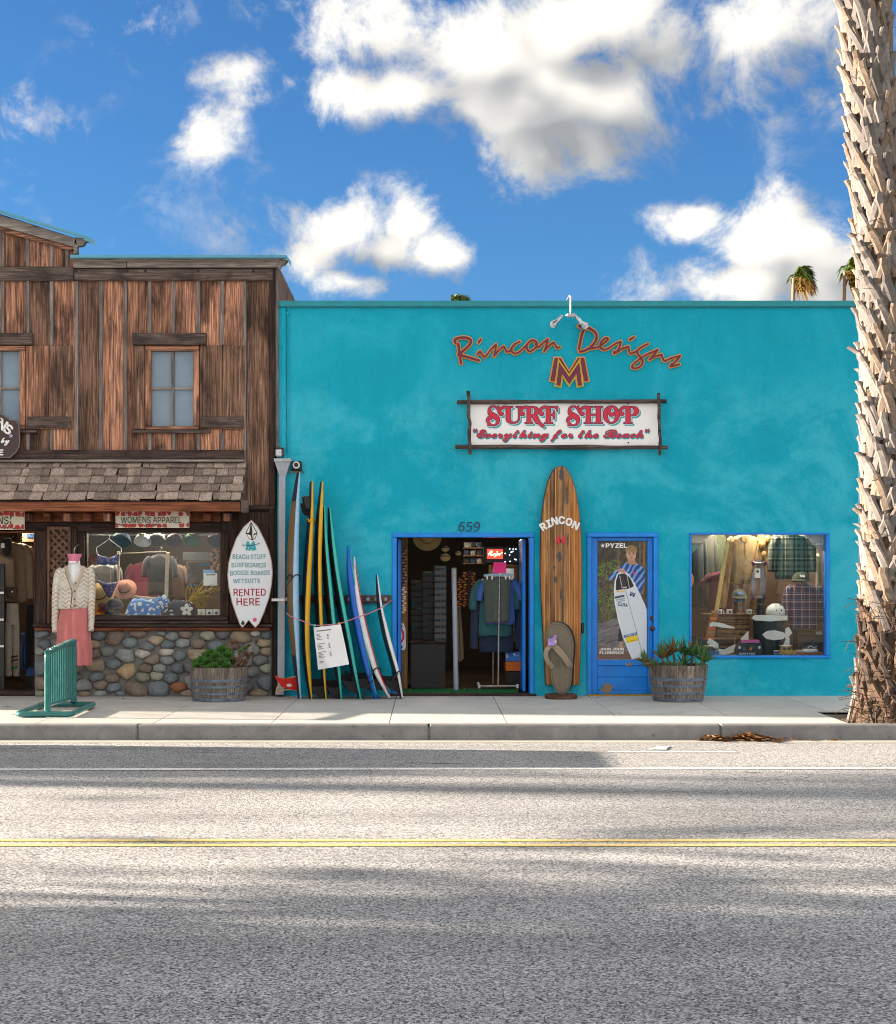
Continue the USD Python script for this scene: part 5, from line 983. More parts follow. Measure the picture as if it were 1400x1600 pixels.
for bi, (lab, ca, cb, rows_, fin_c, fin_py, finl, ends) in enumerate(BOARDS):
    rw = np.array(rows_, float); py = np.linspace(rw[0, 0], rw[-1, 0], 33); n = len(py)
    xl, xm, xr = [np.interp(py, rw[:, 0], rw[:, k]) for k in (1, 2, 3)]; xl = xm - (xm - xl) * 1.15; xr = xm + (xr - xm) * 1.15
    for a in (xl, xm, xr): a[1:-1] = np.convolve(np.pad(a, 2, mode='reflect', reflect_type='odd'), np.ones(5) / 5, 'valid')[1:-1]
    s = np.linspace(0, 1, n); w = .54 * np.clip(np.minimum((s / .22 + .03), 1) ** .55 * np.minimum(((1 - s) / .16 + .12), 1) ** .5, .14, 1)
    if n and rw[-1, 0] - rw[0, 0] < 260: w *= .88
    yc = -.335 - .10 * s
    ynear = yc - w / 2; d = DIST + ynear
    wl, wr = (xm - xl) * d / F120, np.maximum((xr - xm) * d / F120, .012)
    C0x = X(xm, d); th = np.minimum(wr * 1.02, .11); sn = np.clip((C0x - (xl - 670) * (d + w) / F120) / w, .03, .7); cs_ = np.sqrt(1 - sn ** 2)
    C = np.stack([X(xm, d), ynear, Z(py, d)], 1); C[-1, 2] = max(C[-1, 2], SW); C[:, 2] = np.maximum(C[:, 2], SW + .002)
    t = thing('surfboard', lab, 'surfboard', (C[-1, 0], yc[-1], SW))
    A, B = [], []
    for k in range(n):
        e = np.array([-sn[k], cs_[k], 0]); nn = np.array([cs_[k], sn[k], 0]); r = min(th[k] * .5, w[k] * .3)
        L = lambda a, b: C[k] + e * a + nn * b
        A.append([L(r * .25, .15 * r), L(r, 0), L(w[k] * .5, -.004), L(w[k] - r, 0), L(w[k] - r * .25, .15 * r)])
        B.append([L(r * .25, .15 * r), L(.0, th[k] * .35), L(0.0, th[k] * .65), L(r * .6, th[k] * .96), L(w[k] * .5, th[k] + .006), L(w[k] - r, th[k] * .96), L(w[k], th[k] * .6), L(w[k], th[k] * .35), L(w[k] - r * .25, .15 * r)])
    def strip(R, a, b, off=None):
        m = MB(); m.rings([np.array(q) + (off if off is not None else 0) for q in R[a:b]], cap=False, closed=False); return m
    i0, i1 = (0, n) if ends is None else (4, n - 6)
    bot = obj('bottom', strip(A, i0, i1), FOAM[ca], t, smooth=50)
    if ends:
        obj('nose_patch', strip(A, 0, i0 + 1), FOAM[ends], t, smooth=50); obj('tail_patch', strip(A, i1 - 1, n), FOAM[ends], t, smooth=50)
    obj('deck', strip(B, 0, n), FOAM[cb], t, smooth=50)
    obj('nose_cap', MB().add(np.array(A[0] + B[0][::-1]), [[0, i, i + 1] for i in range(1, 13)]), FOAM[ends or ca], t)
    if bi in (5, 6):
        obj('pinstripe', MB().tube([C[k] + np.array([cs_[k], sn[k], 0]) * th[k] * .93 + np.array([-sn[k], cs_[k], 0]) * min(th[k] * .5, w[k] * .3) * .34 for k in range(2, n - 1)], .0065, 6), FOAM['red' if bi == 6 else 'aqua'], t)
    # fins swept towards the tail
    kf = int(np.argmin(abs(py - fin_py))); up = 1 if fin_py < 900 else -1
    for j, (fa, dz, sc) in enumerate(((.50, .0, 1.0), (.16, .13, .78), (.84, .13, .78)) if fin_c != 'red' else ((.5, 0, 1.15),)):
        k = int(np.clip(kf + (-up) * round(dz / .11) * 1, 1, n - 2)); e = np.array([-sn[k], cs_[k], 0]); nn = np.array([cs_[k], sn[k], 0]); base = C[k] + e * (w[k] * fa)
        tz = C[k - 1] - C[k + 1]; tz /= np.linalg.norm(tz); h = abs(finl) * .78 * sc
        pr = [(.10, .01), (.085, -.06), (.045, -.5 * h / .7), (-.04, -.9 * h), (-.115, -1.02 * h), (-.12, -.95 * h), (-.08, -.55 * h / .7), (-.075, -.06), (-.09, .01)]
        g = Polygon(pr).buffer(-.012).buffer(.022, quad_segs=4).buffer(-.010)
        fm = MB().plate(g, (base - e * .006, tz * (-up) * -1 if up < 0 else -tz, nn, e), .012)
        fo = obj('fin', fm, FOAM[fin_c], t)
        if fin_c == 'red':
            obj('fin_edge', MB().plate(g.buffer(.012).difference(g.buffer(.002)), (base - e * .005, tz, nn, e), .010), FOAM['yellow'], fo); obj('fin_mark', MB().plate(affinity.translate(affinity.scale(Point(0, 0).buffer(.026), .8, 1.3), -.02, -.10), (base - e * .0085, tz, nn, e), .002), WHITE_P, fo)
    if bi in (0, 1, 5, 6, 7):                                 # leash wound round the board
        k = int(n * {0: .46, 1: .20, 5: .90, 6: .80, 7: .80}[bi]); e = np.array([-sn[k], cs_[k], 0]); nn = np.array([cs_[k], sn[k], 0]); q = [(-.012, -.02), (-.014, th[k] * .5), (.06, th[k] + .014)] + [(w[k] * .5, th[k] + .02), (w[k] + .012, th[k] * .5), (w[k] * .6, -.022), (.1, -.016), (-.012, -.02)]
        pts = np.array([C[k] + e * a + nn * b_ + np.array([0, 0, .05 * math.sin(i * 1.3)]) for i, (a, b_) in enumerate(q)])
        obj('leash', MB().tube(spline(pts, 4), .008, 6, cap=False), FOAM['yellow'] if bi == 1 else BLACK, t)
        if bi != 1: obj('leash', MB().tube(spline([C[k] + nn * .02 + [-.01, -.02, .02], C[k] + [-.05, -.05, -.06], C[k] + [-.085, -.03, -.15], C[k] + [-.06, -.02, -.2]], 5), .007, 6), BLACK, t)
# pink cord strung across the boards with a price list hanging from it
co = thing('rope', 'pink cord strung across the leaning surfboards', 'rope', tuple(P(500, 975, 19.1)))
cord = [(448, 958, 19.30), (454, 963, 19.10), (472, 970, 19.05), (491, 977, 19.02), (520, 975.5, 19.02), (532, 974, 19.02), (560, 964, 19.05), (580, 957, 19.10), (597, 949, 19.18), (604, 944, 19.30), (612, 938, 19.86)]
obj('strand', MB().tube(spline([P(a, b, c) for a, b, c in cord], 4), .0065, 6), ROPE, co)
for a, b, m in ((491.5, 977.5, 'aqua'), (530, 974.5, 'yellow')): obj('knot', MB().ball(P(a, b, 19.0), (.015, .013, .022), 1), FOAM[m], co)
pl_ = thing('price_list', 'white price list sheet hanging from the pink cord', 'notice', tuple(P(515, 1010, 19.0)))
q4 = [P(490, 980.5, 19.0), P(532.5, 975.5, 19.0), P(545.5, 1038, 18.97), P(497, 1046.5, 18.97)]
def bil(u, v): return ((1 - u) * (1 - v))[:, None] * q4[3] + (u * (1 - v))[:, None] * q4[2] + (u * v)[:, None] * q4[1] + ((1 - u) * v)[:, None] * q4[0]
def curl(u, v):
    p = bil(u, v); p[:, 1] += -.012 * np.sin(u * 3.0) + .010 * np.sin(v * 5); return p
p, f, _, _ = sheet(curl, 14, 18); obj('sheet', (np.vstack([p, p + [0, .002, 0]]), np.vstack([f, f[:, ::-1] + len(p)])), PAPER, pl_, smooth=True)
INKG = surf('grey_ink', (.12, .12, .13), .8)
def inkline(u0, u1, v, h):
    u = np.linspace(u0, u1, 7); lo = curl(u, np.full(7, v - h)); hi = curl(u, np.full(7, v + h)); o = np.array([0, -.0016, 0]); m = MB(); m.add(np.vstack([lo + o, hi + o]), [[i, i + 1, i + 8, i + 7] for i in range(6)]); return m
obj('heading', inkline(.10, .62, .905, .011), INKG, pl_)
for blk, (v0, nl) in enumerate(((.83, 5), (.60, 5), (.40, 5), (.18, 2))):
    for k in range(nl):
        obj('print_line', inkline(.07, .07 + (.14, .12, .17, .13, .2)[k] + (.12 if k == 0 and blk in (1, 2) else 0), v0 - .031 * k, .0065), INKG, pl_)
        if 0 < k and blk < 3: obj('print_line', inkline(.44, .50, v0 - .031 * k, .008), INKG, pl_)

# wooden longboard on the wall
lb = thing('wooden_longboard', 'tall varnished wooden longboard with white arched lettering RINCON', 'surfboard', (X(879), -.12, Z(1070)))
ol = [(878, 727), (868, 730), (861, 739), (855, 755), (850.5, 775), (847, 800), (844.8, 825), (844, 860), (844, 895), (845, 930), (847, 970), (849, 1010), (851, 1045), (852, 1068), (853.5, 1071), (904.5, 1071), (906, 1067), (907, 1040), (908, 1000), (909, 950), (909.5, 900), (909, 850), (907.5, 820), (905, 795), (901, 770), (896, 752), (889, 737), (884, 730)]
DL = 19.86
shp = Polygon([(X(a, DL), Z(b, DL)) for a, b in ol]).buffer(.02).buffer(-.02)
obj('core', MB().prism(shp, -.05, -.115), surf('dark_board_core', (.03, .022, .02), .5, .3, 20), lb)
cuts = [840, 849.5, 851.5, 857, 859, 867, 869, 879, 880.6, 889, 891, 897, 899, 904.5, 913]
for i, (a, b) in enumerate(zip(cuts[:-1], cuts[1:])):
    g = shp.buffer(-.008).intersection(sbox(X(a, DL) + .0008, -1, X(b, DL) - .0008, 9))
    thin = b - a < 2.6
    if not g.is_empty: obj('strip' if thin else 'plank', MB().prism(g, -.1152, -.140 - .002 * (i % 3)), (W_STRIP if i not in (7,) else surf('dark_inlay', (.05, .07, .08), .5, .4, 30)) if thin else W_PLANK[(0, 1, 2, 1, 1, 0, 0)[i // 2 % 7]], lb)
for cx, cz_, w_, h_, sd in ((874, 869, .03, .06, 1), (866, 887, .012, .03, 2), (877, 740, .03, .06, 3), (886, 775, .018, .11, 4), (876, 930, .014, .05, 6), (868, 905, .02, .05, 7), (887, 845, .010, .07, 8)): obj('worn_patch', MB().prism(jag(X(cx, DL), Z(cz_, DL), w_, h_, sd), -.138, -.1462), surf(f'weather_patch_{sd}', (.07, .065, .065), .7, .6, 30), lb)
tx = [('R', 848.8, 823.5, 31), ('I', 857.6, 818.2, 19), ('N', 866.5, 814.2, 10), ('C', 877.5, 812.8, 0), ('O', 889, 815.5, -12), ('N', 899.5, 821, -24)]
for ch, cx, cy, a in tx:
    q, w = text_poly(ch, 11.0 / 120, 'Inter', 900); q = affinity.rotate(affinity.scale(q[0], 1.0 if ch != 'I' else 1.1, 1.12), a); bb = q.bounds
    obj('letter', MB().prism(affinity.translate(q, X(cx, DL) - (bb[0] + bb[2]) / 2, Z(cy, DL) - (bb[1] + bb[3]) / 2), -.1448, -.149), WHITE_P, lb)
for s in (-1, 1):
    obj('emblem', MB().prism(union_all([LineString([(X(876 + s * 7, DL), Z(848, DL)), (X(876 + s * 4.4, DL), Z(838.5, DL)), (X(876 + s * 2.6, DL), Z(848, DL))]).buffer(.012)]), -.1448, -.1485), RED_L, lb)
obj('emblem_centre', MB().prism(LineString([(X(873, DL), Z(842, DL)), (X(876, DL), Z(846.5, DL)), (X(879, DL), Z(842, DL))]).buffer(.008), -.1448, -.148), BLACK_P, lb)
obj('fin_box', MB().box(X(909, DL), X(913.5, DL), -.08, -.02, Z(990, DL), Z(974, DL), .015), BLACK, lb)
obj('cleat', MB().box(X(870, DL), X(890, DL), -.05, -.001, Z(1068, DL), Z(1058, DL)), W_DARKX, lb)

# giant flip-flop on a round base
ff = thing('giant_flip_flop', 'giant cork-coloured flip-flop shop display leaning on the wooden longboard', 'flip-flop', (X(877, 19.7), -.3, SW + .06))
fo12 = [(420, 240), (350, 248), (290, 290), (252, 365), (240, 470), (250, 560), (268, 680), (290, 830), (310, 980), (325, 1120), (345, 1250), (390, 1370), (455, 1425), (515, 1435), (580, 1415), (630, 1360), (660, 1280), (672, 1150), (685, 950), (700, 760), (705, 620), (690, 500), (650, 390), (590, 310), (510, 258)]
DF = 19.66
sole = Polygon([(X(830 + a / 10.667, DF), Z(950 + b / 10.667, DF)) for a, b in fo12]).buffer(.02).buffer(-.02)
obj('sole', MB().prism(affinity.translate(sole, .030, .012), -.235, -.305), surf('dark_sole_edge', (.025, .02, .028), .8, .3, 30), ff); obj('footbed', MB().prism(affinity.translate(sole, .004, .004), -.306, -.335).prism(sole, -.3352, -.348), SKIN_SOLE, ff)
obj('stitching', MB().prism(sole.buffer(-.016).difference(sole.buffer(-.021)), -.3482, -.3495), surf('stitch', (.07, .06, .045), .9), ff)
for r in (.035, .022): obj('footbed_mark', MB().prism(affinity.scale(Point(X(871, DF), Z(1037, DF)).buffer(r).difference(Point(X(871, DF), Z(1037, DF)).buffer(r - .004)), .8, 1.3), -.3482, -.3495), surf('emboss', (.09, .075, .055), .9), ff)
def band(pts, w, th=.016):
    p = spline(pts, 6); m = MB(); t = np.gradient(p, axis=0); t /= np.linalg.norm(t, axis=1, keepdims=True); ny = np.array([0, -1.0, 0]); R = []
    for i in range(len(p)):
        s = np.cross(t[i], ny); s /= np.linalg.norm(s); n_ = np.cross(s, t[i]); n_ = n_ if n_[1] < 0 else -n_; R.append([p[i] - s * w / 2, p[i] + s * w / 2, p[i] + s * w / 2 + n_ * th, p[i] - s * w / 2 + n_ * th])
    return m.rings(R)
def fp(a, b, y): return np.array([X(830 + a / 10.667, DF + y + .34), y, Z(950 + b / 10.667, DF + y + .34)])
obj('strap', band([fp(372, 620, -.42), fp(440, 690, -.43), fp(540, 800, -.42), fp(620, 920, -.385), fp(648, 985, -.345)], .075), STRAP, ff)
obj('strap', band([fp(320, 625, -.42), fp(262, 690, -.43), fp(240, 790, -.42), fp(275, 880, -.40), fp(335, 960, -.36), fp(350, 1000, -.345)], .055), STRAP, ff)
obj('toe_post', MB().tube([fp(405, 460, -.34), fp(380, 520, -.38), fp(345, 600, -.42)], [.02, .03, .04], 10), PURPLE, ff); obj('tag', band([fp(330, 520, -.40), fp(335, 560, -.43), fp(338, 625, -.44)], .09, .012), PURPLE, ff); obj('label', MB().obox(fp(393, 580, -.425), (.02, .004, .03)), WHITE_P, ff)
obj('toe_hole', MB().lathe([(0, 0), (.016, 0), (.014, .004), (0, .004)], 12, fp(405, 458, -.348), RX(90)), BLACK, ff)
fb = thing('round_base', 'low round dark wooden base under the giant flip-flop', 'base', (X(877, 19.55), -.42, SW))
obj('disc', MB().lathe([(0, 0), (.20, 0), (.21, .012), (.205, .05), (.195, .056), (0, .056)], 40, (X(877, 19.55), -.42, SW + .001)), wood('base_wood', [(.05, .025, .018), (.13, .065, .045), (.22, .12, .08)], 'x', 40, .06, stain=.5), fb, smooth=35)

# half-barrel planters
def barrel(label, px, py_top, hw_top, hw_bot, d):
    cx, cy = X(px, d), d - DIST; h = Z(py_top, d) - SW - .0; r1, r0 = hw_top * d / F120, hw_bot * d / F120
    t = thing('barrel_planter', label, 'planter', (cx, cy, SW), 'half barrel planters'); n = 22
    prof = [(0, r0), (.3, r0 + (r1 - r0) * .42), (.65, r0 + (r1 - r0) * .78), (1, r1)]
    for k in range(n):
        a0, a1 = 2 * np.pi * (k + .02) / n, 2 * np.pi * (k + .98) / n; dr = .004 * rng.random(); hh = h - .006 * rng.random(); R = []
        for s, r in prof:
            R.append([[cx + (r + dr) * math.cos(a0), cy + (r + dr) * math.sin(a0), SW + hh * s], [cx + (r + dr) * 1.004 * math.cos((a0 + a1) / 2), cy + (r + dr) * 1.004 * math.sin((a0 + a1) / 2), SW + hh * s], [cx + (r + dr) * math.cos(a1), cy + (r + dr) * math.sin(a1), SW + hh * s], [cx + (r - .026) * math.cos(a1), cy + (r - .026) * math.sin(a1), SW + hh * s], [cx + (r - .026) * math.cos(a0), cy + (r - .026) * math.sin(a0), SW + hh * s]])
        obj('stave', MB().rings(R), W_BARREL, t)
    for z0, z1 in ((.015, .10), (.20, .275), (.40, .475), (.57, .66)):
        rr = lambda z: np.interp(z, [0, .3, .65, 1], [q[1] for q in prof]) + .009
        hp = obj('hoop', MB().lathe([(rr(z0) - .006, z0 * h), (rr(z0), z0 * h), (rr(z1), z1 * h), (rr(z1) - .006, z1 * h)], 44, (cx, cy, SW), cap=False), HOOP, t, smooth=30)
        for k in range(3): aa = -1.2 + .07 * k + z0; obj('rivet', MB().ball((cx + rr(z0 + .03) * math.cos(aa), cy + rr(z0 + .03) * math.sin(aa), SW + (z0 + z1) / 2 * h), .008, 1), RUST, hp)
    obj('soil', MB().lathe([(0, h * .88), (r1 * .5, h * .90), (r1 - .028, h * .86), (r1 - .028, h * .80)], 24, (cx, cy, SW)), DIRT, t, smooth=True)
    return cx, cy, SW + h * .88, r1
c1 = barrel('grey oak half-barrel planter by the cobblestone wall', 342, 1041, 45, 40, 19.3)
c2 = barrel('weathered half-barrel planter between the blue door and display window', 1059.5, 1037.5, 46, 38, 19.25)
def blade(base, dirv, L, w, bend, n=5):
    """thick pointed leaf"""
    dirv = np.asarray(dirv, float); dirv /= np.linalg.norm(dirv); side = np.cross(dirv, [0, 0, 1]); side /= max(np.linalg.norm(side), 1e-6); up = np.cross(side, dirv); R = []
    for i in range(n):
        s = i / (n - 1); p = base + dirv * L * s + up * bend * L * (s * s); ww = w * (1 - s ** 1.5) * (.85 + .5 * s) + .0015
        R.append([p - side * ww / 2 + up * ww * .18, p - up * ww * .22, p + side * ww / 2 + up * ww * .18, p + up * ww * .03])
    return R
al = thing('aloe_plant', 'spiky green and reddish aloe clump growing in the barrel by the display window', 'plant', (c2[0], c2[1], c2[2])); q = np.random.default_rng(4)
heads = [(.15, .05, .16, 1.15), (.23, -.10, .10, 1.1), (.05, -.05, .05, .8), (-.1, .08, .14, 1.05), (-.17, -.05, .13, 1.0), (-.02, -.2, .0, .7), (.17, -.22, .0, .75), (-.27, -.12, .02, .85), (.1, .2, .15, 1.1), (-.12, -.22, .02, .7), (.28, .08, .08, 1.0), (-.30, .05, .02, .7), (-.05, .0, .20, 1.0)]
for hi, (hx, hy, hz, sc) in enumerate(heads):
    b0 = np.array([c2[0] + hx, c2[1] + hy, c2[2]]); top = b0 + [hx * .25, hy * .1, hz]
    obj('stem', MB().tube([b0 - [0, 0, .03], (b0 + top) / 2 + [.01, 0, 0], top], .016, 6), surf('aloe_stem', (.20, .12, .09), .9, .3, 30) if hi == 0 else '/World/Looks/aloe_stem', al)
    red = hi in (3, 4, 7, 12, 11)
    for k in range(15):
        th = k * 2.4 + hi; el = .25 + .95 * (k / 15) + q.normal() * .12; dv = [math.cos(th) * math.cos(el) + hx * .5, math.sin(th) * math.cos(el), math.sin(el)]
        obj('leaf', MB().rings(blade(top + np.array([math.cos(th), math.sin(th), .4]) * .012, dv, .20 * sc * (.7 + .5 * q.random()), .042 * sc, .18 * q.normal() + .12)), ALOE_R if (red and q.random() < .34) or q.random() < .05 else ALOE, al)
b0 = np.array([c2[0] - .30, c2[1] - .1, c2[2] + .03]); trail = spline([b0, b0 + [-.08, -.05, .04], b0 + [-.14, -.08, .05], b0 + [-.17, -.1, .08]], 4)
obj('stem', MB().tube(trail, .014, 6), '/World/Looks/aloe_stem', al)
for k in range(16):
    th = k * 2.4; obj('leaf', MB().rings(blade(trail[-1] - (trail[-1] - trail[0]) * .3 * (k / 16), [-.5 + .6 * math.cos(th), .6 * math.sin(th), .55 + .5 * math.sin(th * 1.7)], .15 * (.7 + .5 * q.random()), .034, .1)), ALOE_R if q.random() < .5 else ALOE, al)
ae = thing('succulent_plant', 'green rosette succulents growing at the left of the barrel by the cobblestones', 'plant', (c1[0], c1[1], c1[2])); q = np.random.default_rng(8)
def rosette(c, r, mat, par_, n=22, up=(0, -.5, 1)):
    up = np.asarray(up, float); up /= np.linalg.norm(up); a = np.cross(up, [1, 0, .1]); a /= np.linalg.norm(a); b = np.cross(up, a); m = MB()
    for k in range(n):
        th = k * 2.39996; f_ = k / n; rad = r * (1 - .72 * f_); dv = a * math.cos(th) + b * math.sin(th); tip = np.asarray(c) + dv * rad + up * r * (.05 + .55 * f_); sd = np.cross(up, dv); w_ = r * .30 * (1 - .5 * f_); base = np.asarray(c) + dv * r * .06 + up * r * .2 * f_; mid = base * .4 + tip * .6
        m.add([base, mid - sd * w_ + up * .006, tip - sd * w_ * .5 + up * .012, tip + up * .018 + dv * .006, tip + sd * w_ * .5 + up * .012, mid + sd * w_ + up * .006, mid - up * .006], [[0, 1, 6], [1, 2, 6], [2, 3, 6], [3, 4, 6], [4, 5, 6], [5, 0, 6], [0, 1, 2], [0, 2, 3], [0, 3, 4], [0, 4, 5]])
    obj('rosette', m, mat, par_)
for k, (dx, dy, dz, r) in enumerate([(-.02, -.16, .17, .085), (.07, -.20, .10, .085), (-.13, -.18, .10, .08), (-.20, -.12, .12, .075), (-.10, -.05, .20, .08), (.04, -.02, .24, .085), (.12, -.10, .18, .08), (-.25, -.18, .05, .07), (-.03, -.26, .05, .07), (.13, -.26, .06, .07), (-.16, .05, .17, .075), (.10, .10, .20, .08), (-.28, -.02, .08, .07), (.19, -.02, .10, .07), (-.10, -.27, .03, .06)]):
    p0 = np.array([c1[0] + dx, c1[1] + dy, c1[2]]); obj('stem', MB().tube([p0 - [0, 0, .02], p0 + [0, 0, dz]], .011, 5), '/World/Looks/aloe_stem', ae); rosette(p0 + [0, 0, dz], r * 1.15, AEON, ae, up=(dx * 1.2, -.7, .9))
for k in range(10):
    th = k * 2.4; obj('leaf', MB().rings(blade(np.array([c1[0] - .12 + .04 * (k % 5), c1[1] - .30, c1[2] + .0]), [math.cos(th), -.6, .7], .11, .02, .1)), ALOE, ae)
ar = thing('red_succulent_plant', 'leggy reddish succulent on bare stems at the right of the cobblestone-side barrel', 'plant', (c1[0] + .2, c1[1], c1[2]))
for k in range(17):
    p0 = np.array([c1[0] + .10 + .24 * q.random(), c1[1] + q.uniform(-.18, .15), c1[2] - .01]); L = q.uniform(.08, .38); p2 = p0 + [q.uniform(-.06, .22), q.uniform(-.1, .05), L]
    obj('stem', MB().tube(spline([p0, (p0 + p2) / 2 + [q.normal() * .03, 0, 0], p2], 3), .007, 5), '/World/Looks/aloe_stem', ar); rosette(p2, q.uniform(.035, .055), AEON_D if q.random() < .75 else AEON, ar, 12, (q.normal() * .4, -.6, .8))

# dressed mannequin hung in front of the lattice
mq = thing('mannequin', 'white mannequin torso wearing a cream knit cardigan and pink skirt', 'mannequin', (X(117, 19.55), -.45, 1.6))
DM = 19.55
def body_ring(px0, px1, py, dep, n=24, wob=0.0, k=8, y=None, ph=0.0):
    a = np.linspace(0, 2 * np.pi, n, endpoint=False); cx = (X(px0, DM) + X(px1, DM)) / 2; w = (X(px1, DM) - X(px0, DM)) / 2; rr = 1 + wob * np.sin(k * a + ph)
    return np.stack([cx + w * rr * np.cos(a), (DM - DIST if y is None else y) + dep * rr * np.sin(a), np.full(n, Z(py, DM))], 1)
obj('bust', MB().rings([body_ring(*q_) for q_ in ((107, 125, 876, .06), (107, 125, 882, .065), (104, 129, 886, .08), (96, 138, 892, .10), (95, 139, 905, .115), (97, 136, 925, .11), (99, 134, 938, .09))]), WHITE_P, mq, smooth=True)
obj('neck_cap', MB().rings([body_ring(107.5, 124.5, 880, .066), body_ring(107, 125, 873, .068), body_ring(106, 126.5, 869, .074, 24, .05, 8), body_ring(105, 127.5, 865.5, .078, 24, .06, 8)]), PINK_C, mq, smooth=40); obj('cap_badge', MB().box(X(110, DM), X(121, DM), -.522, -.517, Z(879.4, DM), Z(876.8, DM)), WHITE_P, mq)
# cardigan: body open at the neck in a V
def card_ring(l, r, py, dep, vgap):
    n = 32; a = np.linspace(-np.pi / 2 + vgap, 1.5 * np.pi - vgap, n); cx = (X(l, DM) + X(r, DM)) / 2; w = (X(r, DM) - X(l, DM)) / 2
    sq = lambda t: np.sign(t) * np.abs(t) ** .85
    return np.stack([cx + w * sq(np.cos(a)), DM - DIST + dep * sq(np.sin(a)) - .004 * np.sin(a * 9 + py), np.full(n, Z(py, DM)) - .006 * np.sin(a * 2)], 1)
cr = [(103, 130, 884.5, .085, .9), (97, 137, 888, .105, .62), (93.5, 141, 893, .125, .48), (92, 142.5, 903, .14, .30), (92.5, 142, 915, .145, .12), (93, 141, 925, .145, .03), (92, 140, 938, .15, .015), (91, 138.5, 947, .15, .015), (92.5, 136, 951, .135, .015), (95, 134, 950, .12, .015)]
obj('cardigan', MB().rings([card_ring(*c_) for c_ in cr], cap=False, closed=False), KNIT, mq, smooth=True)
bandp = [P(131, 884.5, DM - .085), P(127.5, 896, DM - .13), P(121, 911, DM - .153), P(116.5, 925, DM - .16), P(116.5, 949, DM - .158)]
obj('button_band', band(bandp, .028, .006), RIB, mq); obj('button_band', band([P(103, 884.5, DM - .085), P(105.5, 896, DM - .13), P(111, 911, DM - .153), P(115.5, 924, DM - .158)], .028, .005), RIB, mq)
for py in (911, 923.5, 936, 946.5): obj('button', MB().ball(P(116.5 if py > 915 else 118, py, DM - .172), (.011, .005, .011), 1), RUST, mq)
for s, pts in ((-1, [(97, 889), (91.5, 897), (88.5, 915), (87, 935), (86.5, 955), (85.5, 972), (86.5, 988)]), (1, [(136, 889), (141.5, 896), (142.5, 912), (143, 930), (142.5, 950), (142.5, 970), (141.5, 986)])):
    obj('sleeve', MB().tube(spline([P(a, b, DM - .02) for a, b in pts], 4), np.interp(np.linspace(0, 1, 25), [0, .15, .5, .9, 1], [.035, .055, .05, .038, .042]), 10), KNIT, mq, smooth=True)
obj('skirt', MB().rings([body_ring(97, 134, 944, .11, 48, .0), body_ring(94, 138, 952, .13, 48, .02, 9), body_ring(91.5, 139.5, 975, .16, 48, .06, 8), body_ring(90.5, 140.5, 1003, .17, 48, .075, 8)], cap=False), PINK_F, mq, smooth=True)
obj('skirt_flounce', MB().rings([body_ring(90.7, 140.2, 1002, .171, 72, .02, 18), body_ring(88.5, 142.5, 1005, .19, 72, .05, 16, ph=.4), body_ring(89.5, 142, 1022, .19, 72, .075, 11), body_ring(90, 141.5, 1039, .19, 72, .09, 11, ph=.4)], cap=False), PINK_F, mq, smooth=True)
obj('hanger_hook', MB().tube([P(116, 868, DM), P(116, 858, DM), (X(113, DM), -.2, Z(852, DM)), (X(112, DM), -.062, Z(850, DM))], .006, 6), STEEL, mq)

# green bicycle rack
bk = thing('bicycle_rack', 'dark green metal bicycle rack standing on the pavement edge', 'bicycle rack', (-4.22, -2.4, SW))
r0 = .034; fx = -4.205; ya, yb = -3.10, -1.78; zt_a, zt_b = .885, .955; zb_ = SW + .04
def rounded(pts, r=.07):
    out = []; n = len(pts); pts = [np.asarray(p_, float) for p_ in pts]
    for k in range(n):
        a, b_, c = pts[k - 1], pts[k], pts[(k + 1) % n]; u, v = (a - b_) / np.linalg.norm(a - b_), (c - b_) / np.linalg.norm(c - b_)
        for s in (0, .25, .5, .75, 1): out.append(b_ + u * r * (1 - s) ** 2 + v * r * s ** 2)
    return np.array(out + [out[0]])
obj('base_loop', MB().tube(rounded([(-4.53, ya, zb_), (-3.93, ya, zb_), (-3.97, yb, zb_), (-4.57, yb, zb_)]), .032, 10, cap=False), GREEN_M, bk, smooth=40)
obj('frame', MB().tube(spline([(fx, ya + .04, zb_ + .03), (fx, ya + .04, zt_a - .12), (fx, ya + .055, zt_a - .035), (fx, ya + .13, zt_a), (fx, yb - .13, zt_b - .005), (fx, yb - .05, zt_b - .035), (fx, yb - .03, zt_b - .12), (fx, yb - .03, zb_ + .03)], 5), .036, 10), GREEN_M, bk, smooth=40)
obj('lower_rail', MB().tube([(fx, ya + .04, SW + .13), (fx, yb - .03, SW + .13)], .02, 8), GREEN_M, bk)
nb_ = 11
for k in range(nb_):
    y = ya + .04 + (yb - ya - .07) * (k + 1) / (nb_ + 1); obj('bar', MB().tube([(fx, y, SW + .13), (fx, y, zt_a + (zt_b - zt_a) * (k + 1) / (nb_ + 1) - .02)], .014, 8), GREEN_M, bk)
for yy in (ya, yb): obj('base_bar', MB().tube([(fx, yy + (.04 if yy == ya else -.03), zb_ + .03), (fx, yy, zb_)], .036, 8), GREEN_M, bk)

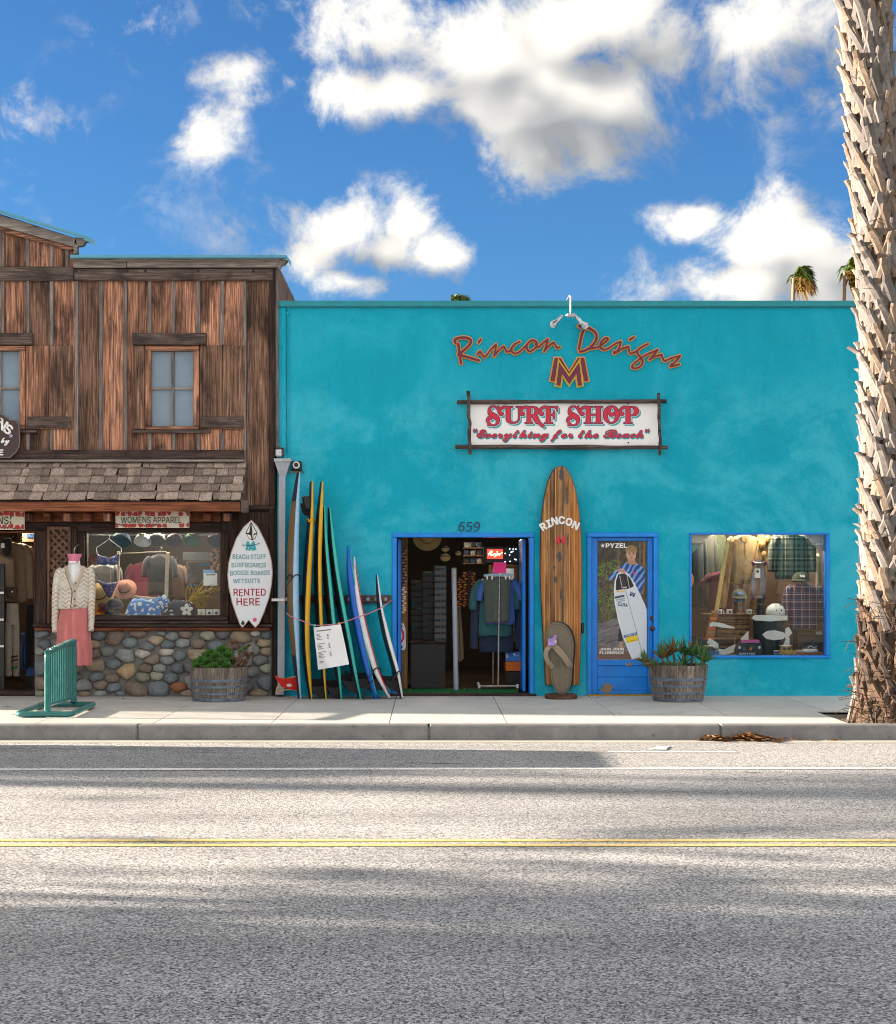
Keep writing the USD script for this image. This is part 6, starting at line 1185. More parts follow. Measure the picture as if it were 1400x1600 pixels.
# fallen husks and dry leaves along the kerb
lt = thing('dry_husk_pile', 'heap of dry orange-brown leaf husks lying against the kerb', 'leaf litter', (X(1165, 16.2), -4.0, .01), kind='stuff'); q = np.random.default_rng(17); m = MB()
for k in range(150):
    u = q.normal(); px = (1165 + 22 * u) if k < 95 else (1112 + 9 * u if k < 135 else q.uniform(1080, 1300)); h = .07 * math.exp(-((px - 1165) / 26) ** 2) + .05 * math.exp(-((px - 1112) / 10) ** 2)
    c = np.array([X(px, 16.15), -3.93 - abs(q.normal()) * .07 - .03, .012 + h * q.random()]); R = RZ(q.uniform(0, 360)) @ RX(q.uniform(-50, 50)); L = q.uniform(.03, .10)
    m.add(c + np.array([[-L, 0, 0], [0, -L * .28, .012], [L, 0, .02], [0, L * .28, .012], [0, 0, -.004]]) @ R.T, [[0, 1, 4], [1, 2, 4], [2, 3, 4], [3, 0, 4]])
obj('husks', m, DRYLEAF, lt, kind='stuff')
q = np.random.default_rng(31)
for k, (px, py) in enumerate(((153, 1152.8), (193, 1093), (347, 1153.5), (938, 1154), (975, 1153.5), (903, 1185), (12, 1106), (935, 1091), (1090, 1135), (22, 1119))):
    z0 = SW if py < 1135 else 0.0; d = 2400 * (EYE - z0) / (py - 900); c = P(px, py, d) + [0, 0, .008]; L = .10 if k in (0, 4) else .045; R = RZ(q.uniform(-20, 20))
    lab = ('long dry leaf lying in the gutter right of the bicycle rack', 'dry leaf on the pavement beside the cobblestone wall', 'dry leaf in the gutter below the left planter', 'dry leaf in the gutter below the blue door, the left one of two', 'dry leaf in the gutter below the blue door, the right one of two', 'dry leaf lying out on the asphalt below the flip-flop', 'dry leaf on the pavement left of the bicycle rack', 'dry leaf on the pavement in front of the blue door', 'dry leaf on the kerb edge above the husk heap', 'dry leaf on the pavement edge by the bicycle rack foot')[k]
    obj('fallen_leaf', (c + np.array([[-L, 0, 0], [0, -L * .3, .012], [L, 0, .01], [0, L * .3, .010]]) @ R.T, np.array([[0, 1, 2], [0, 2, 3]])), DRYLEAF, label=lab, cat='leaf', group='scattered dry leaves')

# ================================================================== palms and trees
def trunk_axis(pts, n):
    p = spline(pts, 12); s = np.linspace(0, len(p) - 1, n); return np.stack([np.interp(s, np.arange(len(p)), p[:, k]) for k in range(3)], 1)
pa = thing('palm_tree', 'tall palm with criss-cross leaf-base trunk at the right pavement edge', 'palm tree', (5.0, -3.30, SW), 'street palms')
DP = 16.7
ax_px = [(1392, 1122), (1388, 1080), (1386, 1000), (1387, 900), (1386, 760), (1384, 600), (1378, 440), (1370, 300), (1360, 150), (1349, 0)]
axp = [P(a, b, DP) for a, b in ax_px]; axp[0][2] = SW - .12
top = axp[-1]; axp += [top + [-.10, 0, 1.0], top + [-.25, .02, 3.0], top + [-.38, .02, 5.2]]
core_r = lambda z: np.interp(z, [0, .15, .35, .6, .9, 1.5, 3, 8, 13.5], [.52, .44, .36, .315, .28, .255, .24, .235, .24])
A_ = trunk_axis(axp, 70)
def axis_at(z): return np.array([np.interp(z, A_[:, 2], A_[:, 0]), np.interp(z, A_[:, 2], A_[:, 1]), z])
obj('trunk', MB().tube(A_, core_r(A_[:, 2]), 18), FIBRE, pa, smooth=True)
q = np.random.default_rng(12); cand = []
z = .12; row = 0
while z < 8.4:
    n = 7
    for k in range(n): cand.append((z + q.normal() * .022, 2 * np.pi * (k + .5 * (row % 2) + .06 * row) / n + q.normal() * .07, row))
    z += .148 if z > 1.2 else .125; row += 1
def boot(z, th, row):
    """one cut leaf base: two straps that clasp the trunk and meet in a short stub"""
    low = z < 1.0; L = q.uniform(.29, .39) * (1.15 if z > 5.5 else 1); half = q.uniform(.34, .50) if not low else q.uniform(.3, .7); wd = q.uniform(.085, .125) if not low else q.uniform(.05, .10); stub = q.uniform(.008, .035) if q.random() < .9 else q.uniform(.04, .09); m = MB()
    sk = q.normal() * .10
    for side in (-1, 1):
        off = .012 * (side + 1) / 2 + .006 * q.random(); R_ = []; ss = (0, .25, .5, .75, 1.0, 1.18); P_ = []
        for s in ss:
            t_ = th + side * half * max(1 - s, 0) ** .85 + sk * s; zz = z + L * s + (q.normal() * .03 if low else 0); c = axis_at(max(zz, -.05)); rr = core_r(max(zz, 0)) + .004 + off + (.036 if not low else .02) * s ** 2 + (stub if s > 1 else 0)
            P_.append((c + np.array([math.cos(t_) * rr, math.sin(t_) * rr, 0]), np.array([math.cos(t_), math.sin(t_), 0])))
        for i, s in enumerate(ss):
            p, o = P_[i]; d = P_[min(i + 1, len(ss) - 1)][0] - P_[max(i - 1, 0)][0]; d /= np.linalg.norm(d); ac = np.cross(o, d); ac /= np.linalg.norm(ac); w = wd * (1 - .22 * s) / 2; tk = .010 + .018 * s
            cut = d * q.normal() * .012 if i == len(ss) - 1 else 0
            R_.append([p - ac * w - o * .012 - cut, p - ac * w * .55 + o * .006, p + ac * w * .55 + o * .006, p + ac * w - o * .012 + cut, p + ac * w * .9 - o * (.012 + tk), p - ac * w * .9 - o * (.012 + tk)])
        m.rings(R_)
    return m
front_ = sorted(cand, key=lambda b: (math.sin(b[1]) > .30, b[0]))
rest = MB(); nb3 = 0
for zz, th, row in front_:
    m = boot(zz, th, row)
    if nb3 < 298 and math.sin(th) < .30: nb3 += 1; obj('leaf_base', m, (BOOT_D if zz < .95 + .25 * q.random() else BOOT)[int(q.integers(3))], pa)
    else: v, f = m.get(); rest.add(v, f)
obj('leaf_base', rest, BOOT[0], pa, kind='stuff')
# loose fibres at the foot
m = MB()
for k in range(520):
    zz = q.choice([q.uniform(.0, .45), q.uniform(.45, 1.3), 1.37 + .05 * q.normal(), q.uniform(1.3, 8)], p=[.42, .24, .10, .24]); th = q.uniform(-np.pi, 0.3); c = axis_at(max(zz, .0)); o = np.array([math.cos(th), math.sin(th), 0]); p0 = c + o * core_r(zz) * .98; L = q.uniform(.05, .2) * (1 if zz < 1.4 else .6)
    m.tube([p0, p0 + o * L * .6 + [q.normal() * .03, 0, L * .3], p0 + o * L + [q.normal() * .06, 0, L * q.uniform(-.6, .6)]], .0035, 4)
obj('fibres', m, surf('loose_fibre', (.085, .052, .03), .95, .3, 40), pa, kind='stuff')
def fan_leaf(base, dirv, L, blade_r, droop, wind=(0, 0, 0), n=13, rs_=q):
    """palmate frond: stalk and a fan of pointed strips"""
    dirv = np.asarray(dirv, float); dirv /= np.linalg.norm(dirv); hub = base + dirv * L + np.array([0, 0, -droop * L * .3]); m = MB(); m.tube([base, base + dirv * L * .55 + [0, 0, .03 * L], hub], [.022, .016, .012], 4)
    sd = np.cross(dirv, [0, 0, 1]); sd /= max(np.linalg.norm(sd), 1e-6); up = np.cross(sd, dirv)
    for k in range(n):
        a = math.radians(-110 + 220 * k / (n - 1) + rs_.normal() * 4); d = dirv * math.cos(a) + sd * math.sin(a); d = d + np.asarray(wind) * (.5 + .5 * rs_.random()); d /= np.linalg.norm(d); r = blade_r * rs_.uniform(.8, 1.1); pd = np.cross(d, up); w = blade_r * .085
        mid = hub + d * r * .55 + up * .03; tip = hub + d * r + [0, 0, -droop * r * rs_.uniform(.4, 1.0)]
        m.add([hub - pd * w * .3, hub + pd * w * .3, mid + pd * w, mid - pd * w, tip, mid + up * w * .5], [[0, 1, 5], [1, 2, 5], [0, 5, 3], [2, 4, 5], [5, 4, 3]])
    return m
def crown(parent, c, L, blade_r, n, wind, seed, dead=.25):
    r_ = np.random.default_rng(seed)
    for k in range(n):
        th = k * 2.39996; el = math.radians(82 - 125 * (k / n) ** .9); dv = np.array([math.cos(th) * math.cos(el), math.sin(th) * math.cos(el), math.sin(el)]) + np.asarray(wind) * .75
        obj('frond', fan_leaf(np.asarray(c, float), dv, L * r_.uniform(.7, 1.05), blade_r * r_.uniform(.8, 1.1), .35 + .9 * (k / n), wind, 13, r_), PALM_Y if k > n * (1 - dead) else PALM_G, parent)
# far palms behind the surf shop, blown to the right
for (px, py_c, py_b, px_b, d, r, lab, sd_) in ((1250, 434, 475, 1237, 90, 1.0, 'distant windblown palm behind the roof, left of the big palm trunk', 3), (1331, 424, 480, 1317, 90, 1.05, 'distant windblown palm just left of the big trunk, partly hidden by it', 5), (702, 479, 560, 700, 90, 1.0, 'distant palm top just peeking over the roof left of the script sign', 9)):
    b = np.array([X(px_b, d), d - DIST, -.3]); c = P(px_b + 3, py_c + 1, d)
    t = thing('palm_tree', lab, 'palm tree', tuple(b), 'distant palms')
    obj('trunk', MB().tube(spline([b, (b + c) / 2 + [-.12, 0, 0], c], 8), np.linspace(.22, .095 * 1.0, 17), 10), TRUNK_W, t, smooth=True); crown(t, c, .72 * r, .85 * r, 44, (1.35, 0, .22), sd_, .3)
# the same row of street palms goes on to the left of the picture, with a leafy tree and one across the road
def street_palm(x, y, h, lab, sd_):
    t = thing('palm_tree', lab, 'palm tree', (x, y, SW), 'street palms'); b = np.array([x, y, SW]); c = np.array([x + .1, y, h])
    obj('trunk', MB().tube(spline([b, (b + c) / 2, c], 8), np.interp(np.linspace(0, 1, 17), [0, .06, .2, 1], [.5, .36, .27, .25]), 12), BOOT[1], t, smooth=True); crown(t, c, 1.5, 1.3, 44, (.25, 0, 0), sd_)
crown(pa, A_[-1], 1.5, 1.3, 44, (.25, 0, 0), 77)
street_palm(-41, -3.4, 12.5, 'street palm farther along the pavement to the left', 21)
def leafy_tree(x, y, base, cz, rx, ry, rz, n, size, lab, sd_, spread=.17, nc=26, name='street_tree'):
    r_ = np.random.default_rng(sd_); t = thing(name, lab, 'tree', (x, y, base)); b = np.array([x, y, base]); cc = np.array([x, y, cz])
    obj('trunk', MB().tube(spline([b, b + [.05, .0, (cz - base) * .4], cc - [0, 0, rz * .3]], 6), np.linspace(.04 * rx + .12, .05, 13), 10), BARK, t, smooth=True)
    clumps = r_.normal(size=(nc, 3)); clumps /= np.linalg.norm(clumps, axis=1, keepdims=True); clumps *= r_.uniform(.35, .95, size=(nc, 1)) if nc < 100 else r_.uniform(.02, 1, size=(nc, 1)) ** .45
    for k in range(7): obj('limb', MB().tube(spline([cc - [0, 0, rz * .55], cc + clumps[k] * [rx, ry, rz] * .45, cc + clumps[k] * [rx, ry, rz] * .9], 4), np.linspace(.10, .02, 9), 6), BARK, t)
    ci = r_.integers(0, nc, n); p = cc + (clumps[ci] + r_.normal(size=(n, 3)) * spread) * [rx, ry, rz]; u = r_.normal(size=(n, 3)); u /= np.linalg.norm(u, axis=1, keepdims=True); w = np.cross(u, r_.normal(size=(n, 3))); w /= np.linalg.norm(w, axis=1, keepdims=True)
    sz = size * r_.uniform(.6, 1.3, size=(n, 1)); V = np.stack([p - u * sz, p + w * sz * .45, p + u * sz, p - w * sz * .45], 1).reshape(-1, 3); i = np.arange(n) * 4
    obj('crown', (V, np.stack([i, i + 1, i + 2, i + 3], 1)), LEAF_G, t)
leafy_tree(-30, -3.35, SW, 5.6, 1.3, 1.0, 1.3, 2600, .12, 'young street tree on the pavement far to the left', 5)
leafy_tree(-27, -17.2, .14, 6.6, 8.0, 8.6, 4.4, 60000, .24, 'broad shade tree across the road to the left', 6, .12, 220)
# parked van just out of the picture, whose shadow falls along the parking lane
va = thing('parked_van', 'white delivery van parked at the kerb left of the picture', 'van', (-7.9, -5.0, 0)); VW = surf('van_paint', (.7, .7, .7), .3, .03, 3, 0, 10, 0, .5, coat=.5)
side = Polygon([(-10.2, .35), (-10.2, 1.0), (-9.7, 1.15), (-9.0, 1.62), (-5.45, 1.66), (-5.35, 1.5), (-5.3, .35)]).difference(union_all([Point(-9.3, .33).buffer(.37), Point(-6.3, .33).buffer(.37)]))
obj('body', MB().prism(side, -5.55, -4.22), VW, va)
for x_ in (-9.3, -6.3):
    for y_ in (-5.6, -4.32): w_ = obj('wheel', MB().lathe([(0, -.1), (.2, -.1), (.33, -.09), (.34, 0), (.33, .09), (.2, .1), (0, .1)], 20, (x_, y_, .34), RX(90)), BLACK, va); obj('rim', MB().lathe([(0, -.01), (.19, -.01), (.19, .01), (0, .01)], 16, (x_, y_ - .105, .34), RX(90)), GALV, w_)
for a, b in ((-9.35, -8.3), (-8.2, -7.0)): obj('window', MB().box(a, b, -5.565, -5.551, 1.15, 1.52), LENS, va)
obj('tail_light', MB().box(-5.31, -5.28, -5.5, -5.35, .9, 1.1), FOAM['red'], va); obj('bumper', MB().box(-5.32, -5.2, -5.5, -4.27, .38, .52, .03), GREYP, va)

# ================================================================== goods in the shops
def Q8(k, ox, oy):
    return lambda a, b, d: P(ox + a / k, oy + b / k, d)
def garment(name, label, cat, cx, ztop, w, h, y, mat, sleeve=.5, spread=.10, group=None, collar=None, buttons=None, seed=1, dep=.07):
    """a shirt or jacket hanging on a hanger, facing the street"""
    t = thing(name, label, cat, (cx, y, ztop), group); r_ = np.random.default_rng(seed); n = 28; a = np.linspace(0, 2 * np.pi, n, endpoint=False); R_ = []
    for s, ww, dd in ((0, .18, .5), (.015, .30, .7), (.05, .74, .9), (.10, .96, 1), (.3, .93, 1.0), (.6, .95, 1.05), (.9, 1.0, 1.1), (1, 1.0, 1.0)):
        fold = 1 + .10 * s * np.sin(a * 7 + r_.normal()) ; R_.append(np.stack([cx + w / 2 * ww * np.cos(a), y + dep * dd * fold * np.sin(a), ztop - h * s + .012 * np.sin(a * 3 + s)], 1))
    obj('body', MB().rings(R_), mat, t, smooth=True)
    if sleeve:
        for sg in (-1, 1): obj('sleeve', MB().tube(spline([(cx + sg * w * .40, y, ztop - h * .06), (cx + sg * (w * .5 + spread * .4), y - .01, ztop - h * .22), (cx + sg * (w * .5 + spread * .8), y - .02, ztop - h * sleeve * .65), (cx + sg * (w * .5 + spread), y - .015, ztop - h * sleeve)], 4), np.interp(np.linspace(0, 1, 13), [0, .2, 1], [.05, .075, .055]) * min(w / .5, 1.2), 10), mat, t, smooth=True)
    obj('hanger', MB().tube(spline([(cx, y, ztop + .01), (cx, y, ztop + .06), (cx + .025, y, ztop + .085), (cx, y, ztop + .11)], 3), .004, 5), CHROME, t)
    if collar is not None:
        for sg in (-1, 1): obj('collar', MB().plate(Polygon([(0, 0), (sg * w * .14, .01), (sg * w * .12, -.06), (sg * .02, -.075)]), ((cx, y - dep * .98, ztop - h * .03), (1, 0, 0), (0, 0, 1), (0, -1, 0)), .008), collar, t)
        obj('placket', MB().box(cx - .012, cx + .012, y - dep * 1.10, y - dep * 1.05, ztop - h * .96, ztop - h * .12), collar, t)
        for k in range(5): obj('button', MB().ball((cx, y - dep * 1.13, ztop - h * (.16 + .16 * k)), (.007, .004, .007), 1), BLACK, t)
    return t
def cap(label, c, mat, r=.10, tilt=0, front=None, group=None, brim=None):
    t = thing('baseball_cap', label, 'cap', tuple(c), group); R = RX(tilt); c = np.asarray(c)
    obj('crown', MB().lathe([(0, .085 * r / .1), (r * .45, .078 * r / .1), (r * .8, .05 * r / .1), (r * .97, .01), (r, -.02), (r * .96, -.02)], 18, c, R, cap=False), mat, t, smooth=True)
    v = np.array([(r * math.cos(q_) * (1 + .0), -r * .75 * abs(math.sin(q_)) - r * .62 * abs(math.sin(q_)), -.015 - .03 * abs(math.sin(q_))) for q_ in np.linspace(math.pi, 2 * math.pi, 11)]); v0 = np.array([(r * math.cos(q_), -r * .9 * abs(math.sin(q_)), -.008) for q_ in np.linspace(math.pi, 2 * math.pi, 11)])
    m = MB(); V = np.vstack([v0, v]) @ R.T + c; m.add(V, [[i, i + 1, i + 12, i + 11] for i in range(10)]); V2 = V + R @ np.array([0, 0, .006]); m.add(V2, [[i, i + 11, i + 12, i + 1] for i in range(10)]); obj('brim', m, brim or mat, t)
    obj('button', MB().ball(c + R @ np.array([0, 0, .086 * r / .1]), .008, 1), mat, t)
    if front is not None: obj('badge', MB().obox(c + R @ np.array([0, -r * .90, .032]), (.032, .006, .018), R @ RX(-30)), front, t)
    return t
def hat(label, c, mat, r=.17, tilt=60):
    t = thing('sun_hat', label, 'hat', tuple(c)); R = RX(tilt); obj('crown', MB().lathe([(0, .11), (r * .4, .105), (r * .5, .07), (r * .53, .01), (r * .53, 0)], 22, c, R, cap=False), mat, t, smooth=True); obj('brim', MB().lathe([(r * .52, .002), (r, -.012), (r, -.020), (r * .52, -.006)], 26, c, R, cap=False), mat, t); obj('band', MB().lathe([(r * .535, .012), (r * .525, .034), (r * .51, .034)], 22, c, R, cap=False), BLACK, t); return t
def glasses(m, ml, c, s=1.0):
    for sg in (-1, 1): ml.ball(np.asarray(c) + [sg * .032 * s, 0, 0], (.028 * s, .008, .021 * s), 1)
    m.obox(np.asarray(c) + [0, -.004, .008 * s], (.010 * s, .003, .003)); m.obox(np.asarray(c) + [0, -.002, .020 * s], (.062 * s, .004, .003))
def sunglass_display(label, x0, x1, z0, z1, y, cols, rows_, board, lensm, tilt_=0):
    t = thing('sunglasses_display', label, 'display stand', ((x0 + x1) / 2, y, z0)); obj('board', MB().box(x0, x1, y, y + .03, z0, z1, .004), board, t)
    for i in range(rows_):
        for j in range(cols):
            m, ml = MB(), MB(); glasses(m, ml, (x0 + (x1 - x0) * (j + .5) / cols, y - .03, z1 - (z1 - z0) * (i + .6) / rows_), min(1, (x1 - x0) / cols / .14)); k = obj('sunglasses', m, BLACK, t); obj('lens', ml, lensm if (i * 3 + j) % 4 == 1 else LENS, k)
    return t
def ceiling_lamp(c, label, r=.06, glow=None):
    t = thing('ceiling_lamp', label, 'lamp', tuple(c)); obj('shade', MB().lathe([(0, .10), (.03, .09), (r, .02), (r * 1.05, 0), (r * .96, 0), (r * .9, .02)], 18, c, cap=False), BLACK, t); obj('bulb', MB().ball(np.asarray(c) + [0, 0, .0], r * .72, 2), glow or LAMP, t, smooth=True)

# ---- women's window
W = Q8(5.833, 120, 810)
for i, (a, b, d, m, f_, lab) in enumerate([(405, 205, 20.5, 'navy', None, 'large dark navy cap hanging first in the window row'), (600, 205, 20.4, 'white', 'black', 'white-fronted cap with a black emblem hanging in the window'), (735, 200, 20.45, 'black', None, 'black cap hanging between the white and plum caps'), (890, 205, 20.4, 'plum', None, 'plum coloured cap hanging in the window row'), (1055, 200, 20.4, 'green', 'cream', 'bright green cap with a cream badge hanging in the window'), (1265, 205, 20.45, 'navy', 'cream', 'navy cap with a pale badge hanging at the right window edge')]):
    cap(lab, W(a, b, d), CLOTH[m], .135 if i == 0 else .115, -35, CLOTH[f_] if f_ else None, 'caps hanging in the clothing window')
tr = thing('cap_rail', 'thin metal rail carrying the caps along the window top', 'rail', tuple(W(700, 150, 20.5))); obj('rail', MB().tube([W(110, 152, 20.55), W(1300, 150, 20.55)], .008, 6), CHROME, tr)
for a in (405, 600, 735, 890, 1055, 1265): obj('clip', MB().tube([W(a, 152, 20.54), W(a, 185, 20.48)], .004, 5), CHROME, tr)
bk_ = thing('bikini', 'blue floral bikini on a white wire hanger in the window', 'swimwear', tuple(W(285, 400, 20.2)))
obj('hanger', MB().tube(spline([W(300, 150, 20.2), W(290, 190, 20.2), W(205, 250, 20.2), W(180, 270, 20.2), W(185, 320, 20.2)], 3), .006, 5), WHITE_P, bk_); obj('hanger', MB().tube(spline([W(290, 185, 20.2), W(375, 250, 20.2), W(405, 275, 20.2), W(400, 330, 20.2)], 3), .006, 5), WHITE_P, bk_)
def puff(pts, y0, thick, mat, name, par_):
    g = np.array([[q_[0], q_[2]] for q_ in pts]); g = spline(np.vstack([g, g[:1]]), 4)[:-1]; c = g.mean(0); R_ = [np.stack([(c + (g - c) * s)[:, 0], np.full(len(g), y0 - thick * k), (c + (g - c) * s)[:, 1]], 1) for s, k in ((1, 0), (.96, .55), (.75, .9), (.4, 1.0))]; obj(name, MB().rings(R_), mat, par_, smooth=True)
puff([W(185, 325, 20.2), W(235, 345, 20.2), W(280, 360, 20.2), W(285, 420, 20.2), W(230, 425, 20.2), W(190, 405, 20.2)], .2, .05, BIKINI, 'cup', bk_); puff([W(290, 360, 20.2), W(340, 345, 20.2), W(385, 325, 20.2), W(380, 400, 20.2), W(345, 428, 20.2), W(292, 420, 20.2)], .2, .05, BIKINI, 'cup', bk_)
puff([W(185, 560, 20.2), W(280, 590, 20.2), W(370, 580, 20.2), W(345, 650, 20.2), W(310, 720, 20.2), W(285, 715, 20.2), W(240, 640, 20.2)], .2, .05, BIKINI, 'bottom', bk_)
for s in ([(190, 425), (205, 480), (180, 545)], [(380, 425), (400, 480), (420, 560)], [(300, 425), (310, 520), (300, 590)]): obj('strap', MB().tube(spline([W(a, b, 20.2) for a, b in s], 4), .005, 5), CLOTH['cream'], bk_)
hat('straw hat with a black band at the left of the window', W(205, 690, 20.3), STRAWM, .20, 52); hat('pinkish felt hat behind the bikini', W(435, 640, 20.5), CLOTH['pinkish'], .16, 55)
gr_ = thing('wooden_display_frame', 'pale wooden hanging frame of four bars in the window', 'display frame', tuple(W(600, 520, 20.6)))
for a, b, w_ in (((380, 300), (380, 760), .035), ((828, 310), (815, 712), .05), ((420, 318), (820, 302), .014), ((285, 690), (770, 738), .035)): obj('bar', MB().beam(W(*a, 20.6), W(*b, 20.6), w_, .03, ch=.006), surf('pale_driftwood', (.55, .45, .34), .7, .2, 20) if a == (380, 300) else '/World/Looks/pale_driftwood', gr_)
for k, (a, b, w_, h_, d, m, lab) in enumerate(((760, 330, .34, .55, 21.0, 'black', 'black jacket hanging inside the window frame'), (255, 420, .34, .40, 20.7, 'grey', 'dark grey shirt hanging behind the bikini'), (900, 420, .26, .5, 21.3, 'brown', 'brown garment hanging behind the sunglasses'), (620, 400, .4, .6, 21.9, 'maroon', 'dark maroon garment at the back of the window'))):
    p0 = W(a, b, d); garment('hanging_jacket', lab, 'jacket', p0[0], p0[2], w_, h_, p0[1], CLOTH[m], .55, .04, seed=k)
fo_ = thing('folded_shirt', 'folded blue shirt printed with white hibiscus leaves', 'shirt', tuple(W(610, 890, 20.25)))
z0_ = Z(962) + .004
def fold(t, x0, x1, y0, y1, za, zb, mat, seed, name='fold'):
    r_ = np.random.default_rng(seed); p, f, u, v = sheet(lambda u, v: np.stack([x0 + (x1 - x0) * u, y0 + (y1 - y0) * v, za + (zb - za) * (1 - np.abs(2 * u - 1) ** 6) * (1 - np.abs(2 * v - 1) ** 4) * (.8 + .35 * fbm(np.stack([u * 5 + seed, v * 5, u * 0], 1), 3))], 1), 26, 16); obj(name, (p, f), mat, t, smooth=True)
fold(fo_, W(452, 0, 20.3)[0], W(778, 0, 20.3)[0], .14, .5, z0_, z0_ + .21, HIBISCUS, 1); fold(fo_, W(700, 0, 20.4)[0], W(850, 0, 20.4)[0], .3, .6, z0_, z0_ + .25, HIBISCUS, 2)
fd_ = thing('folded_shirt', 'folded dark shirt with large pale flowers beside the blue one', 'shirt', tuple(W(930, 890, 20.25))); fold(fd_, W(782, 0, 20.3)[0], W(1090, 0, 20.3)[0], .14, .5, z0_, z0_ + .19, HIB_D, 3)
fl_ = union_all([affinity.rotate(affinity.scale(Point(0, .045).buffer(.034, quad_segs=5), .8, 1.2), 72 * k, origin=(0, 0)) for k in range(5)]); o_ = W(1000, 835, 20.12); obj('flower_print', MB().prism(fl_, .132, .128, (o_[0], o_[2])), WHITE_P, fd_); obj('flower_centre', MB().prism(Point(0, 0).buffer(.016), .1275, .124, (o_[0], o_[2])), CLOTH['grey'], fd_)
for k, (a, b, m, r_, lab) in enumerate(((185, 850, 'orange', .10, 'orange cap in the pile at the left of the sill'), (160, 885, 'blue', .07, 'blue cap lying lowest in the pile at the left sill'), (345, 800, 'navy', .12, 'navy cap on the window sill beside the blue shirt'), (325, 860, 'teal', .10, 'teal cap in front of the navy one on the sill'), (235, 815, 'maroon', .08, 'red cap behind the orange one on the sill'))): cap(lab, W(a, b, 20.22 + .06 * (k % 2)), CLOTH[m], r_, 0, CLOTH['white'] if m == 'teal' else None)
pg_ = thing('dried_grass', 'yellow dried grass blades standing in the window', 'dried plant', tuple(W(1100, 800, 20.4))); r_ = np.random.default_rng(3)
YB = leaf('yellow_blade', (.50, .36, .03), (.62, .46, .10))
for k in range(38):
    b0 = W(r_.uniform(960, 1180), 815, 20.4 + .2 * r_.random()); tip = W(r_.uniform(1010, 1320), r_.uniform(520, 720), 20.35 + .2 * r_.random()); md = (b0 + tip) / 2 + [-.06 * r_.random(), 0, .05]; obj('blade', MB().tube(spline([b0, md, tip], 4), np.linspace(.010, .002, 9), 4), YB, pg_)
tg_ = thing('window_notice', 'white notice card with a blue top hanging inside the window', 'notice', tuple(W(1215, 540, 20.12)))
a_, b_ = W(1155, 612, 20.12), W(1280, 498, 20.12); obj('card', MB().box(a_[0], b_[0], .115, .121, a_[2], b_[2]), WHITE_P, tg_); a_, b_ = W(1150, 500, 20.12), W(1258, 468, 20.12); obj('card_top', MB().box(a_[0], b_[0], .112, .1145, a_[2], b_[2]), surf('pale_blue_card', (.22, .38, .70), .5), tg_); a_, b_ = W(1175, 518, 20.11), W(1262, 510, 20.11); obj('print_line', MB().box(a_[0], b_[0], .111, .1135, a_[2], b_[2]), BLACK_P, tg_)
a_, b_ = W(1000, 690, 20.7), W(1235, 388, 20.7); sunglass_display('brown sunglasses board in the clothing window', a_[0], b_[0], a_[2], b_[2], .7, 2, 5, CLOTH['brown'], LENS_B); a_, b_ = W(972, 386, 20.65), W(1228, 312, 20.65); obj('header_board', MB().box(a_[0], b_[0], .64, .67, a_[2], b_[2], .01), GREYP, label='grey header board above the sunglasses rows', cat='board')
sh_ = thing('shell_garland', 'string of orange and cream shells at the window edge', 'garland', tuple(W(1270, 300, 20.3))); r_ = np.random.default_rng(6)
for k in range(26): obj('shell', MB().ball(W(1225 + 75 * r_.random(), 285 + 195 * (k / 26), 20.3 + .06 * r_.random()), (.02, .014, .016), 1), (CLOTH['orange'], CLOTH['cream'], CLOTH['pinkish'])[k % 3], sh_)
for k, (a, w_) in enumerate(((1102, 68), (1180, 58), (1242, 62))):
    t = thing('small_box', ('white box with a yellow front on the window sill', 'white box with a dark lens print, middle of three on the sill', 'white box with a dark lens print at the right of the sill')[k], 'box', tuple(W(a, 895, 20.2))); a_, b_ = W(a, 895, 20.16), W(a + w_, 828, 20.16); obj('carton', MB().box(a_[0], b_[0], .15, .24, z0_, b_[2], .003), WHITE_P, t); cc = (a_ + b_) / 2
    obj('print', MB().prism(Point(cc[0], cc[2]).buffer(.018) if k else sbox(cc[0] - .018, cc[2] - .03, cc[0] + .018, cc[2] + .02), .1495, .147), NAVY_L if k else surf('yellow_print', (.6, .55, .2), .5), t)
for k in range(4): ceiling_lamp(W(200 + 290 * k, 118, 20.55 + .5 * (k % 2)) + [0, 0, .12], f'small lit ceiling lamp over the clothing window, {("leftmost", "second from the left", "third from the left", "rightmost")[k]}', .06, LAMP_W)
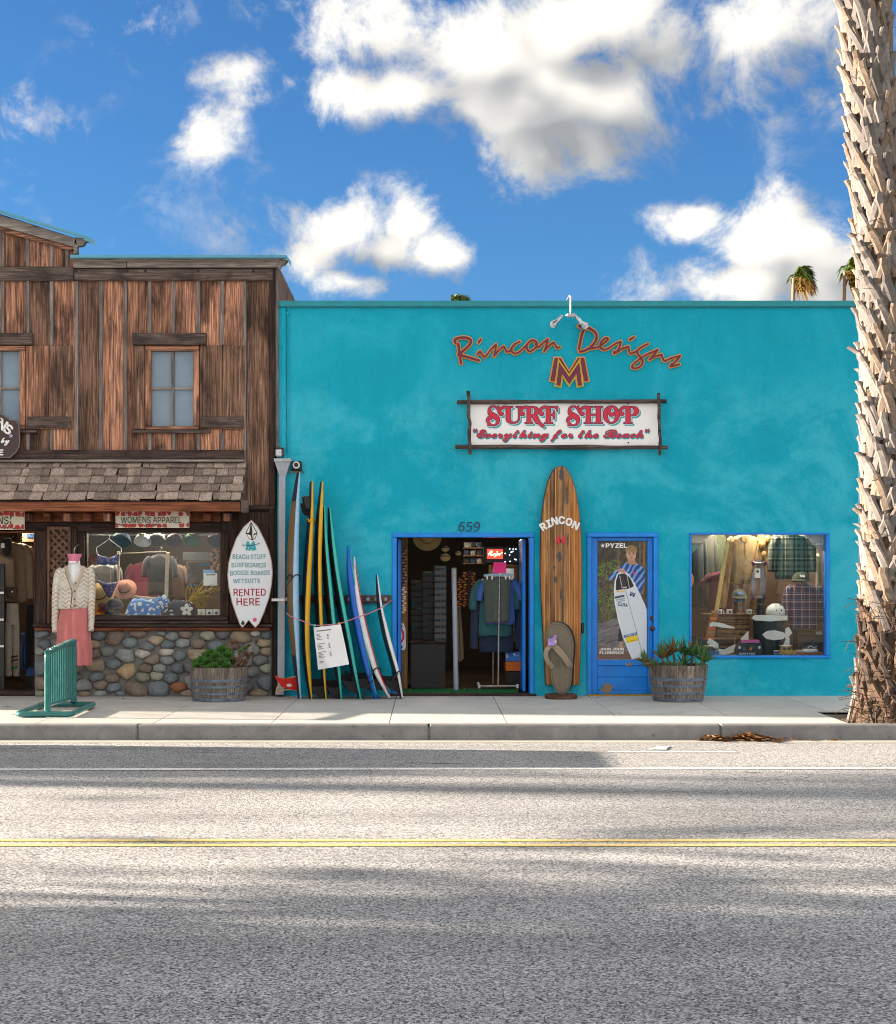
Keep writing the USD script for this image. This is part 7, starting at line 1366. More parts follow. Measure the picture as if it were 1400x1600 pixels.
# ---- left doorway
D_ = Q8(5.923, 0, 820)
p0 = D_(110, 165, 20.9); garment('tracksuit_jacket', 'beige tracksuit jacket hanging in the left doorway', 'jacket', p0[0], p0[2], .42, .80, p0[1], CLOTH['beige'], .95, .05, seed=3); p0 = D_(190, 175, 21.25); garment('tracksuit_jacket', 'cream jacket hanging behind the beige one in the doorway', 'jacket', p0[0], p0[2], .30, .72, p0[1], CLOTH['cream'], .9, .05, seed=4)
p0 = D_(50, 290, 20.65); garment('cropped_top', 'beige zipped top hanging in front in the left doorway', 'top', p0[0] - .05, p0[2], .36, .45, p0[1], CLOTH['beige'], .0, seed=6)
def trousers(label, x0, x1, zt, zb, d, mat, stripes=False):
    t = thing('trousers', label, 'trousers', tuple(D_((x0 + x1) / 2, zb, d))); n = 20; a = np.linspace(0, 2 * np.pi, n, endpoint=False); y = d - DIST; A, B = D_(x0, zt, d), D_(x1, zb, d); xm = (A[0] + B[0]) / 2; w = B[0] - A[0]
    obj('waist', MB().rings([np.stack([xm + w * k / 2 * np.cos(a), y + .05 * np.sin(a), np.full(n, A[2] - (A[2] - B[2]) * s)], 1) for s, k in ((0, .82), (.04, .85), (.3, 1.0))]), mat, t, smooth=True)
    for sg in (-1, 1): obj('leg', MB().rings([np.stack([xm + sg * w * (.25 + .02 * s) + w * k / 2 * np.cos(a), y + .045 * np.sin(a) + .004 * np.sin(a * 5), np.full(n, A[2] - (A[2] - B[2]) * s)], 1) for s, k in ((.27, .48), (.5, .50), (.8, .46), (1, .44))]), mat, t, smooth=True)
    if stripes:
        for k, m in enumerate((BLACK, CLOTH['maroon'], CLOTH['pinkish'], CLOTH['green'])): c = D_(145, 1218 + 34 * k, d); obj('stripe', MB().beam(c + [-.045, -.055, -.012], c + [.04, -.055, .012], .022, .004), m, t)
trousers('pale grey track trousers with coloured stripes in the left doorway', 52, 182, 725, 1400, 20.7, CLOTH['cream'], True); trousers('dark trousers hanging at the right side of the left doorway', 240, 335, 735, 1310, 21.0, CLOTH['black'])
trousers('denim trousers hanging behind the striped ones in the doorway', 195, 255, 1000, 1345, 21.5, CLOTH['blue'])
bb_ = thing('waist_bag', 'small brown bag with a bright buckle on the hanging jacket', 'bag', tuple(D_(108, 620, 20.6))); a_, b_ = D_(60, 680, 20.58), D_(165, 575, 20.58); obj('pouch', MB().box(a_[0], b_[0], .54, .60, a_[2], b_[2], .02), CLOTH['brown'], bb_); obj('buckle', MB().ball(D_(108, 620, 20.53), (.02, .008, .016), 1), CHROME, bb_)
hb_ = thing('black_bag', 'black bag with a tag hanging over the beige jacket', 'bag', tuple(D_(60, 200, 20.6))); puff([D_(30, 130, 20.6), D_(100, 125, 20.6), D_(112, 200, 20.6), D_(100, 275, 20.6), D_(45, 290, 20.6), D_(25, 220, 20.6)], .6, .08, CLOTH['black'], 'pouch', hb_); obj('tag', MB().box(*[D_(8, 0, 20.5)[0], D_(40, 0, 20.5)[0]], .505, .51, D_(0, 215, 20.5)[2], D_(0, 170, 20.5)[2]), WHITE_P, hb_)
gd_ = thing('glass_shop_door', 'black framed shop door with chrome bars standing open in the left doorway', 'door', (X(-20), .25, SW)); a_, b_ = D_(-150, 1500, 20.3), D_(47, 362, 20.3)
obj('frame', MB().box(b_[0] - .05, b_[0], .27, .32, SW + .02, b_[2], .005).box(a_[0], a_[0] + .05, .27, .32, SW + .02, b_[2], .005).box(a_[0] + .05, b_[0] - .05, .27, .32, b_[2] - .06, b_[2]).box(a_[0] + .05, b_[0] - .05, .27, .32, SW + .02, SW + .25), BLACK, gd_)
obj('pane', MB().box(a_[0] + .05, b_[0] - .05, .29, .296, SW + .25, b_[2] - .06), LENS, gd_)
for zz in (628, 875, 1120): obj('bar', MB().box(a_[0] + .05, b_[0] - .005, .258, .268, D_(0, zz + 12, 20.3)[2], D_(0, zz - 8, 20.3)[2]), CHROME, gd_)
fp_ = thing('framed_picture', 'small pale picture at the top right of the left doorway', 'picture', tuple(D_(280, 110, 21.4))); a_, b_ = D_(205, 158, 21.4), D_(345, 78, 21.4); obj('frame', MB().box(a_[0], b_[0], 1.40, 1.43, a_[2], b_[2]), CLOTH['beige'], fp_); obj('print', MB().box(a_[0] + .07, b_[0] - .03, 1.39, 1.399, a_[2] + .06, b_[2] - .01), CLOTH['blue'], fp_)
fj_ = thing('folded_jeans', 'folded blue jeans on the floor at the right of the left doorway', 'jeans', tuple(D_(290, 1390, 21))); fold(fj_, D_(245, 0, 21)[0], D_(330, 0, 21)[0], .9, 1.2, D_(0, 1395, 21)[2], D_(0, 1320, 21)[2], CLOTH['blue'], 4); obj('stool', MB().box(D_(245, 0, 21)[0], D_(330, 0, 21)[0], .9, 1.2, SW + .01, D_(0, 1394, 21)[2]), BLACK, label='low black stool carrying the folded jeans', cat='stool')
ceiling_lamp(D_(100, 20, 21.3) + [0, 0, .05], 'lit ceiling lamp inside the left doorway', .06)

# ---- entrance of the surf shop
E_ = Q8(5.713, 615, 820)
ma_ = thing('green_mat', 'green turf mat lying in the surf shop entrance', 'mat', (X(720), .33, SW)); obj('mat', MB().box(X(624), X(812), .10, .62, SW + .017, SW + .034, .004), GRASS_MAT, ma_); r_ = np.random.default_rng(2); m = MB()
for k in range(900): c = np.array([r_.uniform(X(625), X(811)), r_.uniform(.1, .6), SW + .034]); m.add(c + np.array([[-.006, 0, 0], [.006, 0, 0], [r_.normal() * .008, r_.normal() * .008, .028]]), [[0, 1, 2]])
obj('turf', m, GRASS_MAT, ma_, kind='stuff')
bo_ = thing('entrance_post', 'pale grey steel post standing in the middle of the entrance', 'post', tuple(E_(558, 1490, 20.45))); obj('tube', MB().tube([E_(559, 1492, 20.45), E_(538, 395, 20.45)], .033, 16), GALVP, bo_, smooth=40); obj('cap', MB().tube([E_(538, 396, 20.45), E_(537.5, 384, 20.45)], .036, 16), surf('brass_green_cap', (.22, .26, .10), .4), bo_); obj('sticker', MB().box(E_(525, 0, 20.4)[0], E_(550, 0, 20.4)[0], .413, .417, E_(0, 465, 20.4)[2], E_(0, 440, 20.4)[2]), CLOTH['straw'], bo_)
rk = thing('clothes_rack', 'rolling chrome clothes rack in the surf shop entrance', 'clothes rack', tuple(E_(940, 1490, 20.5))); yk = .42
def EE(a, b): return E_(a, b, 20 + yk)
obj('pole', MB().tube([EE(932, 1440), EE(946, 420)], .013, 10), STEEL, rk); obj('base_bar', MB().tube([EE(765, 1442), EE(1105, 1440)], .016, 8), STEEL, rk)
for a, b in ((765, 1442), (1105, 1440)):
    f_ = EE(a, b); g_ = f_ + [0, .42, .0]; obj('side_bar', MB().tube([f_, g_], .012, 8), STEEL, rk)
    for c in (f_, g_): w_ = obj('castor', MB().tube([c + [-.014, 0, -.055], c + [.014, 0, -.055]], .034, 12), BLACK, rk); obj('fork', MB().box(c[0] - .02, c[0] + .02, c[1] - .014, c[1] + .014, c[2] - .045, c[2] + .03, .006), CHROME, w_)
obj('back_pole', MB().tube([EE(900, 1440) + [0, .42, 0], EE(905, 560) + [0, .42, 0]], .012, 8), STEEL, rk); obj('rail', MB().tube([EE(946, 440) + [0, -.02, 0], EE(930, 450) + [0, .42, 0]], .012, 8), CHROME, rk)
so_ = thing('shorts', 'grey-green shorts hung by clips at the front of the clothes rack', 'shorts', tuple(EE(925, 860))); A, B = EE(805, 470), EE(1050, 862); n = 24; a = np.linspace(0, 2 * np.pi, n, endpoint=False); xm, w_ = (A[0] + B[0]) / 2, B[0] - A[0]
obj('body', MB().rings([np.stack([xm + w_ * k / 2 * np.cos(a), yk + .06 + .055 * np.sin(a) * (1 + .12 * np.sin(6 * a)), np.full(n, A[2] - (A[2] - B[2]) * s) + .01 * np.cos(a) * s], 1) for s, k in ((0, .97), (.06, 1), (.5, .96), (1, .90))]), CLOTH['grey_green'], so_, smooth=True)
obj('hem', MB().rings([np.stack([xm + w_ * k / 2 * np.cos(a), yk + .06 + .05 * np.sin(a), np.full(n, B[2] - .02 * s)], 1) for s, k in ((0, .86), (1, .84))]), CLOTH['brown'], so_); obj('hanger', MB().tube(spline([EE(805, 455), EE(860, 447), EE(930, 445), EE(1000, 447), EE(1060, 455)], 3), .018, 8), surf('clear_blue_plastic', (.35, .52, .62), .2, .1, 9, 0, 10, 0, .7), so_)
for a_ in (835, 880, 1000, 1035): obj('clip', MB().box(EE(a_, 0)[0] - .012, EE(a_, 0)[0] + .012, yk - .015, yk + .01, EE(0, 490)[2], EE(0, 455)[2], .004), CHROME, so_)
for k, (px_, dy, w2, h2, m, lab, sl) in enumerate(((905, .20, .44, .78, 'teal', 'teal jacket hanging on the rack behind the shorts', .55), (920, .28, .46, 1.0, 'navy', 'navy jacket hanging low behind the teal one on the rack', .96), (935, .36, .44, .66, 'white', 'white T-shirt with orange edge hanging on the rack', .4), (950, .14, .40, .62, 'blue', 'light blue top hanging just behind the shorts', .5))):
    p0 = E_(px_, 470, 20 + yk + dy); garment('rack_jacket', lab, 'jacket', p0[0], p0[2], w2, h2, yk + dy, CLOTH[m], sl, .08, seed=20 + k)
rb = thing('eyewear_sign', 'red lit sign in a black cabinet with gold lettering Ray-Ban', 'sign', tuple(E_(905, 260, 21.0)))
a_, b_ = E_(805, 345, 21.0), E_(1125, 190, 21.0); obj('cabinet', MB().box(a_[0], b_[0], 1.0, 1.35, a_[2], b_[2], .01), BLACK, rb); a_, b_ = E_(835, 303, 20.99), E_(976, 217, 20.99); obj('face', MB().box(a_[0], b_[0], .985, .999, a_[2], b_[2]), emit('red_sign_glow', (1.0, .03, .02), .55), rb)
GLOW = emit('gold_sign_glow', (1.0, .78, .25), .8)
for st_ in ([(848, 268), (865, 240), (880, 238), (872, 256), (862, 262), (880, 272), (892, 268), (900, 258), (893, 270), (905, 262), (915, 262), (912, 280), (900, 286)], [(925, 240), (930, 268), (940, 258), (948, 262), (944, 272), (956, 258), (968, 250)], [(866, 236), (866, 275)]): obj('lettering', MB().prism(brush([(q_[0], q_[2]) for q_ in (E_(x_, y_, 20.985) for x_, y_ in st_)], .006, .005), .9848, .982), GLOW, rb)
r_ = np.random.default_rng(5)
for k in range(12): obj('light_dot', MB().ball(E_(990 + 115 * r_.random(), 210 + 120 * r_.random(), 20.99), .009, 1), emit('dot_glow', (.7, .85, 1.0), .35) if k == 0 else '/World/Looks/dot_glow', rb)
pk = thing('pink_notice', 'hot pink paper notice hanging above the clothes rack', 'notice', tuple(E_(948, 380, 20.35))); a_, b_ = E_(890, 430, 20.38), E_(1005, 336, 20.38); zig = [(a_[0] + (b_[0] - a_[0]) * k / 16, b_[2] + (.006 if k % 2 else -.006)) for k in range(17)] + [(b_[0] - (b_[0] - a_[0]) * k / 16, a_[2] + (.005 if k % 2 else -.005)) for k in range(17)]; obj('sheet', MB().prism(Polygon(zig).buffer(0), .38, .376), PINK_S, pk)
mr = thing('leaning_mirror', 'tall mirror in a pale wood frame behind the clothes rack', 'mirror', tuple(E_(980, 1040, 21.4))); a_, b_ = E_(850, 1040, 21.35), E_(1108, 358, 21.35)
for q_ in ((a_[0], a_[0] + .05, a_[2], b_[2]), (b_[0] - .05, b_[0], a_[2], b_[2])): obj('frame', MB().box(q_[0], q_[1], 1.34, 1.38, q_[2], q_[3], .006), W_STRIP, mr)
obj('frame', MB().box(a_[0] + .05, b_[0] - .05, 1.34, 1.38, b_[2] - .05, b_[2], .006), W_STRIP, mr); obj('glass', MB().box(a_[0] + .05, b_[0] - .05, 1.36, 1.365, a_[2], b_[2] - .05), CHROME, mr)
ob = thing('orange_box', 'bright orange box beside the right entrance jamb', 'box', tuple(E_(1080, 1305, 20.7))); a_, b_ = E_(1000, 1305, 20.7), E_(1158, 1222, 20.7); obj('carton', MB().box(a_[0], b_[0], .7, .95, a_[2], b_[2], .006), ORANGE_B, ob); a_, b_ = E_(1003, 1221, 20.7), E_(1158, 1140, 20.7)
pb_ = thing('picture_box', 'blue and white picture box standing on the orange box', 'box', tuple(E_(1080, 1221, 20.7))); obj('carton', MB().box(a_[0], b_[0], .72, .92, a_[2] + .002, b_[2], .004), HIBISCUS, pb_); a_ = E_(1000, 1308, 20.7); obj('shelf', MB().box(a_[0], a_[0] + .62, .68, 1.0, SW + .02, a_[2] - .002), DARKROOM, label='low dark stand under the orange box', cat='stand')
a_, b_ = E_(365, 1045, 21.2), E_(470, 365, 21.2); sunglass_display('grey tower of sunglasses left of the entrance post', a_[0], b_[0], a_[2], b_[2], 1.2, 2, 12, GREYP, LENS_B)
a_, b_ = E_(185, 1045, 21.8), E_(235, 500, 21.8); sunglass_display('narrow dark sunglasses tower at the back left of the entrance', a_[0] - .05, b_[0] + .05, a_[2], b_[2], 1.8, 2, 10, BLACK, LENS_B); a_, b_ = E_(275, 1045, 21.6), E_(340, 420, 21.6); sunglass_display('dark sunglasses tower beside the grey one', a_[0] - .03, b_[0] + .03, a_[2], b_[2], 1.6, 2, 11, BLACK, LENS_B)
ct = thing('dark_counter', 'dark fabric-fronted counter under the sunglasses towers', 'counter', tuple(E_(300, 1290, 21.2))); a_, b_ = E_(150, 1292, 21.15), E_(462, 1047, 21.15); obj('front', MB().box(a_[0], b_[0], 1.15, 1.9, SW + .016, b_[2] - .02, .01), surf('dark_felt', (.07, .065, .065), .95, .3, 40), ct); obj('top', MB().box(a_[0] - .01, b_[0] + .01, 1.13, 1.92, b_[2] - .019, b_[2]), W_FLOOR, ct)
for k, (a, b, r0_) in enumerate(((462, 215, .052), (460, 292, .070), (578, 256, .040))):
    t = thing('coconut_cup', ('pale coconut cup hanging highest in the entrance', 'larger pale coconut cup hanging below the highest one', 'small pale coconut cup hanging right of the other two')[k], 'cup', tuple(E_(a, b, 20.9))); c = E_(a, b, 20.9); obj('shell', MB().ball(c, (r0_, r0_, r0_ * .78), 2), CLOTH['straw'], t, smooth=True); obj('string', MB().tube([c + [0, 0, r0_ * .7], c + [0, 0, r0_ + .1]], .004, 5), BLACK, t); obj('band', MB().lathe([(r0_ * 1.01, .012), (r0_ * 1.01, .022), (r0_ * .9, .022)], 16, c, cap=False), BLACK, t)
for k, (a, b0_, b1_, cols) in enumerate(((635, 430, 745, ('orange', 'brown')), (675, 420, 740, ('maroon', 'brown')), (710, 430, 700, ('brown', 'orange')), (98, 215, 545, ('maroon', 'pinkish')), (92, 560, 800, ('white', 'orange')), (590, 480, 740, ('maroon', 'orange')))):
    t = thing('bead_strand', ('orange and brown bead strands hanging right of the post, leftmost strand', 'maroon bead strand in the middle of the strands right of the post', 'brown bead strand nearest the teal jacket', 'maroon bead strand along the left entrance jamb', 'white bead strand low on the left entrance jamb', 'red bead strand just right of the entrance post')[k], 'beads', tuple(E_(a, b1_, 21.3 if k in (0, 1, 2, 5) else 20.6))); d = 21.3 if k in (0, 1, 2, 5) else 20.6; nbd = 24
    for i in range(nbd): obj('bead', MB().ball(E_(a + 10 * math.sin(i * 1.9), b0_ + (b1_ - b0_) * i / nbd, d), (.024, .016, .014), 1), CLOTH[cols[i % 2]], t)
    obj('cord', MB().tube([E_(a, b0_ - 25, d), E_(a, b1_, d)], .004, 5), BLACK, t)
sk_ = thing('skateboard', 'white and red skateboard standing at the left entrance jamb', 'skateboard', tuple(E_(80, 1110, 20.6))); g = [(62, 890), (85, 885), (100, 930), (104, 1080), (95, 1112), (62, 1110)]; obj('deck', MB().prism(Polygon([(E_(a, b, 20.6)[0], E_(a, b, 20.6)[2]) for a, b in g]).buffer(.01), .6, .588), FOAM['white'], sk_); obj('graphic', MB().prism(brush([(q_[0], q_[2]) for q_ in (E_(a, b, 20.58) for a, b in ((66, 930), (84, 960), (86, 1010), (68, 1050)))], .014), .5878, .585), FOAM['red'], sk_)
for b in (905, 1090): obj('wheel', MB().tube([E_(62, b, 20.57), E_(78, b, 20.57)], .02, 10), BLACK, sk_)
pw = thing('timber_post', 'rough brown timber post inside the left entrance jamb', 'post', tuple(E_(95, 1390, 20.75))); a_, b_ = E_(68, 1390, 20.72), E_(124, 95, 20.72); obj('post', MB().box(a_[0], b_[0], .72, .80, SW + .016, b_[2], .008), W_INT, pw)
hat('round tan hat hanging at the top left of the entrance', E_(300, 105, 21.2), CLOTH['straw'], .20, 75)
sx_ = thing('wall_shelf', 'dark wall shelf of boxes deep inside the entrance', 'shelf', tuple(E_(700, 350, 22.5)))
for k, b in enumerate((350, 280, 210)):
    a_, b_ = E_(620, b, 22.5), E_(800, b - 6, 22.5); obj('board', MB().box(a_[0], b_[0], 2.5, 2.85, a_[2], b_[2]), W_INTX, sx_)
    for j in range(3): a_, b_ = E_(630 + 55 * j, b - 7, 22.55), E_(675 + 55 * j, b - 52, 22.55); obj('box', MB().box(a_[0], b_[0], 2.55, 2.8, a_[2], b_[2], .004), (CLOTH['black'], CLOTH['navy'], CLOTH['grey'])[(k + j) % 3], sx_)
sbw = thing('shop_surfboard', 'tan surfboard leaning inside the entrance right of the post', 'surfboard', tuple(E_(590, 1200, 21.6))); g = Polygon([(q_[0], q_[2]) for q_ in (E_(a, b, 21.6) for a, b in ((570, 700), (590, 740), (612, 1000), (618, 1190), (590, 1215), (572, 1190)))]); obj('deck', MB().prism(g.buffer(.01), 1.6, 1.55), CLOTH['beige'], sbw); obj('stringer', MB().prism(LineString([(E_(580, 730, 21.6)[0], E_(580, 730, 21.6)[2]), (E_(594, 1195, 21.6)[0], E_(594, 1195, 21.6)[2])]).buffer(.005), 1.5498, 1.547), CLOTH['brown'], sbw)
for k, (a, b, d) in enumerate(((300, 60, 22.0), (650, 55, 22.8), (980, 60, 21.8))): ceiling_lamp(E_(a, b, d) + [0, 0, .16], f'lit ceiling lamp inside the surf shop, {("left", "middle", "right")[k]} one', .055)

# ---- display window of the surf shop
S_ = Q8(5.833, 1070, 820)
zf = Z(1028) + .021
p0 = S_(545, 105, 20.9); garment('shirt', 'khaki shirt with chest pockets hanging in the display window', 'shirt', p0[0], p0[2] + .02, .40, .66, p0[1], CLOTH['khaki'], .85, .05, collar=CLOTH['khaki'], seed=31)
for sg in (-.09, .09): obj('pocket', MB().box(p0[0] + sg - .045, p0[0] + sg + .045, p0[1] - .086, p0[1] - .076, p0[2] - .27, p0[2] - .17, .004), CLOTH['khaki'], label='chest pocket of the khaki shirt, ' + ('left one' if sg < 0 else 'right one'), cat='pocket') if False else None
p0 = S_(975, 75, 20.8); garment('shirt', 'grey checked flannel shirt hanging at the top of the display', 'shirt', p0[0], p0[2], .46, .62, p0[1], FLANNEL, .85, .05, collar=FLANNEL, seed=32)
p0 = S_(1085, 535, 20.55); garment('shirt', 'purple plaid shirt hanging below the green cap', 'shirt', p0[0], p0[2], .40, .60, p0[1], PLAIDP, .85, .055, collar=PLAIDP, seed=33)
p0 = S_(330, 430, 21.1); garment('t_shirt', 'maroon T-shirt hanging behind the leaning plank', 'T-shirt', p0[0], p0[2], .36, .55, p0[1], CLOTH['maroon'], .4, .09, seed=34)
for k, (a, w_, m, lab) in enumerate(((110, .20, 'black', 'black garment hanging at the left of the display window'), (195, .24, 'drape', 'dark olive trousers hanging beside the black garment'), (285, .24, 'olive', 'dark olive coat hanging behind the plank'))):
    p0 = S_(a, 85, 21.2 + .1 * k); garment('hanging_coat', lab, 'coat', p0[0], p0[2] + .05, w_, 1.05, p0[1], CLOTH[m], .7, .02, seed=40 + k)
p0 = S_(1250, 250, 20.9); garment('pale_top', 'pale sleeveless top hanging at the right edge of the display', 'top', p0[0], p0[2], .17, .50, p0[1], CLOTH['cream'], 0, seed=44)
cap('green cap with a white patch above the purple plaid shirt', S_(1055, 500, 20.45), CLOTH['olive'], .12, -8, WHITE_P)
cap('green cap with a blue badge on the display head', S_(495, 650, 20.75), CLOTH['grey_green'], .11, -4, CLOTH['blue']); dh = thing('display_head', 'small display head with sunglasses under the green cap', 'display head', tuple(S_(495, 730, 20.8))); obj('head', MB().ball(S_(495, 690, 20.8), (.075, .08, .10), 2), CLOTH['brown'], dh, smooth=True); m, ml = MB(), MB(); glasses(m, ml, S_(490, 693, 20.7), 1.0); k_ = obj('sunglasses', m, BLACK, dh); obj('lens', ml, LENS_B, k_)
lpk = thing('leaning_plank', 'pale yellow plank leaning in the display window', 'plank', tuple(S_(300, 770, 20.5))); obj('plank', MB().beam(S_(288, 780, 20.5), S_(388, 140, 20.62), .05, .05, ch=.004), surf('yellow_pine', (.62, .40, .14), .6, .15, 20), lpk); obj('side', MB().beam(S_(340, 760, 20.56), S_(425, 150, 20.68), .10, .02, ch=.003), W_INT, lpk)
lg = thing('driftwood_trunk', 'pale driftwood trunk standing behind the longboard skateboard', 'trunk', tuple(S_(640, 740, 20.8))); obj('trunk', MB().tube(spline([S_(625, 760, 20.8), S_(650, 500, 20.8), S_(690, 250, 20.85), S_(745, 60, 20.9)], 5), np.linspace(.055, .085, 16), 10), W_INT, lg); obj('limb', MB().tube(spline([S_(690, 250, 20.85), S_(705, 150, 20.85), S_(690, 60, 20.9)], 4), .05, 9), W_INT, lg)
for q_ in ((720, 270), (700, 180), (760, 130)): obj('knot', MB().ball(S_(*q_, 20.78), (.04, .03, .05), 1), W_STRIP, lg)
sk = thing('longboard_skateboard', 'clear-decked longboard skateboard with purple wheels hanging upright', 'skateboard', tuple(S_(672, 500, 20.35))); g = Polygon([(q_[0], q_[2]) for q_ in (S_(a, b, 20.35) for a, b in ((660, 330), (690, 330), (712, 400), (728, 500), (724, 600), (705, 665), (640, 668), (618, 600), (610, 500), (635, 400)))]).buffer(.012)
obj('deck', MB().prism(g, .35, .338), surf('smoky_deck', (.20, .19, .24), .2, .3, 6, 0, 10, 0, .7), sk); obj('stripe', MB().prism(LineString([(S_(668, 660, 20.33)[0], S_(668, 660, 20.33)[2]), (S_(672, 350, 20.33)[0], S_(672, 350, 20.33)[2])]).buffer(.022), .3375, .334), W_INT, sk)
for b in (350, 660):
    tk = obj('truck', MB().tube([S_(625, b, 20.31), S_(725, b, 20.31)], .010, 8), CHROME, sk)
    for a in (622, 728): obj('wheel', MB().tube([S_(a - 12, b, 20.31), S_(a + 12, b, 20.31)], .030, 14), surf('purple_wheel', (.10, .02, .08), .3) if (a, b) == (622, 350) else '/World/Looks/purple_wheel', tk)
obj('tag', MB().box(S_(638, 0, 20.32)[0], S_(688, 0, 20.32)[0], .322, .328, S_(0, 485, 20.32)[2], S_(0, 398, 20.32)[2]), CLOTH['white'], sk); obj('tag_emblem', MB().prism(Point(S_(664, 425, 20.32)[0], S_(664, 425, 20.32)[2]).buffer(.02), .3218, .319), CLOTH['green'], sk)
cb = thing('drawer_crates', 'stack of slatted wooden drawer crates in the display window', 'crate', tuple(S_(430, 1180, 20.7))); a_, b_ = S_(300, 1085, 20.7), S_(590, 822, 20.7)
obj('case', MB().box(a_[0], b_[0], .72, 1.2, a_[2], b_[2]), BLACK, cb); obj('top', MB().box(a_[0] - .18, b_[0] + .12, .62, 1.2, b_[2] + .002, b_[2] + .02, .004), W_INTX, cb)
for k in range(6): z1_ = b_[2] - (b_[2] - a_[2]) * k / 6; obj('slat', MB().box(a_[0], b_[0], .695, .718, z1_ - (b_[2] - a_[2]) / 6 + .008, z1_ - .004, .004), W_INTX, cb)
a2, b2 = S_(105, 1120, 20.55), S_(620, 1045, 20.55); obj('lower_board', MB().box(a2[0], b2[0], .5, .9, a2[2], a2[2] + .025, .004), W_INTX, cb); obj('lower_board', MB().box(a2[0] + .06, b2[0], .54, .9, b2[2], b2[2] + .022, .004), W_INTX, cb); obj('foot', MB().box(a2[0] + .02, b2[0] - .02, .6, 1.1, zf, a2[2] - .002), DARKROOM, cb)
pr_ = thing('brick_pillar', 'orange brick pillar standing at the left of the display', 'pillar', tuple(S_(245, 1050, 20.45))); 
for k in range(9): a_, b_ = S_(190 + 7 * k, 1050 - 30 * k, 20.45), S_(272 + 4 * k, 1022 - 30 * k, 20.45); obj('brick', MB().box(a_[0], b_[0], .45 + .006 * (k % 2), .54, a_[2], b_[2], .004), (ORANGE_B, W_INTX, CLOTH['pinkish'])[k % 3] if k % 3 == 0 else surf(f'old_brick_{k}', (.38, .13, .05) if k % 2 else (.42, .22, .11), .85, .3, 30), pr_)
for k, (a, hc, lab) in enumerate(((312, 'white', 'white mug with a white handle, leftmost on the crates'), (407, 'maroon', 'white mug with a red handle in the middle of the three'), (585, 'straw', 'white mug with a tan handle, rightmost on the crates'))):
    t = thing('mug', lab, 'mug', tuple(S_(a, 820, 20.66))); c = S_(a, 821, 20.66); hh = .078; obj('cup', MB().lathe([(0, .004), (.036, 0), (.039, .006), (.041, hh), (.036, hh), (.034, .01), (0, .01)], 20, c, cap=False), CERAMIC, t, smooth=40); th = np.linspace(-1.3, 1.3, 9); obj('handle', MB().tube([c + [.040 + .026 * math.cos(x_), 0, hh * .5 + .026 * math.sin(x_)] for x_ in th], .006, 7), CLOTH[hc] if k else CERAMIC, t); obj('print', MB().prism(Point(c[0], c[2] + .04).buffer(.016), c[1] - .0425, c[1] - .041), (CLOTH['blue'], CLOTH['navy'], CLOTH['green'])[k], t)
dr = thing('dark_bin', 'dark teal bin with white surfboard shapes on its front', 'bin', tuple(S_(790, 1170, 20.4))); a_, b_ = S_(652, 1172, 20.35), S_(930, 850, 20.35); cxd = (a_[0] + b_[0]) / 2; rd = (b_[0] - a_[0]) / 2
obj('body', MB().lathe([(0, zf), (rd * .92, zf), (rd, b_[2]), (rd * .94, b_[2]), (0, b_[2] - .02)], 30, (cxd, .35 + rd, 0), cap=False), DARK_T, dr, smooth=40)
def cut(pts, y, name, par_): obj(name, MB().prism(Polygon([(q_[0], q_[2]) for q_ in (S_(a, b, 20 + y) for a, b in pts)]).buffer(.006), y, y - .012), WHITE_P, par_)
wb = thing('white_board_shapes', 'white cut-out surfboard shapes stuck around the dark bin', 'cut-out', tuple(S_(800, 900, 20.3)))
cut([(612, 850), (640, 826), (780, 826), (930, 832), (930, 865), (780, 876), (640, 868)], .32, 'board_shape', wb); cut([(710, 1000), (750, 972), (820, 965), (900, 985), (918, 1010), (890, 1038), (810, 1048), (745, 1035)], .33, 'board_shape', wb); cut([(918, 950), (945, 935), (972, 985), (920, 1042)], .31, 'fin_shape', wb); cut([(925, 1040), (948, 1030), (950, 1100), (890, 1120)], .31, 'fin_shape', wb)
wf = thing('white_fin_shapes', 'white fin cut-outs standing among the crates', 'cut-out', tuple(S_(350, 1000, 20.3))); cut([(228, 905), (250, 888), (340, 900), (450, 940), (360, 935), (270, 918), (230, 928)], .38, 'board_shape', wf); cut([(512, 1045), (575, 975), (575, 1045)], .40, 'fin_shape', wf); cut([(205, 1075), (225, 1035), (300, 1085), (300, 1140)], .36, 'fin_shape', wf); cut([(285, 1130), (360, 1140), (455, 1095), (440, 1160), (360, 1182), (300, 1175)], .36, 'board_shape', wf)
hm = thing('helmet', 'white skate helmet with dark vent holes on the bin', 'helmet', tuple(S_(826, 820, 20.45))); c = S_(826, 815, 20.45); obj('shell', MB().lathe([(0, .145), (.05, .138), (.10, .105), (.125, .055), (.13, .0), (.12, -.005)], 26, c, cap=False), CERAMIC, hm, smooth=True)
for a, b in ((818, 778), (863, 778), (843, 805), (818, 735), (858, 735)): obj('vent', MB().ball(S_(a, b, 20.45) + [0, -.105 + .05 * (b < 750), 0], (.011, .03, .011), 1), BLACK, hm)
rj = thing('black_bottle', 'black ribbed display stand behind the helmet', 'stand', tuple(S_(692, 822, 20.5))); obj('body', MB().lathe([(0, 0), (.055, 0), (.055, .10), (.045, .12), (.045, .22), (.05, .23), (.05, .26), (0, .265)], 20, S_(692, 826, 20.55)), BLACK, rj, smooth=40); obj('ring', MB().lathe([(.047, .14), (.049, .15), (.047, .16)], 20, S_(692, 826, 20.55), cap=False), GREYP, rj)
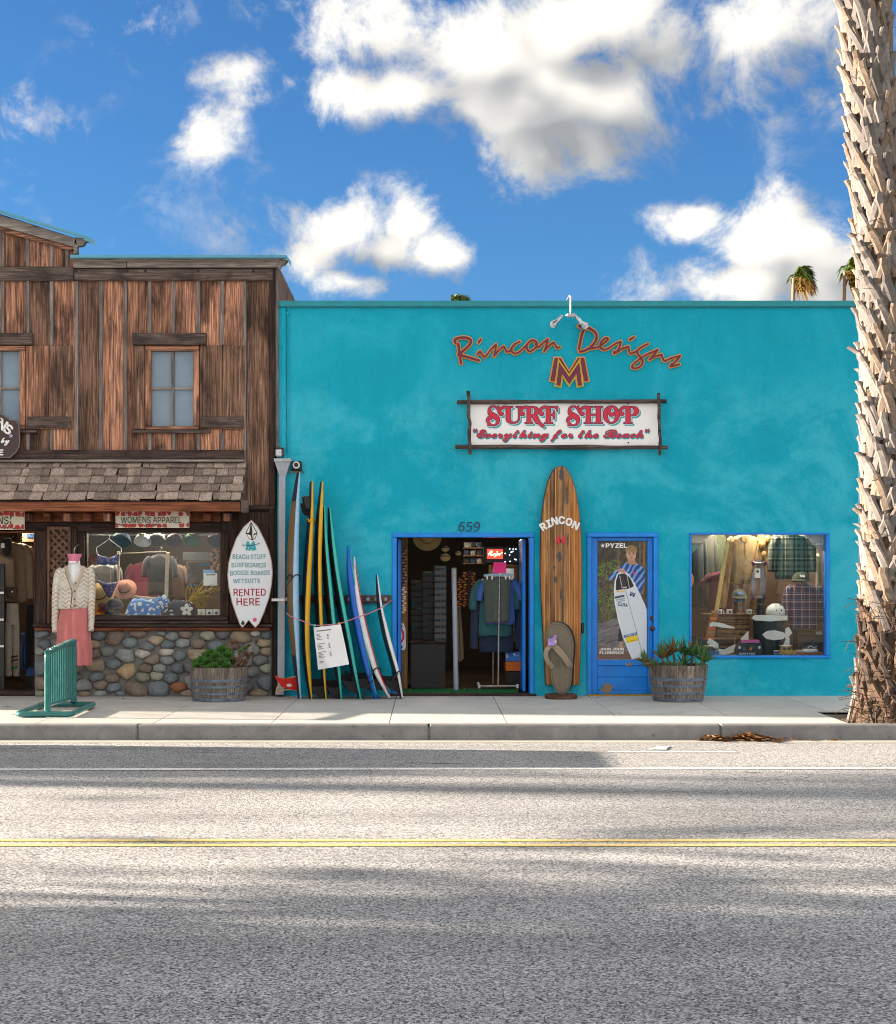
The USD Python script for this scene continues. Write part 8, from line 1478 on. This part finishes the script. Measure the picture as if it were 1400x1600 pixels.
def toy_car(label, c, mat, mat2, L=.15):
    t = thing('toy_car', label, 'toy car', tuple(c)); x, y, z = c; w_ = L * .42
    obj('body', MB().rings([[(x + a * L, y - w_ / 2, z + b * L), (x + a * L, y - w_ / 2, z + b2_ * L), (x + a * L, y + w_ / 2, z + b2_ * L), (x + a * L, y + w_ / 2, z + b * L)] for a, b, b2_ in ((-.5, .10, .24), (-.47, .08, .32), (.2, .08, .32), (.48, .08, .28), (.5, .10, .2))]), mat, t); obj('cabin', MB().rings([[(x + a * L, y - w_ * .44, z + .32 * L), (x + a * L, y - w_ * .40, z + b * L), (x + a * L, y + w_ * .40, z + b * L), (x + a * L, y + w_ * .44, z + .32 * L)] for a, b in ((-.46, .33), (-.40, .54), (.14, .54), (.24, .33))]), mat2, t)
    for a in (-.33, -.05): obj('window', MB().box(x + a * L, x + (a + .22) * L, y - w_ * .455, y - w_ * .43, z + .36 * L, z + .49 * L), LENS, t)
    for a in (-.3, .3): w2 = obj('wheel', MB().tube([(x + a * L, y - w_ / 2 - .004, z + .09 * L), (x + a * L, y - w_ / 2 + .014, z + .09 * L)], .09 * L, 12), BLACK, t); obj('hubcap', MB().tube([(x + a * L, y - w_ / 2 - .006, z + .09 * L), (x + a * L, y - w_ / 2 - .003, z + .09 * L)], .05 * L, 10), CHROME, w2)
    obj('roof_board', MB().ball((x - .1 * L, y, z + .60 * L), (L * .42, w_ * .22, .008), 1), WHITE_P, t)
c = S_(235, 0, 20.18); toy_car('blue and wood-panelled toy wagon at the left of the sill', (c[0], .17, zf), CLOTH['blue'], W_INTX, .21); c = S_(935, 0, 20.18); toy_car('mustard yellow toy wagon on the right of the sill', (c[0], .17, zf), surf('mustard_toy', (.42, .26, .02), .3), surf('mustard_toy_b', (.36, .22, .03), .3), .22); c = S_(845, 0, 20.18); toy_car('small grey toy car behind the mustard wagon', (c[0], .20, zf), GREYP, CLOTH['blue'], .10)
jp = thing('junior_pack_box', 'dark box with pictures and a pink strip lettered JUNIOR 3-PACK', 'box', tuple(S_(585, 1185, 20.2))); a_, b_ = S_(478, 1185, 20.16), S_(700, 1078, 20.16); obj('carton', MB().box(a_[0], b_[0], .16, .24, zf, b_[2], .003), DARK_T, jp); a_, b_ = S_(512, 1076, 20.15), S_(680, 1050, 20.15); obj('strip', MB().box(a_[0], b_[0], .15, .23, a_[2] + .001, b_[2]), surf('pink_strip', (.62, .12, .38), .5), jp)
fit_text(jp, 'JUNIOR 3-PACK', (1070 + 488 / 5.833, 820 + 1167 / 5.833, 1070 + 642 / 5.833, 820 + 1182 / 5.833), .159, WHITE_P, weight=800, d=20.16, t=.0015)
for a, m in ((500, 'white'), (540, 'blue'), (600, 'orange'), (620, 'teal'), (680, 'white')): q_ = S_(a, 1130 - (a % 3) * 6, 20.16); obj('picture', MB().prism(affinity.scale(Point(q_[0], q_[2]).buffer(.016, quad_segs=4), 1, 1.3), .1595, .157), CLOTH[m], jp)
wc = thing('wooden_crate', 'slatted wooden crate with a paper tag in the right corner', 'crate', tuple(S_(1150, 1150, 20.7))); a_, b_ = S_(1030, 1160, 20.6), S_(1275, 960, 20.6)
obj('lining', MB().box(a_[0] + .02, b_[0], .63, 1.0, zf, b_[2] - .01), BLACK, wc)
for b in (960, 1018): q0, q1 = S_(1030, b + 48, 20.6), S_(1275, b, 20.6); obj('slat', MB().box(q0[0], q1[0], .60, .622, q0[2], q1[2], .004), W_INTX, wc)
for a in (1032, 1060): q0, q1 = S_(a, 1160, 20.6), S_(a + 22, 1070, 20.6); obj('upright', MB().box(q0[0], q1[0], .60, .622, zf, q1[2] - .003, .004), W_INTX, wc)
q0, q1 = S_(1195, 1000, 20.59), S_(1250, 972, 20.59); obj('tag', MB().box(q0[0], q1[0], .592, .598, q0[2], q1[2]), CLOTH['white'], wc)
bx = thing('shoe_box', 'red-brown box under the shoe in the right corner', 'box', tuple(S_(1140, 1190, 20.3))); q0, q1 = S_(1020, 1192, 20.25), S_(1255, 1162, 20.25); obj('carton', MB().box(q0[0], q1[0], .25, .5, zf, q1[2], .003), surf('brick_box', (.30, .10, .06), .7, .2, 20), bx); obj('tray', MB().lathe([(0, 0), (.15, 0), (.155, .018), (.14, .022), (0, .022)], 26, (S_(1125, 0, 20.3)[0], .38, q1[2] + .001)), CERAMIC, bx)
sh = thing('skate_shoe', 'dark blue skate shoe with a white stripe on the box', 'shoe', tuple(S_(1155, 1135, 20.3))); zs = q1[2] + .024; q_ = [S_(a, 0, 20.3)[0] for a in (1085, 1215)]; L = q_[1] - q_[0]
obj('sole', MB().rings([[(q_[0] + L * s, .36 - w_, zs), (q_[0] + L * s, .36 - w_, zs + .018), (q_[0] + L * s, .36 + w_, zs + .018), (q_[0] + L * s, .36 + w_, zs)] for s, w_ in ((0, .012), (.08, .034), (.5, .032), (.9, .036), (1, .014))]), WHITE_P, sh); obj('upper', MB().rings([[(q_[0] + L * s, .36 - w_, zs + .018), (q_[0] + L * s, .36 - w_ * .75, zs + h_), (q_[0] + L * s, .36 + w_ * .75, zs + h_), (q_[0] + L * s, .36 + w_, zs + .018)] for s, w_, h_ in ((.03, .02, .03), (.2, .032, .045), (.45, .03, .08), (.7, .03, .075), (.96, .026, .078))]), CLOTH['navy'], sh, smooth=50); obj('stripe', MB().tube(spline([(q_[0] + L * .3, .324, zs + .03), (q_[0] + L * .5, .325, zs + .055), (q_[0] + L * .75, .326, zs + .035), (q_[0] + L * .95, .33, zs + .05)], 4), .005, 5), WHITE_P, sh)
for lab, pts, cols in (('green and cream corner poster at the top left of the display window', [(48, 85), (245, 85), (55, 272), (48, 272)], ((.12, .34, .25), (.62, .55, .42))), ('grey corner poster at the top right of the display window', [(1088, 90), (1278, 90), (1278, 245), (1225, 235)], ((.30, .27, .32), (.42, .42, .48)))):
    t = thing('corner_poster', lab, 'poster', tuple(S_(pts[0][0], pts[0][1], 20.08))); g = Polygon([(q_[0], q_[2]) for q_ in (S_(a, b, 20.08) for a, b in pts)]).buffer(0); c0 = surf('poster_' + lab[:4].strip(), cols[0], .5, .3, 12); c1_ = surf('poster_b_' + lab[:4].strip(), cols[1], .5, .3, 20); obj('print', MB().prism(g, .08, .077), c0, t); zc = S_(0, 165, 20.08)[2]; obj('print_top', MB().prism(g.intersection(sbox(-9, zc, 9, 9)), .0768, .075), c1_, t)
    for k in range(3): cx_ = g.bounds[0] + (.05 + .05 * k if 'left' in lab else .16 + .035 * k); obj('print_mark', MB().prism(Point(cx_, zc - .015).buffer(.012).intersection(g), .0766, .074), FOAM['red'] if 'left' in lab else WHITE_P, t)
bk2 = thing('colourful_towel', 'red and blue cloth at the left edge of the display glass', 'cloth', tuple(S_(55, 510, 20.2))); puff([S_(42, 445, 20.2), S_(70, 450, 20.2), S_(78, 510, 20.2), S_(62, 570, 20.2), S_(44, 560, 20.2)], .2, .04, CLOTH['orange'], 'cloth', bk2)
for k, (a, d) in enumerate(((300, 21.0), (700, 20.7), (1080, 21.1))): ceiling_lamp(np.array([S_(a, 0, d)[0], d - 20, 2.50]), f'lit ceiling lamp over the display window, {("left", "middle", "right")[k]} one', .07, LAMP_W)
